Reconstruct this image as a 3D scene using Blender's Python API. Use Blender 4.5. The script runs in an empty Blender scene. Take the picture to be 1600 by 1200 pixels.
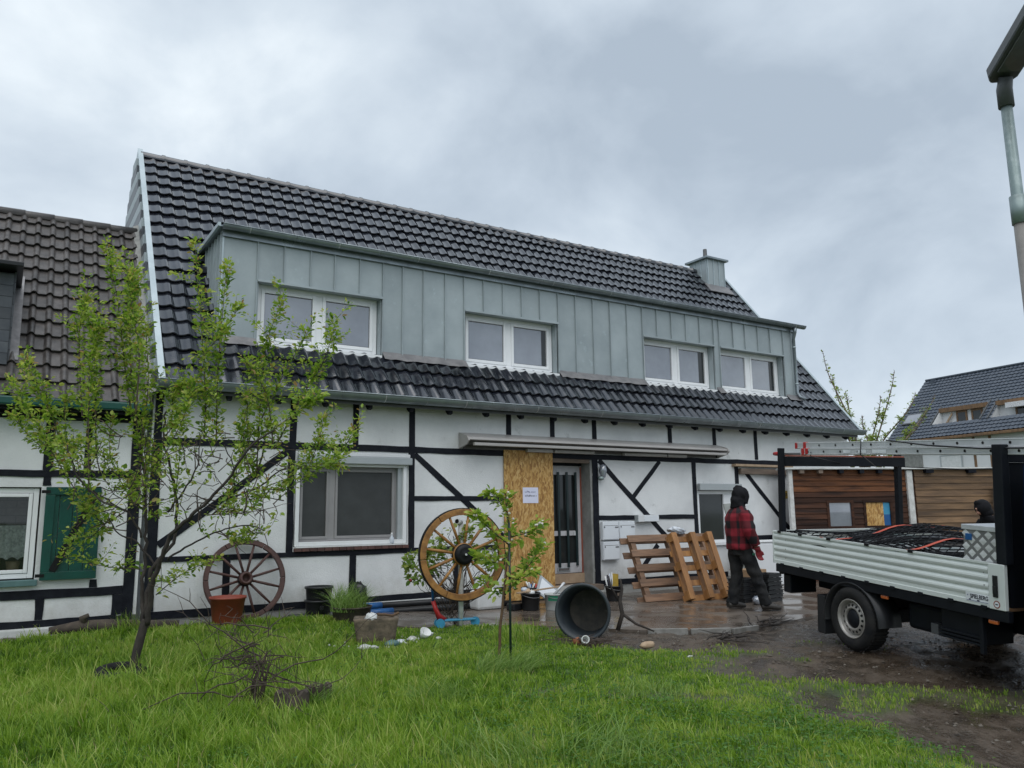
import bpy, bmesh, math, random
import numpy as np
from mathutils import Vector, Matrix
random.seed(7); RNG = np.random.default_rng(7)
R = math.radians
scene = bpy.context.scene
C = scene.collection

# ---------------------------------------------------------------- camera
cam_d = bpy.data.cameras.new('camera'); cam = bpy.data.objects.new('camera', cam_d); C.objects.link(cam)
rv = Vector((0.8431095, -0.5375785, -0.0132567)); uv = Vector((-0.0762679, -0.1439451, 0.9866423)); fv = Vector((0.5323059, 0.8308364, 0.1623615))
M = Matrix((rv, uv, -fv)).transposed().to_4x4(); M.translation = (0, -11.9, 1.5)
cam.matrix_world = M
cam_d.sensor_width = 36; cam_d.lens = 27.925; cam_d.clip_start = 0.05; cam_d.clip_end = 3000
scene.camera = cam

# ---------------------------------------------------------------- sky and light: an overcast day
SUN_EL, SUN_AZ = R(60), R(212)          # azimuth clockwise from +Y
w = bpy.data.worlds.new('World'); scene.world = w; w.use_nodes = True
nt = w.node_tree; nt.nodes.clear(); N = nt.nodes.new; L = nt.links.new
out = N('ShaderNodeOutputWorld'); bg = N('ShaderNodeBackground'); bg.inputs[1].default_value = 0.1
sky = N('ShaderNodeTexSky'); sky.sky_type = 'NISHITA'; sky.sun_disc = False; sky.sun_elevation = SUN_EL; sky.sun_rotation = SUN_AZ
tc = N('ShaderNodeTexCoord'); sep = N('ShaderNodeSeparateXYZ'); L(tc.outputs['Generated'], sep.inputs[0])
zz = N('ShaderNodeMath'); zz.operation = 'MAXIMUM'; zz.inputs[1].default_value = 0.0; L(sep.outputs[2], zz.inputs[0])
za = N('ShaderNodeMath'); za.operation = 'ADD'; za.inputs[1].default_value = 0.62; L(zz.outputs[0], za.inputs[0])
dx = N('ShaderNodeMath'); dx.operation = 'DIVIDE'; L(sep.outputs[0], dx.inputs[0]); L(za.outputs[0], dx.inputs[1])
dy = N('ShaderNodeMath'); dy.operation = 'DIVIDE'; L(sep.outputs[1], dy.inputs[0]); L(za.outputs[0], dy.inputs[1])
cmb = N('ShaderNodeCombineXYZ'); L(dx.outputs[0], cmb.inputs[0]); L(dy.outputs[0], cmb.inputs[1]); cmb.inputs[2].default_value = 0.6
n1 = N('ShaderNodeTexNoise'); n1.inputs['Scale'].default_value = 2.9; n1.inputs['Detail'].default_value = 7; n1.inputs['Roughness'].default_value = 0.52; n1.inputs['Distortion'].default_value = 0.25
L(cmb.outputs[0], n1.inputs['Vector'])
rp = N('ShaderNodeValToRGB'); L(n1.outputs['Fac'], rp.inputs[0])
e = rp.color_ramp.elements
e[0].position = 0.33; e[0].color = (0.36, 0.425, 0.50, 1); e[1].position = 0.70; e[1].color = (0.76, 0.82, 0.86, 1)
m = e.new(0.47); m.color = (0.475, 0.545, 0.62, 1); m = e.new(0.58); m.color = (0.58, 0.65, 0.715, 1)
sc10 = N('ShaderNodeVectorMath'); sc10.operation = 'SCALE'; sc10.inputs['Scale'].default_value = 9.6; L(rp.outputs[0], sc10.inputs[0])
mx = N('ShaderNodeMixRGB'); mx.inputs[0].default_value = 0.93; L(sky.outputs[0], mx.inputs[1]); L(sc10.outputs[0], mx.inputs[2])
L(mx.outputs[0], bg.inputs[0]); L(bg.outputs[0], out.inputs[0])
sun_d = bpy.data.lights.new('sun', 'SUN'); sun_d.energy = 1.3; sun_d.angle = R(70); sun_d.color = (1.0, 0.985, 0.96)
sun = bpy.data.objects.new('sun', sun_d); C.objects.link(sun)
sdir = Vector((math.sin(SUN_AZ) * math.cos(SUN_EL), math.cos(SUN_AZ) * math.cos(SUN_EL), math.sin(SUN_EL)))
sun.rotation_euler = sdir.to_track_quat('Z', 'Y').to_euler(); sun.location = (-5, -20, 30)
vs = scene.view_settings; vs.view_transform = 'Standard'; vs.look = 'None'; vs.exposure = 0.42; vs.gamma = 1.0; vs.use_curve_mapping = False
scene.render.engine = 'CYCLES'
scene.cycles.max_bounces = 6; scene.cycles.diffuse_bounces = 3; scene.cycles.glossy_bounces = 3; scene.cycles.transparent_max_bounces = 8
scene.cycles.use_denoising = True

# ---------------------------------------------------------------- materials
MAT = {}
def mat(name, col, rough=0.6, col2=None, scale=6.0, detail=5, bump=0.0, bscale=60.0, metal=0.0, spec=0.5, rnd=0.0, stretch=(1, 1, 1), lo=0.35, hi=0.65, rough2=None, coat=0.0, ior=None, dirt=None):
    m = bpy.data.materials.new(name); m.use_nodes = True; t = m.node_tree; b = t.nodes['Principled BSDF']; N = t.nodes.new; L = t.links.new
    b.inputs['Roughness'].default_value = rough; b.inputs['Metallic'].default_value = metal; b.inputs['Specular IOR Level'].default_value = spec
    b.inputs['Coat Weight'].default_value = coat
    if ior: b.inputs['IOR'].default_value = ior
    tc = N('ShaderNodeTexCoord'); mp = N('ShaderNodeMapping'); mp.inputs['Scale'].default_value = stretch; L(tc.outputs['Object'], mp.inputs['Vector'])
    oi = N('ShaderNodeObjectInfo'); ad = N('ShaderNodeVectorMath'); ad.operation = 'ADD'; mu = N('ShaderNodeMath'); mu.operation = 'MULTIPLY'; mu.inputs[1].default_value = 37.0
    L(oi.outputs['Random'], mu.inputs[0]); L(mp.outputs[0], ad.inputs[0]); L(mu.outputs[0], ad.inputs[1])
    vec = ad.outputs[0]
    n = N('ShaderNodeTexNoise'); n.inputs['Scale'].default_value = scale; n.inputs['Detail'].default_value = detail; n.inputs['Roughness'].default_value = 0.6; L(vec, n.inputs['Vector'])
    mr = N('ShaderNodeMapRange'); mr.inputs[1].default_value = lo; mr.inputs[2].default_value = hi; L(n.outputs['Fac'], mr.inputs[0])
    c2 = col2 if col2 else tuple(c * 0.75 for c in col)
    mix = N('ShaderNodeMixRGB'); mix.inputs[1].default_value = (*col, 1); mix.inputs[2].default_value = (*c2, 1); L(mr.outputs[0], mix.inputs[0])
    o = mix.outputs[0]
    if dirt:
        n3 = N('ShaderNodeTexNoise'); n3.inputs['Scale'].default_value = dirt[1]; n3.inputs['Detail'].default_value = 8; n3.inputs['Roughness'].default_value = 0.7; L(vec, n3.inputs['Vector'])
        m3 = N('ShaderNodeMapRange'); m3.inputs[1].default_value = dirt[2]; m3.inputs[2].default_value = dirt[2] + 0.12; L(n3.outputs['Fac'], m3.inputs[0])
        x3 = N('ShaderNodeMixRGB'); x3.inputs[2].default_value = (*dirt[0], 1); L(m3.outputs[0], x3.inputs[0]); L(o, x3.inputs[1]); o = x3.outputs[0]
    if rnd:
        hs = N('ShaderNodeHueSaturation'); r2 = N('ShaderNodeMapRange'); r2.inputs[3].default_value = 1 - rnd; r2.inputs[4].default_value = 1 + rnd
        L(oi.outputs['Random'], r2.inputs[0]); L(r2.outputs[0], hs.inputs['Value']); L(o, hs.inputs['Color']); o = hs.outputs[0]
    L(o, b.inputs['Base Color'])
    if rough2 is not None:
        r3 = N('ShaderNodeMapRange'); r3.inputs[3].default_value = rough; r3.inputs[4].default_value = rough2; L(mr.outputs[0], r3.inputs[0]); L(r3.outputs[0], b.inputs['Roughness'])
    if bump:
        nb = N('ShaderNodeTexNoise'); nb.inputs['Scale'].default_value = bscale; nb.inputs['Detail'].default_value = 4; L(vec, nb.inputs['Vector'])
        bp = N('ShaderNodeBump'); bp.inputs['Strength'].default_value = bump; bp.inputs['Distance'].default_value = 0.01; L(nb.outputs['Fac'], bp.inputs['Height']); L(bp.outputs[0], b.inputs['Normal'])
    MAT[name] = m; return m
mat('plaster', (0.79, 0.80, 0.80), 0.9, (0.64, 0.65, 0.655), 1.3, 9, bump=0.5, bscale=55, dirt=((0.50, 0.51, 0.50), 3.1, 0.60))
mat('plinth', (0.40, 0.40, 0.38), 0.85, (0.24, 0.235, 0.22), 3, 8, bump=0.3, bscale=60)
mat('plinth_white', (0.66, 0.67, 0.66), 0.85, (0.45, 0.46, 0.44), 3, 8, bump=0.3)
mat('timber', (0.006, 0.007, 0.012), 0.6, (0.014, 0.016, 0.022), 9, 6, bump=0.3, bscale=30, spec=0.18)
mat('tile', (0.009, 0.0105, 0.016), 0.10, (0.018, 0.020, 0.027), 4, 6, rnd=0.35, rough2=0.20, bump=0.04, bscale=30, spec=0.9, coat=0.6)
mat('tile_brown', (0.094, 0.083, 0.077), 0.36, (0.046, 0.041, 0.039), 7, 8, rnd=0.25, bump=0.4, bscale=90, dirt=((0.27, 0.26, 0.23), 14, 0.66), rough2=0.35)
mat('roof_base', (0.012, 0.012, 0.014), 0.8)
mat('tile_far', (0.05, 0.065, 0.09), 0.4, (0.075, 0.09, 0.115), 2, 4)
mat('slate', (0.045, 0.052, 0.062), 0.4, (0.075, 0.082, 0.092), 5, 5, rnd=0.25)
mat('zinc', (0.385, 0.435, 0.45), 0.5, (0.305, 0.35, 0.365), 1.7, 8, metal=0.18, rnd=0.06, rough2=0.38, dirt=((0.42, 0.49, 0.51), 5, 0.60))
mat('zinc_light', (0.50, 0.57, 0.60), 0.4, (0.42, 0.49, 0.52), 3, metal=0.25)
mat('zinc_gutter', (0.30, 0.34, 0.36), 0.26, (0.20, 0.23, 0.25), 3, 7, metal=0.6, rough2=0.42, spec=0.6)
mat('solder', (0.62, 0.65, 0.66), 0.35, metal=0.6)
mat('lead', (0.17, 0.165, 0.17), 0.45, (0.26, 0.25, 0.25), 6, metal=0.3, bump=0.5, bscale=20)
mat('pvc', (0.82, 0.83, 0.84), 0.3, (0.77, 0.78, 0.79), 3)
mat('pvc_grey', (0.30, 0.29, 0.29), 0.4, (0.26, 0.25, 0.25), 3)
mat('alu_grey', (0.43, 0.46, 0.47), 0.4, (0.38, 0.41, 0.42), 3, metal=0.2)
mat('glass', (0.225, 0.245, 0.285), 0.02, (0.15, 0.165, 0.20), 1.1, 4, spec=0.9, ior=1.9)
mat('glass_dark', (0.03, 0.034, 0.034), 0.06, (0.02, 0.022, 0.022), 1.2, 2, spec=0.6)
mat('screen', (0.052, 0.056, 0.056), 0.42, (0.036, 0.038, 0.038), 2.5, 4, spec=0.45)
mat('brick', (0.12, 0.055, 0.045), 0.75, (0.07, 0.038, 0.034), 12, rnd=0.3)
mat('door_paint', (0.52, 0.51, 0.52), 0.5, (0.42, 0.41, 0.42), 4)
mat('concrete', (0.30, 0.30, 0.285), 0.8, (0.20, 0.20, 0.19), 5, 8, bump=0.3)
mat('dark_green', (0.012, 0.028, 0.030), 0.4)
mat('green_paint', (0.004, 0.070, 0.052), 0.35, (0.003, 0.045, 0.036), 3, 6, rnd=0.08, bump=0.1, bscale=30)
mat('green_teal', (0.10, 0.19, 0.19), 0.5)
mat('awning', (0.42, 0.40, 0.385), 0.4, (0.36, 0.345, 0.33), 2)
mat('awning_dark', (0.13, 0.12, 0.115), 0.5)
mat('wheel_brown', (0.085, 0.036, 0.028), 0.55, (0.055, 0.024, 0.020), 12, bump=0.3, bscale=30)
mat('wheel_ochre', (0.38, 0.185, 0.050), 0.5, (0.20, 0.092, 0.027), 7, 8, bump=0.5, bscale=22, lo=0.4, hi=0.62)
mat('black_iron', (0.012, 0.012, 0.013), 0.4, spec=0.22)
mat('terracotta', (0.30, 0.062, 0.035), 0.5, (0.22, 0.048, 0.030), 6, bump=0.1)
mat('black_plastic', (0.013, 0.014, 0.016), 0.38, (0.022, 0.023, 0.025), 5, spec=0.35)
mat('tub', (0.022, 0.030, 0.038), 0.42, (0.034, 0.043, 0.05), 5, rough2=0.6)
mat('tub_mud', (0.085, 0.075, 0.06), 0.75, (0.035, 0.034, 0.030), 6, 8, bump=0.4, bscale=25, dirt=((0.2, 0.19, 0.165), 7, 0.62))
mat('white_plastic', (0.72, 0.73, 0.73), 0.4, (0.60, 0.61, 0.60), 5)
mat('mailbox', (0.76, 0.79, 0.82), 0.35, (0.70, 0.73, 0.77), 2)
mat('grey_bucket', (0.44, 0.46, 0.45), 0.5, (0.33, 0.35, 0.34), 8)
mat('green_label', (0.02, 0.22, 0.12), 0.5)
mat('pallet_old', (0.22, 0.125, 0.072), 0.6, (0.105, 0.060, 0.037), 5, 8, rnd=0.25, bump=0.5, bscale=18, stretch=(0.35, 3, 3))
mat('pallet_new', (0.36, 0.175, 0.058), 0.55, (0.19, 0.085, 0.030), 5, 8, rnd=0.22, bump=0.4, bscale=18, stretch=(2, 2, 0.5))
mat('shed_dark', (0.075, 0.032, 0.018), 0.65, (0.024, 0.013, 0.010), 2.2, 8, spec=0.2, rnd=0.35, bump=0.5, bscale=12, stretch=(0.5, 3, 5))
mat('shed_rust', (0.19, 0.074, 0.030), 0.65, (0.058, 0.026, 0.015), 2.5, 8, spec=0.2, rnd=0.25, bump=0.4, bscale=12, stretch=(0.5, 3, 5))
mat('shed_light', (0.235, 0.145, 0.080), 0.65, (0.10, 0.066, 0.044), 2.2, 8, spec=0.25, rnd=0.25, bump=0.5, bscale=12, stretch=(0.5, 3, 5))
mat('wood_grey', (0.20, 0.15, 0.115), 0.8, (0.12, 0.09, 0.07), 5, 8, bump=0.4, stretch=(0.5, 3, 3))
mat('post_white', (0.68, 0.68, 0.66), 0.6, (0.45, 0.45, 0.43), 9, 8)
mat('stone', (0.20, 0.155, 0.11), 0.9, (0.075, 0.062, 0.046), 9, 10, bump=1.0, bscale=26)
mat('bark', (0.050, 0.040, 0.034), 0.85, (0.024, 0.020, 0.018), 14, 8, bump=0.9, bscale=40, stretch=(1, 1, 0.4))
mat('bark_brown', (0.13, 0.075, 0.038), 0.75, (0.075, 0.045, 0.026), 16, 6, bump=0.4)
mat('twig', (0.085, 0.060, 0.045), 0.8, (0.045, 0.034, 0.028), 18)
mat('log', (0.10, 0.078, 0.06), 0.9, (0.045, 0.036, 0.03), 7, 9, bump=1.0, bscale=22)
mat('blossom', (0.75, 0.70, 0.66), 0.6)
mat('berry', (0.38, 0.02, 0.025), 0.4)
mat('blue_plastic', (0.01, 0.10, 0.30), 0.35)
mat('light_blue', (0.05, 0.30, 0.50), 0.4)
mat('red_plastic', (0.45, 0.02, 0.022), 0.35, (0.36, 0.02, 0.02), 6)
mat('paper', (0.74, 0.75, 0.90), 0.7, (0.70, 0.71, 0.86), 8)
mat('ink', (0.13, 0.15, 0.26), 0.8)
mat('ink_black', (0.012, 0.014, 0.03), 0.6)
mat('sticker', (0.78, 0.81, 0.84), 0.4)
mat('truck_silver', (0.70, 0.74, 0.715), 0.36, (0.62, 0.66, 0.64), 1.5, 6, metal=0.12, rough2=0.48, dirt=((0.33, 0.35, 0.33), 6, 0.70))
mat('truck_black', (0.005, 0.0065, 0.010), 0.5, (0.009, 0.011, 0.015), 4, spec=0.22)
mat('truck_blue', (0.008, 0.035, 0.17), 0.2, coat=0.6)
mat('rubber', (0.011, 0.0115, 0.013), 0.75, (0.024, 0.023, 0.022), 10, 6, bump=0.3, bscale=40, spec=0.22)
mat('steel_rim', (0.42, 0.40, 0.37), 0.4, (0.28, 0.265, 0.245), 8, 7, metal=0.35)
mat('orange_light', (0.55, 0.13, 0.03), 0.25, coat=0.5)
mat('alu', (0.62, 0.64, 0.66), 0.36, (0.52, 0.54, 0.56), 6, metal=0.35)
mat('alu_bright', (0.74, 0.75, 0.75), 0.35, metal=0.2)
mat('alu_dull', (0.26, 0.26, 0.265), 0.42, metal=0.5)
mat('rust_red', (0.30, 0.085, 0.05), 0.6, (0.24, 0.075, 0.05), 6)
mat('strap', (0.60, 0.10, 0.055), 0.7, (0.5, 0.085, 0.05), 12)
mat('net', (0.012, 0.013, 0.016), 0.8, spec=0.22)
mat('galv', (0.24, 0.30, 0.30), 0.45, (0.34, 0.40, 0.40), 11, 4, metal=0.4, lo=0.5, hi=0.7)
mat('galv_dull', (0.27, 0.255, 0.24), 0.6, (0.20, 0.19, 0.18), 6, metal=0.2)
mat('lamp_grey', (0.085, 0.09, 0.095), 0.45)
mat('lamp_lens', (0.15, 0.155, 0.16), 0.2)
mat('skin', (0.45, 0.24, 0.17), 0.5)
mat('cloth_black', (0.006, 0.006, 0.0075), 0.85, (0.011, 0.011, 0.014), 12, bump=0.3, bscale=60, spec=0.22)
mat('cloth_dark', (0.008, 0.009, 0.011), 0.8, (0.026, 0.026, 0.026), 6, 7, bump=0.4, bscale=30, spec=0.22)
mat('glove_red', (0.20, 0.010, 0.016), 0.7)
mat('boot', (0.020, 0.017, 0.015), 0.6, (0.05, 0.046, 0.04), 8)
mat('cardboard', (0.36, 0.23, 0.13), 0.8)
mat('board_grey', (0.30, 0.31, 0.29), 0.6, (0.22, 0.23, 0.215), 5)
mat('curtain', (0.84, 0.84, 0.86), 0.9, (0.46, 0.46, 0.48), 26, 6)
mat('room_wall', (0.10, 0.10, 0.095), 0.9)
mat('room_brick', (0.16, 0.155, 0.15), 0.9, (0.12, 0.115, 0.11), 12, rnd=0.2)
mat('white_wall', (0.72, 0.73, 0.74), 0.85, (0.66, 0.67, 0.68), 1)
mat('yellow_sign', (0.50, 0.34, 0.05), 0.5, (0.35, 0.24, 0.05), 14)
mat('brown_wood', (0.22, 0.125, 0.06), 0.6, (0.13, 0.075, 0.04), 6, stretch=(1, 1, 0.4))
mat('bag', (0.70, 0.72, 0.75), 0.4, (0.42, 0.48, 0.56), 6)
mat('black_bag', (0.012, 0.012, 0.014), 0.28)
mat('rubble', (0.60, 0.60, 0.57), 0.8, (0.42, 0.43, 0.42), 14)
mat('clod', (0.085, 0.066, 0.050), 0.7, (0.17, 0.15, 0.125), 4, lo=0.5, hi=0.62)
mat('edging', (0.26, 0.255, 0.24), 0.6, (0.17, 0.165, 0.15), 8, bump=0.3)
mat('clay', (0.30, 0.11, 0.05), 0.7)
mat('sand_wood', (0.45, 0.33, 0.22), 0.7, (0.33, 0.23, 0.15), 6)

def splash():                                        # rain splash dirt that fades out up the wall
    t = MAT['plaster'].node_tree; N = t.nodes.new; L = t.links.new; b = t.nodes['Principled BSDF']; src = b.inputs['Base Color'].links[0].from_socket
    g = N('ShaderNodeNewGeometry'); sp = N('ShaderNodeSeparateXYZ'); L(g.outputs['Position'], sp.inputs[0]); n = N('ShaderNodeTexNoise'); n.inputs['Scale'].default_value = 5; n.inputs['Detail'].default_value = 9; n.inputs['Roughness'].default_value = 0.7; L(g.outputs['Position'], n.inputs['Vector'])
    a = N('ShaderNodeMath'); a.operation = 'MULTIPLY_ADD'; a.inputs[1].default_value = -1.1; a.inputs[2].default_value = 0.55; L(sp.outputs[2], a.inputs[0]); c = N('ShaderNodeMath'); c.operation = 'ADD'; L(a.outputs[0], c.inputs[0]); L(n.outputs['Fac'], c.inputs[1])
    m = N('ShaderNodeMapRange'); m.inputs[1].default_value = 0.42; m.inputs[2].default_value = 0.95; m.inputs[4].default_value = 0.65; L(c.outputs[0], m.inputs[0]); x = N('ShaderNodeMixRGB'); x.inputs[2].default_value = (0.40, 0.385, 0.34, 1); L(m.outputs[0], x.inputs[0]); L(src, x.inputs[1]); L(x.outputs[0], b.inputs['Base Color'])
splash()
def leafmat(name, a, b, tr=0.45, rough=0.45):
    m = bpy.data.materials.new(name); m.use_nodes = True; t = m.node_tree; N = t.nodes.new; L = t.links.new
    bs = t.nodes['Principled BSDF']; bs.inputs['Roughness'].default_value = rough; bs.inputs['Specular IOR Level'].default_value = 0.4
    at = N('ShaderNodeAttribute'); at.attribute_name = 'rnd'
    rp = N('ShaderNodeValToRGB'); L(at.outputs['Fac'], rp.inputs[0]); e = rp.color_ramp.elements
    e[0].color = (*a[0], 1); e[1].color = (*a[-1], 1)
    for i, c in enumerate(a[1:-1]):
        k = e.new((i + 1) / (len(a) - 1)); k.color = (*c, 1)
    L(rp.outputs[0], bs.inputs['Base Color'])
    tl = N('ShaderNodeBsdfTranslucent'); hs = N('ShaderNodeHueSaturation'); hs.inputs['Value'].default_value = b; hs.inputs['Saturation'].default_value = 1.1; L(rp.outputs[0], hs.inputs['Color']); L(hs.outputs[0], tl.inputs[0])
    ms = N('ShaderNodeMixShader'); ms.inputs[0].default_value = tr; L(bs.outputs[0], ms.inputs[1]); L(tl.outputs[0], ms.inputs[2]); L(ms.outputs[0], t.nodes['Material Output'].inputs[0])
    MAT[name] = m
leafmat('leaf', [(0.075, 0.155, 0.026), (0.17, 0.285, 0.042), (0.30, 0.42, 0.070), (0.46, 0.50, 0.12), (0.34, 0.22, 0.09)], 1.4, 0.42)
leafmat('leaf_young', [(0.10, 0.19, 0.04), (0.18, 0.29, 0.06), (0.30, 0.34, 0.09)], 1.3, 0.4)
leafmat('leaf_far', [(0.17, 0.25, 0.05), (0.28, 0.36, 0.08), (0.38, 0.42, 0.14)], 1.3, 0.4)
leafmat('grassblade', [(0.050, 0.112, 0.014), (0.125, 0.235, 0.026), (0.225, 0.36, 0.046), (0.32, 0.44, 0.080), (0.42, 0.46, 0.13), (0.50, 0.44, 0.22)], 1.35, 0.42, 0.5)
leafmat('grass_pale', [(0.09, 0.18, 0.030), (0.19, 0.31, 0.065), (0.33, 0.42, 0.14)], 1.3, 0.4, 0.5)
leafmat('clover', [(0.045, 0.12, 0.018), (0.080, 0.19, 0.028), (0.12, 0.25, 0.045)], 1.2, 0.35)

def osb():
    m = mat('osb', (0.46, 0.27, 0.085), 0.65); t = m.node_tree; N = t.nodes.new; L = t.links.new; b = t.nodes['Principled BSDF']
    tc = N('ShaderNodeTexCoord'); acc = None
    for k, (rot, seedv) in enumerate(((0.9, 0), (2.2, 3.3), (1.5, 7.7))):
        mr_ = N('ShaderNodeMapping'); mr_.inputs['Rotation'].default_value = (0, rot, 0); L(tc.outputs['Object'], mr_.inputs[0]); mp = N('ShaderNodeMapping'); mp.inputs['Location'].default_value = (seedv, 0, seedv); mp.inputs['Scale'].default_value = (13, 1, 40)
        L(mr_.outputs[0], mp.inputs[0]); v = N('ShaderNodeTexVoronoi'); v.inputs['Scale'].default_value = 1.0; L(mp.outputs[0], v.inputs['Vector'])
        s = N('ShaderNodeSeparateColor'); L(v.outputs['Color'], s.inputs[0])
        if acc is None: acc = s.outputs[0]
        else:
            x = N('ShaderNodeMath'); x.operation = 'MAXIMUM' if k == 1 else 'MULTIPLY'; L(acc, x.inputs[0]); L(s.outputs[k], x.inputs[1]); acc = x.outputs[0]
    rp = N('ShaderNodeValToRGB'); e = rp.color_ramp.elements; e[0].color = (0.28, 0.135, 0.036, 1); e[1].color = (0.66, 0.45, 0.19, 1); k = e.new(0.3); k.color = (0.50, 0.28, 0.080, 1)
    L(acc, rp.inputs[0]); L(rp.outputs[0], b.inputs['Base Color'])
osb()

def plaid():
    m = mat('plaid', (0.3, 0.01, 0.02), 0.9); t = m.node_tree; N = t.nodes.new; L = t.links.new; b = t.nodes['Principled BSDF']
    at = N('ShaderNodeAttribute'); at.attribute_name = 'pl'; sp = N('ShaderNodeSeparateXYZ'); L(at.outputs['Vector'], sp.inputs[0])
    fs = []
    for i in (0, 1):
        a = N('ShaderNodeMath'); a.operation = 'FRACT'; L(sp.outputs[i], a.inputs[0])
        g = N('ShaderNodeMapRange'); g.interpolation_type = 'SMOOTHSTEP'; g.inputs[1].default_value = 0.42; g.inputs[2].default_value = 0.5; L(a.outputs[0], g.inputs[0])
        h = N('ShaderNodeMapRange'); h.interpolation_type = 'SMOOTHSTEP'; h.inputs[1].default_value = 0.92; h.inputs[2].default_value = 1.0; h.inputs[3].default_value = 1; h.inputs[4].default_value = 0; L(a.outputs[0], h.inputs[0])
        k = N('ShaderNodeMath'); k.operation = 'MULTIPLY'; L(g.outputs[0], k.inputs[0]); L(h.outputs[0], k.inputs[1]); fs.append(k)
    s = N('ShaderNodeMath'); s.operation = 'ADD'; L(fs[0].outputs[0], s.inputs[0]); L(fs[1].outputs[0], s.inputs[1])
    hf = N('ShaderNodeMath'); hf.operation = 'MULTIPLY'; hf.inputs[1].default_value = 0.5; L(s.outputs[0], hf.inputs[0])
    rp = N('ShaderNodeValToRGB'); e = rp.color_ramp.elements; e[0].color = (0.20, 0.008, 0.018, 1); e[1].color = (0.007, 0.005, 0.007, 1); k = e.new(0.5); k.color = (0.085, 0.005, 0.010, 1)
    L(hf.outputs[0], rp.inputs[0]); L(rp.outputs[0], b.inputs['Base Color'])
plaid()

# ---------------------------------------------------------------- mesh helpers
class MB:
    def __init__(s): s.v = []; s.f = []; s.smooth = []
    def add(s, vs, fs, smooth=False):
        o = len(s.v); s.v += [tuple(v) for v in vs]; s.f += [tuple(o + i for i in f) for f in fs]; s.smooth += [smooth] * len(fs); return s
    def box(s, x0, x1, y0, y1, z0, z1, mtx=None):
        vs = [Vector((x, y, z)) for z in (z0, z1) for y in (y0, y1) for x in (x0, x1)]
        if mtx is not None: vs = [mtx @ v for v in vs]
        return s.add(vs, [(0, 2, 3, 1), (4, 5, 7, 6), (0, 1, 5, 4), (2, 6, 7, 3), (0, 4, 6, 2), (1, 3, 7, 5)])
    def tube(s, pts, rad, n=6, cap=True, smooth=True):
        pts = [Vector(p) for p in pts]; k = len(pts)
        if not hasattr(rad, '__len__'): rad = [rad] * k
        vs = []; pu = None
        for i, p in enumerate(pts):
            t = (pts[min(i + 1, k - 1)] - pts[max(i - 1, 0)])
            if t.length < 1e-9: t = Vector((0, 0, 1))
            t.normalize()
            if pu is None:
                a = Vector((1, 0, 0)) if abs(t.x) < 0.8 else Vector((0, 1, 0)); pu = t.cross(a).normalized()
            pu = (pu - t * pu.dot(t)); pu = pu.normalized() if pu.length > 1e-6 else t.orthogonal().normalized(); q = t.cross(pu)
            for j in range(n):
                an = 2 * math.pi * j / n; vs.append(p + (pu * math.cos(an) + q * math.sin(an)) * rad[i])
        fs = []
        for i in range(k - 1):
            for j in range(n): fs.append((i * n + j, i * n + (j + 1) % n, (i + 1) * n + (j + 1) % n, (i + 1) * n + j))
        s.add(vs, fs, smooth)
        if cap:
            s.f.append(tuple(len(s.v) - n * k + j for j in reversed(range(n)))); s.f.append(tuple(len(s.v) - n + j for j in range(n))); s.smooth += [False, False]
        return s
    def lathe(s, prof, n=24, mtx=None, smooth=True, closed=False):
        vs = []
        for r, z in prof:
            for j in range(n):
                a = 2 * math.pi * j / n; vs.append(Vector((r * math.cos(a), r * math.sin(a), z)))
        if mtx is not None: vs = [mtx @ v for v in vs]
        k = len(prof); fs = []
        for i in range(k - (0 if closed else 1)):
            for j in range(n):
                a, b2 = i, (i + 1) % k; fs.append((a * n + j, a * n + (j + 1) % n, b2 * n + (j + 1) % n, b2 * n + j))
        return s.add(vs, fs, smooth)
    def disc(s, c, r, nrm, n=20):
        q = Vector(nrm).to_track_quat('Z', 'Y'); vs = [Vector(c) + q @ Vector((r * math.cos(2 * math.pi * j / n), r * math.sin(2 * math.pi * j / n), 0)) for j in range(n)]
        return s.add(vs, [tuple(range(n))])
    def prism(s, poly, y0, y1, axis='y'):
        n = len(poly)
        if axis == 'y': vs = [(a, y0, b) for a, b in poly] + [(a, y1, b) for a, b in poly]
        elif axis == 'x': vs = [(y0, a, b) for a, b in poly] + [(y1, a, b) for a, b in poly]
        else: vs = [(a, b, y0) for a, b in poly] + [(a, b, y1) for a, b in poly]
        fs = [tuple(range(n)), tuple(reversed(range(n, 2 * n)))] + [(i, i + n, (i + 1) % n + n, (i + 1) % n) for i in range(n)]
        return s.add(vs, fs)
    def mesh(s, name):
        me = bpy.data.meshes.new(name); me.from_pydata(s.v, [], s.f); me.polygons.foreach_set('use_smooth', s.smooth); me.update()
        bm = bmesh.new(); bm.from_mesh(me); bmesh.ops.recalc_face_normals(bm, faces=bm.faces); bm.to_mesh(me); bm.free(); return me
    def build(s, name, m, parent=None, bevel=0, loc=None, rot=None):
        me = s.mesh(name); me.materials.append(MAT[m]); return link(name, me, parent, bevel, loc, rot)
def link(name, me, parent=None, bevel=0, loc=None, rot=None):
    o = bpy.data.objects.new(name, me); C.objects.link(o)
    if parent: o.parent = parent
    if loc is not None: o.location = loc
    if rot is not None: o.rotation_euler = rot
    if bevel:
        b = o.modifiers.new('bevel', 'BEVEL'); b.width = bevel; b.segments = 2; b.limit_method = 'ANGLE'
    return o
def tag(o, label, cat, group=None, kind=None):
    if label: o['label'] = label
    if cat: o['category'] = cat
    if group: o['group'] = group
    if kind: o['kind'] = kind
    return o
def empty(name, label, cat, loc=(0, 0, 0), rot=(0, 0, 0), group=None):
    o = bpy.data.objects.new(name, None); C.objects.link(o); o.location = loc; o.rotation_euler = rot; o.empty_display_size = 0.2
    return tag(o, label, cat, group)
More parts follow.
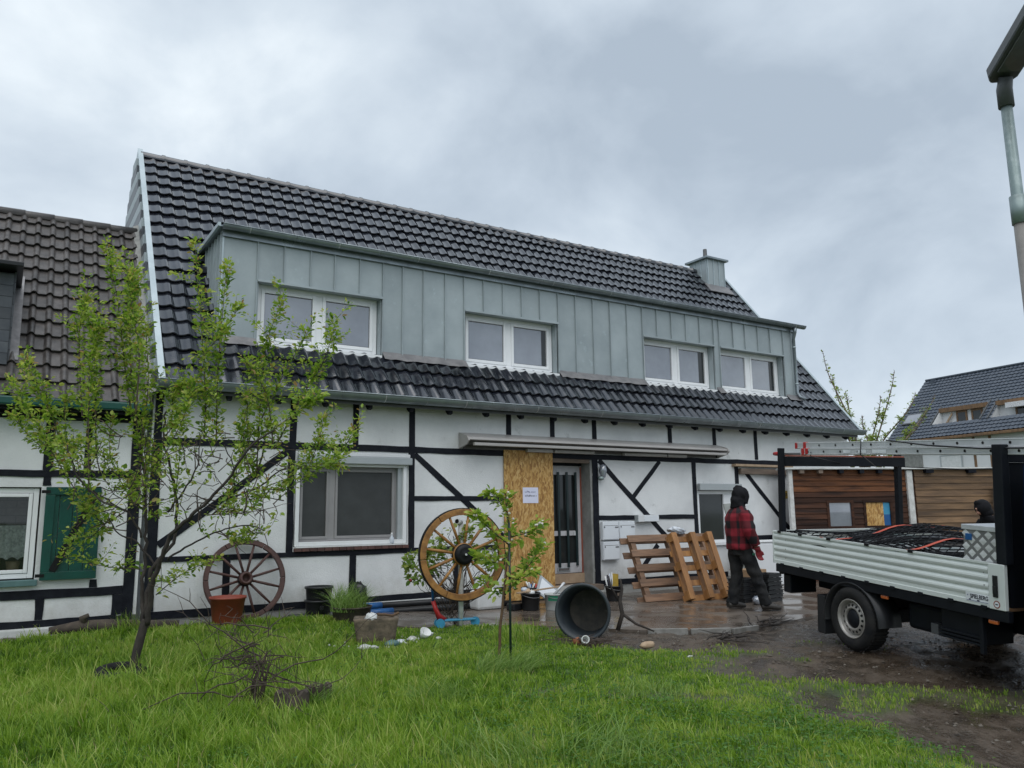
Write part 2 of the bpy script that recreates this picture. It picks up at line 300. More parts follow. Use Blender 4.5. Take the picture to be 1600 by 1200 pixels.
def B(name, m, x0, x1, y0, y1, z0, z1, parent=None, bevel=0, loc=None, rot=None): return MB().box(x0, x1, y0, y1, z0, z1).build(name, m, parent, bevel, loc, rot)
def attr(me, name, vals):
    a = me.attributes.new(name, 'FLOAT', 'POINT'); a.data.foreach_set('value', np.asarray(vals, dtype=np.float32))
def npmesh(name, verts, faces_flat, nper, m, rnd=None, smooth=False):
    me = bpy.data.meshes.new(name); nv = len(verts); nf = len(faces_flat) // nper
    me.vertices.add(nv); me.vertices.foreach_set('co', np.asarray(verts, dtype=np.float32).ravel())
    me.loops.add(nf * nper); me.loops.foreach_set('vertex_index', np.asarray(faces_flat, dtype=np.int32))
    me.polygons.add(nf); me.polygons.foreach_set('loop_start', np.arange(0, nf * nper, nper, dtype=np.int32))
    try: me.polygons.foreach_set('loop_total', np.full(nf, nper, dtype=np.int32))
    except Exception: pass
    me.update(calc_edges=True); me.validate()
    if rnd is not None: attr(me, 'rnd', rnd)
    me.materials.append(MAT[m])
    if smooth: me.polygons.foreach_set('use_smooth', [True] * nf)
    return me
def sm(a, b, x):
    t = np.clip((x - a) / (b - a), 0, 1); return t * t * (3 - 2 * t)
RIGHT = Vector((0.842, -0.5395, 0)); AWAY = Vector((0.5395, 0.842, 0)); UP = Vector((0, 0, 1))

def sph(mb, c, rx, ry, rz, n=12, k=8, jit=0):
    prof = []; vs = []
    for i in range(k + 1):
        ph = math.pi * i / k
        for j in range(n):
            th = 2 * math.pi * j / n; q = 1 + (random.uniform(-jit, jit) if jit else 0)
            vs.append((c[0] + rx * q * math.sin(ph) * math.cos(th), c[1] + ry * q * math.sin(ph) * math.sin(th), c[2] + rz * q * math.cos(ph)))
    fs = [(i * n + j, (i + 1) * n + j, (i + 1) * n + (j + 1) % n, i * n + (j + 1) % n) for i in range(k) for j in range(n)]
    return mb.add(vs, fs, True)

# ---------------------------------------------------------------- ground
def nz(x, y, s=1.0, o=0.0):
    x = x * s + o; y = y * s - o * 1.7
    return (np.sin(x * 1.3 + 1.7 * np.sin(y * 0.9)) + np.sin(y * 1.7 + 1.3 * np.sin(x * 1.1 + 2)) + 0.6 * np.sin(x * 3.1 + y * 2.3 + 1) + 0.5 * np.sin(x * 2.2 - y * 3.7 + 4) + 0.35 * np.sin(5.3 * x + 4.1 * np.sin(y * 1.9)) + 0.35 * np.sin(6.1 * y - 3.7 * np.sin(x * 2.3))) / 3.8
PX = np.array([4.32, 4.77, 5.72, 6.41, 7.08, 7.94, 8.71, 10.12, 24.0]); PY = np.array([-1.3, -1.82, -2.24, -2.78, -3.83, -4.5, -4.51, -4.26, -4.2])
def yfront(x): return np.interp(x, PX, PY)
def gz(x, y):
    x = np.asarray(x, float); y = np.asarray(y, float)
    z = 0.10 * sm(6.5, 4, x) * sm(-2.4, -0.6, y)
    s = (x - 7.9) * -0.259 + (y + 6.39) * -0.966
    return z - 0.075 * np.clip(s, 0, 8) * sm(4.2, 6.5, x)
def paved(x, y): return (x > 4.3) & (y > yfront(x)) & (x < 24)
def mudv(x, y):
    xb = np.interp(y, [-12, -9.5, -8.8, -8.3, -7.6, -6.8, -6.1, -5.24, -4.9, -4.0, -3.0, -2.4], [4.6, 5.0, 5.2, 5.4, 5.6, 5.85, 6.05, 6.3, 6.0, 5.75, 6.15, 6.8])
    d = x - xb + 0.40 * nz(x, y, 2.1, 3) + 0.18 * nz(x, y, 7.0, 13)
    m = sm(-0.35, 0.45, d)
    patch = sm(0.10, 0.5, nz(x, y, 1.7, 9) + 0.35 * nz(x, y, 6, 1)) * sm(-4.9, -6.0, y)
    m = m * (1 - 0.62 * patch * sm(2.8, 0.8, d))
    bare = sm(0.50, 0.8, nz(x, y, 1.1, 21) + 0.25 * nz(x, y, 5, 8))           # worn spots in the lawn
    m = np.maximum(m, 0.7 * bare * (y < -3))
    m = np.maximum(m, sm(-0.50, -0.30, y) * (x < 5))   # strip at the wall foot
    return m
def axis(fine, a, b, far):
    g = list(np.arange(a, b, fine)); k = []; d = fine
    p = b
    while p < far: k.append(p); d *= 1.35; p += d
    k.append(far); n_ = []; p = a; d = fine
    while p > -far: d *= 1.35; p -= d; n_.append(p)
    return np.array(sorted(n_) + g + k)
gx = axis(0.07, -2.2, 12.0, 900.0); gy = axis(0.07, -10.2, 0.6, 900.0)
GX, GY = np.meshgrid(gx, gy); zg = gz(GX, GY); inn = (GX > -3) & (GX < 13) & (GY > -11) & (GY < 1)
mud = np.where(inn, mudv(GX, GY), 0.5 * (GX > 5.5))
zg = zg + np.where(inn, 0.018 * nz(GX, GY, 2.6) + mud * (0.020 * nz(GX, GY, 9, 4) + 0.014 * nz(GX, GY, 17, 2) - 0.03 * np.exp(-((GX - 6.35 - 0.16 * (GY + 7)) / 0.16) ** 2) * sm(-4.6, -5.4, GY)) - 0.02 * mud, 0)
pv = (GX > 4.2) & (GY > yfront(GX) + 0.04) & (GX < 24.2) & (GY < 6); zg = np.where(pv, gz(GX, GY) - 0.06, zg)
zg = np.where((GY > -0.02) & (GX < 4.3) & (GX > -4) & (GY < 8), gz(GX, GY) - 0.03, zg)
nx, ny = len(gx), len(gy); idx = np.arange(nx * ny).reshape(ny, nx)
q = np.stack([idx[:-1, :-1], idx[:-1, 1:], idx[1:, 1:], idx[1:, :-1]], -1).reshape(-1)
def groundmat():
    m = bpy.data.materials.new('ground'); m.use_nodes = True; t = m.node_tree; N = t.nodes.new; L = t.links.new; b = t.nodes['Principled BSDF']
    at = N('ShaderNodeAttribute'); at.attribute_name = 'mud'; tc = N('ShaderNodeTexCoord')
    n = N('ShaderNodeTexNoise'); n.inputs['Scale'].default_value = 3.5; n.inputs['Detail'].default_value = 10; n.inputs['Roughness'].default_value = 0.65; L(tc.outputs['Object'], n.inputs[0])
    n2 = N('ShaderNodeTexNoise'); n2.inputs['Scale'].default_value = 38; n2.inputs['Detail'].default_value = 8; L(tc.outputs['Object'], n2.inputs[0])
    md = N('ShaderNodeValToRGB'); L(n.outputs['Fac'], md.inputs[0]); e = md.color_ramp.elements; e[0].position = 0.3; e[0].color = (0.030, 0.023, 0.017, 1); e[1].position = 0.7; e[1].color = (0.115, 0.086, 0.062, 1)
    gr = N('ShaderNodeMixRGB'); gr.inputs[1].default_value = (0.040, 0.085, 0.014, 1); gr.inputs[2].default_value = (0.075, 0.125, 0.025, 1); L(n2.outputs['Fac'], gr.inputs[0])
    mx = N('ShaderNodeMixRGB'); L(at.outputs['Fac'], mx.inputs[0]); L(gr.outputs[0], mx.inputs[1]); L(md.outputs[0], mx.inputs[2]); L(mx.outputs[0], b.inputs['Base Color'])
    rr = N('ShaderNodeMapRange'); rr.inputs[1].default_value = 0.44; rr.inputs[2].default_value = 0.64; rr.inputs[3].default_value = 0.10; rr.inputs[4].default_value = 0.65; L(n.outputs['Fac'], rr.inputs[0])
    r2 = N('ShaderNodeMixRGB'); r2.inputs[1].default_value = (0.85, 0.85, 0.85, 1); L(at.outputs['Fac'], r2.inputs[0]); L(rr.outputs[0], r2.inputs[2]); L(r2.outputs[0], b.inputs['Roughness'])
    bp = N('ShaderNodeBump'); bp.inputs['Strength'].default_value = 0.7; bp.inputs['Distance'].default_value = 0.02; L(n2.outputs['Fac'], bp.inputs['Height']); L(bp.outputs[0], b.inputs['Normal'])
    MAT['ground'] = m
groundmat()
gme = npmesh('ground', np.stack([GX, GY, zg], -1).reshape(-1, 3), q, 4, 'ground', smooth=True); attr(gme, 'mud', mud.reshape(-1))
ground = link('ground', gme); tag(ground, 'lawn soil and wet mud driveway in front of the houses', None, kind='structure')

def pavemat():
    m = bpy.data.materials.new('paving'); m.use_nodes = True; t = m.node_tree; N = t.nodes.new; L = t.links.new; b = t.nodes['Principled BSDF']; tc = N('ShaderNodeTexCoord')
    n = N('ShaderNodeTexNoise'); n.inputs['Scale'].default_value = 1.3; n.inputs['Detail'].default_value = 9; n.inputs['Roughness'].default_value = 0.62; L(tc.outputs['Object'], n.inputs[0])
    rp = N('ShaderNodeValToRGB'); L(n.outputs['Fac'], rp.inputs[0]); e = rp.color_ramp.elements; e[0].position = 0.32; e[0].color = (0.066, 0.052, 0.042, 1); e[1].position = 0.68; e[1].color = (0.165, 0.135, 0.110, 1)
    L(rp.outputs[0], b.inputs['Base Color'])
    n2 = N('ShaderNodeTexNoise'); n2.inputs['Scale'].default_value = 1.9; n2.inputs['Detail'].default_value = 6; L(tc.outputs['Object'], n2.inputs[0])
    rr = N('ShaderNodeMapRange'); rr.inputs[1].default_value = 0.44; rr.inputs[2].default_value = 0.60; rr.inputs[3].default_value = 0.10; rr.inputs[4].default_value = 0.5; L(n2.outputs['Fac'], rr.inputs[0]); L(rr.outputs[0], b.inputs['Roughness'])
    n3 = N('ShaderNodeTexNoise'); n3.inputs['Scale'].default_value = 45; n3.inputs['Detail'].default_value = 5; L(tc.outputs['Object'], n3.inputs[0])
    bp = N('ShaderNodeBump'); bp.inputs['Strength'].default_value = 0.12; bp.inputs['Distance'].default_value = 0.01; L(n3.outputs['Fac'], bp.inputs['Height']); L(bp.outputs[0], b.inputs['Normal'])
    MAT['paving'] = m
pavemat()
pb = MB(); xs = np.concatenate([np.arange(4.32, 12, 0.12), np.arange(12, 24.1, 0.8)]); rows = 9; vs = []
for x in xs:
    y0 = float(yfront(x)) + 0.03 * float(nz(np.array(x), np.array(0.0), 4)); 
    vs.append((x, y0 - 0.01, float(gz(x, y0)) - 0.09))
    for k in range(rows):
        y = y0 + (0.35 - y0) * k / (rows - 1); vs.append((x, y, float(gz(x, y)) + 0.012))
st = rows + 1
pb.add(vs, [(i * st + k, (i + 1) * st + k, (i + 1) * st + k + 1, i * st + k + 1) for i in range(len(xs) - 1) for k in range(rows)])
tag(pb.build('pavement', 'paving'), 'wet brown concrete forecourt along the foot of the house', None, kind='structure')
# pale edging stones along the front of the forecourt
for i, (a, b2) in enumerate((((7.12, -3.93), (7.52, -4.24)), ((7.55, -4.26), (7.96, -4.55)), ((7.99, -4.56), (8.45, -4.56)), ((6.62, -3.13), (6.84, -3.48)))):
    a = Vector((*a, 0)); d = Vector((*b2, 0)) - a
    tag(B('edging_stone', 'edging', 0, d.length, -0.03, 0.03, -0.06, 0.035, None, 0.006, (a.x, a.y, 0), (R(random.uniform(-4, 4)), R(random.uniform(-1.5, 1.5)), math.atan2(d.y, d.x))),
        ['pale edging stone nearest the tipped tub at the forecourt rim', 'middle edging stone of the row between tub and muddy twigs', 'edging stone closest to the man along the forecourt rim', 'short edging stone hidden behind the tipped black tub'][i], 'edging stone', 'edging stones of the forecourt')

# ---------------------------------------------------------------- main house
house = empty('half_timbered_house', 'long white half-timbered house with black tiled roof and zinc dormer', 'house', (8.4, 0, 0))
house_inv = Matrix.Translation((-8.4, 0, 0))
def hp(o):                                           # parent to the house, keep world coordinates
    o.parent = house; o.matrix_parent_inverse = house_inv; return o
XL, XR = 1.70, 17.30
OPEN = [(3.72, 5.57, 1.07, 2.34), (12.13, 13.22, 0.85, 1.95), (8.46, 9.40, 0.0, 2.52)]
xsb = sorted({XL, XR, *[o[0] for o in OPEN], *[o[1] for o in OPEN]}); zsb = sorted({-0.1, 0.17, 3.36, *[o[2] for o in OPEN], *[o[3] for o in OPEN]})
wl = MB(); pl = MB()
for i in range(len(xsb) - 1):
    for k in range(len(zsb) - 1):
        cx, cz = (xsb[i] + xsb[i + 1]) / 2, (zsb[k] + zsb[k + 1]) / 2
        if any(o[0] < cx < o[1] and o[2] < cz < o[3] for o in OPEN): continue
        (wl if cz > 0.17 else pl).add([(xsb[i], 0, zsb[k]), (xsb[i + 1], 0, zsb[k]), (xsb[i + 1], 0, zsb[k + 1]), (xsb[i], 0, zsb[k + 1])], [(0, 1, 2, 3)])
for (x0, x1, z0, z1) in OPEN:
    d = 0.34
    wl.add([(x0, 0, z0), (x0, d, z0), (x0, d, z1), (x0, 0, z1), (x1, 0, z0), (x1, d, z0), (x1, d, z1), (x1, 0, z1)], [(0, 1, 2, 3), (4, 7, 6, 5), (3, 2, 6, 7), (0, 4, 5, 1)])
zr = lambda y: 3.38 + (y + 0.30) * 1.2178            # roof plane
for X in (XL, XR):
    wl.add([(X, 0, -0.1), (X, 7.48, -0.1), (X, 7.48, 3.6), (X, 3.74, 8.2), (X, 0, 3.66)], [(0, 1, 2, 3, 4)])
wl.add([(XL, 7.48, -0.1), (XR, 7.48, -0.1), (XR, 7.48, 3.6), (XL, 7.48, 3.6)], [(0, 1, 2, 3)])
wl.add([(XL, 0, 3.36), (XR, 0, 3.36), (XR, 0.0, 3.7), (XL, 0.0, 3.7)], [(0, 1, 2, 3)])
hp(wl.build('wall', 'plaster')); hp(pl.build('plinth', 'plinth'))
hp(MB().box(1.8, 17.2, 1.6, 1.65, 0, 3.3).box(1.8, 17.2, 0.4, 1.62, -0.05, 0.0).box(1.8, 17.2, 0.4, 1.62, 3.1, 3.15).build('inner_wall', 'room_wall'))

def hewn(mb, x0, x1, z0, z1, y0, y1, mtx=None, amp=0.006):
    ln = max(x1 - x0, z1 - z0); n = max(2, int(ln / 0.28)); hor = (x1 - x0) >= (z1 - z0); lo, hi = [], []
    for i in range(n + 1):
        t_ = i / n; a, b_ = random.uniform(-amp, amp), random.uniform(-amp, amp)
        if hor: lo.append((x0 + (x1 - x0) * t_, z0 + a)); hi.append((x0 + (x1 - x0) * t_, z1 + b_))
        else: lo.append((x0 + a, z0 + (z1 - z0) * t_)); hi.append((x1 + b_, z0 + (z1 - z0) * t_))
    P_ = [Vector((a, y, b_)) for y in (y0, y1) for (a, b_) in lo + hi]
    if mtx is not None: P_ = [mtx @ p for p in P_]
    m_ = n + 1; k2 = 2 * m_; fs = []
    for i in range(n): fs += [(i, i + 1, m_ + i + 1, m_ + i), (i, k2 + i, k2 + i + 1, i + 1), (m_ + i, m_ + i + 1, k2 + m_ + i + 1, k2 + m_ + i)]
    fs += [(0, m_, k2 + m_, k2), (n, k2 + n, k2 + m_ + n, m_ + n)]
    return mb.add(P_, fs)
def beam(x0, x1, z0, z1, proud=0.016): hp(hewn(MB(), x0, x1, z0, z1, -proud, 0.03).build('timber_beam', 'timber'))
def brace(xa, za, xb, zb, wd=0.10, proud=0.010):
    a = Vector((xa, 0, za)); d = Vector((xb, 0, zb)) - a
    mtx = Matrix.Translation(a) @ Matrix.Rotation(-math.atan2(d.z, d.x), 4, 'Y')
    hp(hewn(MB(), 0, d.length, -wd / 2, wd / 2, -proud, 0.03, mtx).build('timber_beam', 'timber'))
for x in (1.78, 3.67, 4.67, 5.65, 7.54, 8.49, 9.47, 11.43, 12.71, 14.0): beam(x - 0.05, x + 0.05, 2.625, 3.36, 0.012)
beam(1.73, 7.41, 2.525, 2.625); beam(7.41, 15.08, 2.515, 2.612)
for x, z0, z1 in ((1.78, 0.28, 2.53), (3.66, 0.99, 2.53), (5.645, 0.99, 2.53), (9.46, 0.17, 2.52), (12.06, 0.28, 2.52), (13.33, 1.95, 2.52), (2.78, 0.28, 0.92), (4.66, 0.28, 0.92), (6.48, 0.28, 0.92), (14.26, 0.28, 0.92)):
    wdt = 0.065 if x in (9.46, 1.78) else 0.052
    beam(x - wdt, x + wdt, z0, z1, 0.013)
beam(1.83, 7.41, 0.92, 0.995); beam(5.70, 7.41, 1.745, 1.825); beam(9.525, 12.01, 1.375, 1.46); beam(13.2, 15.05, 0.90, 0.985)
beam(1.72, 7.41, 0.175, 0.28); beam(9.525, 12.9, 0.175, 0.275)
brace(3.62, 2.50, 1.86, 1.15); brace(5.70, 2.50, 7.40, 1.12); brace(9.56, 2.50, 11.25, 1.0); brace(10.98, 0.88, 10.38, 0.27); brace(11.12, 2.52, 10.40, 1.82, 0.09, 0.008); brace(13.60, 2.36, 15.02, 1.04)
for i in range(22): # rafter ends under the eaves
    x = 1.95 + 0.715 * i
    if x < 17.2: hp(MB().prism([(-0.272, 3.27), (-0.10, 3.31), (-0.12, 3.22), (-0.20, 3.165), (-0.262, 3.18)], x - 0.03, x + 0.03, 'x').build('rafter_end', 'timber'))
hp(MB().box(XL, XR, -0.30, -0.275, 3.225, 3.40).build('fascia', 'lamp_grey'))
hp(MB().add([(XL, -0.275, 3.24), (XR, -0.275, 3.24), (XR, 0.0, 3.36), (XL, 0, 3.36)], [(0, 1, 2, 3)]).build('soffit', 'timber'))

def gutter(name, x0, x1, yc, ztop, r, step):
    mb = MB(); n = 14; vs = []
    for x in (x0, x1):
        for ro in (r, r - 0.006):
            for j in range(n + 1):
                a = math.pi + math.pi * j / n; vs.append((x, yc + ro * math.cos(a), ztop + ro * math.sin(a)))
    m_ = n + 1; fs = []
    for j in range(n):
        fs.append((j, j + 1, 2 * m_ + j + 1, 2 * m_ + j)); fs.append((m_ + j, 3 * m_ + j, 3 * m_ + j + 1, m_ + j + 1))
    for o_ in (0, 2 * m_): fs.append(tuple(range(o_, o_ + m_)))
    mb.add(vs, fs, True)
    mb.tube([(x0, yc - r, ztop), (x1, yc - r, ztop)], 0.011, 6)
    g = hp(mb.build(name, 'zinc_gutter')); k = 0; x = x0 + 0.4
    while x < x1:
        vs = [];
        for xx in (x - 0.008, x + 0.008):
            for j in range(9):
                a = math.pi + math.pi * j / 8; vs.append((xx, yc + (r + 0.004) * math.cos(a), ztop + (r + 0.004) * math.sin(a)))
        s = MB().add(vs, [(j, j + 1, 10 + j, 9 + j) for j in range(8)], True).build('bracket', 'zinc_gutter' if k % 2 else 'solder', g); s.matrix_parent_inverse = Matrix(); k += 1; x += step
    return g
gutter('gutter', 1.69, 17.36, -0.405, 3.375, 0.108, 0.72)

# roof: base sheet, ridge, tiles
rb = MB(); RY, RZ = 3.74, 8.30
for xa, xb, ya, yb in ((XL, XR, -0.28, 0.36), (XL, 2.62, 0.36, 1.75), (16.03, XR, 0.36, 1.75), (XL, XR, 1.75, RY)):
    rb.add([(xa, ya, zr(ya) - 0.06), (xb, ya, zr(ya) - 0.06), (xb, yb, zr(yb) - 0.06), (xa, yb, zr(yb) - 0.06)], [(0, 1, 2, 3)])
rb.add([(XL, RY, RZ - 0.06), (XR, RY, RZ - 0.06), (XR, 7.78, 3.30), (XL, 7.78, 3.30)], [(0, 1, 2, 3)])
roof = hp(rb.build('roof', 'roof_base'))
SL = math.atan2(4.92, 4.04)
def roofmat_(x, s, lift=0.0):                        # a point s metres up the slope from the eave, frame with X along the eave
    return Matrix.Translation((x, -0.30 + s * math.cos(SL), 3.38 + s * math.sin(SL))) @ Matrix.Rotation(SL, 4, 'X') @ Matrix.Translation((0, 0, lift))
def tile_mesh(name, w, l, m, kind):
    if kind == 's':
        px = [0, 0.10, 0.22, 0.36, 0.52, 0.66, 0.78, 0.88, 1.0, 1.1]; pz = [0.014, 0.004, 0.0, 0.0, 0.002, 0.009, 0.020, 0.025, 0.018, 0.006]
    else:
        px = [0, 0.05, 0.5, 0.56, 0.62, 0.72, 0.83, 0.94, 1.0, 1.06]; pz = [0.0, 0.0, 0.0, 0.002, 0.020, 0.036, 0.039, 0.022, 0.003, 0.0]
    n = len(px); vs = []; th = 0.026
    for y, lf in ((-0.012, 0.044), (l * 0.5, 0.023), (l * 1.08, -0.002)):
        for i in range(n): vs.append((px[i] * w, y - (0.010 * math.sin(px[i] * 6.28) if y < 0 else 0), pz[i] + lf))
    for i in range(n): vs.append((px[i] * w, -0.008 - 0.010 * math.sin(px[i] * 6.28), pz[i] + 0.044 - th))
    for i in range(n): vs.append(vs[i])
    fs = [(r_ * n + i, r_ * n + i + 1, (r_ + 1) * n + i + 1, (r_ + 1) * n + i) for r_ in (0, 1) for i in range(n - 1)]
    fr = [(3 * n + i, 3 * n + i + 1, 4 * n + i + 1, 4 * n + i) for i in range(n - 1)]
    mb = MB(); mb.v = vs; mb.f = fs + fr; mb.smooth = [True] * len(fs) + [False] * len(fr)
    me = bpy.data.meshes.new(name); me.from_pydata(mb.v, [], mb.f); me.polygons.foreach_set('use_smooth', mb.smooth); me.update(); me.materials.append(MAT[m]); return me
def join_tiles(name, me, mats, m, parent):
    co = np.empty(len(me.vertices) * 3); me.vertices.foreach_get('co', co); co = co.reshape(-1, 3)
    F = np.array([p.vertices[:] for p in me.polygons]); V = []; FF = []
    for i, mt in enumerate(mats):
        a = np.array(mt); V.append(co @ a[:3, :3].T + a[:3, 3]); FF.append(F + i * len(co))
    o = link(name, npmesh(name, np.concatenate(V), np.concatenate(FF).reshape(-1), 4, m)); o.parent = parent; o['kind'] = 'stuff'; return o
TW, TL = 0.2125, 0.3352
tme = tile_mesh('tile', TW, TL, 'tile', 's'); cand = []
DX0, DX1 = 2.60, 16.05                               # dormer extent
for r_ in range(19):
    for c_ in range(73):
        x = 1.77 + c_ * TW; s = r_ * TL; yy = -0.30 + s * math.cos(SL)
        if x + TW > 17.32: continue
        if x > DX0 - 0.02 and x + TW < DX1 + 0.03 and 0.42 < yy + 0.1 and yy < 1.55: continue
        mt = roofmat_(x, s, 0.0) @ Matrix.Rotation(R(random.uniform(-0.9, 0.9)), 4, 'Z') @ Matrix.Rotation(R(random.uniform(-1.2, 1.2)), 4, 'X') @ Matrix.Translation((0, random.uniform(-0.006, 0.006), random.uniform(0, 0.006)))
        vis = 0.5 if (0.4 < yy < 2.6 and x > DX0) else 1.0
        cand.append((((mt.translation - cam.location).length) / vis, mt))
cand.sort(key=lambda t: t[0])
hinv = house_inv
for d, mt in cand[:300]:
    o = bpy.data.objects.new('tile', tme); C.objects.link(o); o.parent = roof; o.matrix_local = mt
join_tiles('roof_tiles', tme, [mt for d, mt in cand[300:]], 'tile', roof)
rme = None; x = 1.74; k = 0
while x < 17.2:                                      # ridge caps
    mb = MB(); vs = []; n = 8
    for xx, rr_ in ((0, 0.105), (0.36, 0.10), (0.37, 0.118), (0.43, 0.118)):
        for j in range(n + 1):
            a = math.pi * (-0.12 + 1.24 * j / n); vs.append((xx, rr_ * math.cos(a), rr_ * math.sin(a) * 0.9))
    if rme is None:
        rme = mb.add(vs, [(i * 9 + j, i * 9 + j + 1, (i + 1) * 9 + j + 1, (i + 1) * 9 + j) for i in range(3) for j in range(8)], True).mesh('ridge_tile'); rme.materials.append(MAT['tile'])
    o = bpy.data.objects.new('ridge_tile', rme); C.objects.link(o); o.parent = roof; o.location = (x, RY, RZ - 0.015); x += 0.40
# verges: light zinc boards with lapped cladding below on the gable side
for X, sgn in ((1.715, -1), (17.30, 1)):
    mb = MB(); mt = roofmat_(X, -0.05)
    mb.box(-0.02 if sgn < 0 else 0.0, 0.045 if sgn < 0 else 0.05, 0, 6.52, -0.16, 0.075, mt); mb.box(-0.026, 0.06, 0, 6.52, 0.075, 0.085, mt)
    v_ = hp(mb.build('verge_board', 'zinc_light')); 
for k in range(24):                                  # lapped cladding boards down the near gable
    z0 = 3.35 + k * 0.2; hw = (8.2 - z0) / 1.2178
    if hw > 0.1: hp(MB().box(1.665 - 0.012, 1.70, 3.74 - hw, 3.74 + hw, z0, z0 + 0.19, None).build('cladding_board', 'zinc' if k % 2 else 'slate'))

# chimney clad in zinc
CY = 3.27; chim = empty('chimney', None, None); hp(chim); chim.matrix_parent_inverse = house_inv
chim['label'] = 'zinc clad chimney with flat cap'
def cp(o, par=None): o.parent = par or chim; return o
cp(MB().box(16.31, 16.97, CY + 0.004, CY + 0.66, 7.3, 8.56).build('chimney_core', 'zinc'))
for i in range(3): cp(B('panel', 'zinc', 16.30 + i * 0.222, 16.30 + (i + 1) * 0.222 - 0.004, CY - 0.012, CY + 0.003, 7.62, 8.56)); cp(B('seam', 'zinc_light', 16.297 + i * 0.222, 16.309 + i * 0.222, CY - 0.035, CY - 0.012, 7.66, 8.56))
cp(B('seam', 'zinc_light', 16.962, 16.974, CY - 0.035, CY - 0.012, 7.66, 8.56))
for i in range(3): cp(B('panel', 'zinc', 16.290, 16.308, CY + 0.005 + i * 0.22, CY + (i + 1) * 0.22, 7.62, 8.56)); cp(B('seam', 'zinc_light', 16.272, 16.29, CY + i * 0.22, CY + 0.012 + i * 0.22, 7.64, 8.56))
cp(B('cap', 'zinc_gutter', 16.20, 17.08, CY - 0.10, CY + 0.76, 8.56, 8.62, None, 0.006)); cp(MB().lathe([(0.17, 8.62), (0.16, 8.70), (0.08, 8.72), (0.06, 8.74), (0.055, 8.98), (0.0, 8.98)], 14, Matrix.Translation((16.6, CY + 0.33, 0))).build('flue', 'lamp_grey'))
fl = MB(); mtf = roofmat_(16.16, (CY + 0.30) / math.cos(SL) - 0.28, 0.075); fl.box(0, 0.94, 0, 0.34, -0.02, 0.0, mtf); cp(fl.build('flashing', 'lead'))

# dormer
dor = hp(MB().box(DX0 + 0.02, DX1 - 0.02, 0.56, 2.2, 5.80, 5.92).build('dormer', 'zinc')); dor['label'] = 'long dormer clad in pale zinc panels'
dor.matrix_parent_inverse = house_inv
def dp(o): o.parent = dor; return o
DY, DZ0, DZ1 = 0.38, 4.14, 5.90
DW = [(3.15, 5.25), (6.86, 8.93), (11.15, 13.25), (13.46, 15.60)]
seams = [3.13, 3.55, 3.98, 4.39, 4.83, 5.25, 5.62, 6.02, 6.45, 6.84, 7.25, 7.67, 8.09, 8.51, 8.94, 9.37, 9.81, 10.25, 10.70, 11.13, 11.54, 11.96, 12.39, 12.81, 13.25, 13.42, 13.88, 14.28, 14.72, 15.15, 15.61, 15.91]
ed = [DX0] + seams + [DX1]
WT = 5.19
for i in range(len(ed) - 1):
    c_ = (ed[i] + ed[i + 1]) / 2; inw = any(a - 0.03 < c_ < b_ + 0.03 for a, b_ in DW)
    z0 = WT if inw else DZ0
    # slightly dished sheet so that it catches the sky unevenly
    n = 5; mb = MB(); vs = []; a, b_ = ed[i] + 0.002, ed[i + 1] - 0.002; oc = random.uniform(-0.004, 0.004)
    for z_ in (z0, (z0 + DZ1) / 2, DZ1):
        for j in range(n): t_ = j / (n - 1); vs.append((a + (b_ - a) * t_, DY - 0.012 + oc * math.sin(t_ * math.pi) * (1 if z_ not in (z0, DZ1) else 0.3), z_))
    mb.add(vs, [(r_ * n + j, r_ * n + j + 1, (r_ + 1) * n + j + 1, (r_ + 1) * n + j) for r_ in (0, 1) for j in range(n - 1)], True)
    mb.add([(a, DY + 0.01, z0), (b_, DY + 0.01, z0), (b_, DY + 0.01, DZ1), (a, DY + 0.01, DZ1)], [(0, 1, 2, 3)]).add([(a, DY - 0.012, z0), (b_, DY - 0.012, z0), (b_, DY + 0.01, z0), (a, DY + 0.01, z0)], [(0, 1, 2, 3)])
    dp(mb.build('panel', 'zinc'))
for x in seams:
    inw = any(a + 0.05 < x < b_ - 0.05 for a, b_ in DW)
    dp(B('seam', 'zinc_light' if False else 'zinc', x - 0.007, x + 0.007, DY - 0.044, DY - 0.008, (WT if inw else DZ0) + 0.01, DZ1, None, 0.003))
for X, sg in ((DX0, -1), (DX1, 1)):                  # cheeks
    x0, x1 = (X - 0.004, X + 0.02) if sg < 0 else (X - 0.02, X + 0.004)
    dp(MB().prism([(DY, zr(DY) - 0.1), (DY, DZ1), (1.80, DZ1), (1.80, zr(1.80) - 0.1)], x0, x1, 'x').build('cheek', 'zinc'))
    for yy in (0.40, 0.62, 0.84, 1.06, 1.28, 1.5):
        xa, xb = (X - 0.034, X - 0.004) if sg < 0 else (X + 0.004, X + 0.034)
        dp(B('seam', 'zinc', xa, xb, yy - 0.006, yy + 0.006, zr(yy) - 0.02, DZ1))
    dp(B('corner_trim', 'zinc_light', X - 0.012, X + 0.012, DY - 0.03, DY - 0.005, DZ0, DZ1))
dp(MB().box(DX0 - 0.08, DX1 + 0.12, DY - 0.10, 2.0, DZ1 + 0.03, DZ1 + 0.055).build('dormer_roof', 'zinc_gutter'))
dp(MB().box(DX0 - 0.02, DX1 + 0.02, DY - 0.06, DY - 0.02, DZ1 - 0.10, DZ1 + 0.03).build('fascia', 'zinc_gutter'))
for xx in (DX0 - 0.09, DX1 + 0.13): dp(MB().prism([(DY - 0.14, DZ1 + 0.02), (2.0, DZ1 + 0.02), (2.0, DZ1 + 0.10), (DY - 0.14, DZ1 + 0.08)], xx - 0.02, xx + 0.02, 'x').build('verge', 'zinc_light'))
gutter('dormer_gutter', 2.56, 16.28, DY - 0.16, DZ1 + 0.045, 0.070, 0.72)
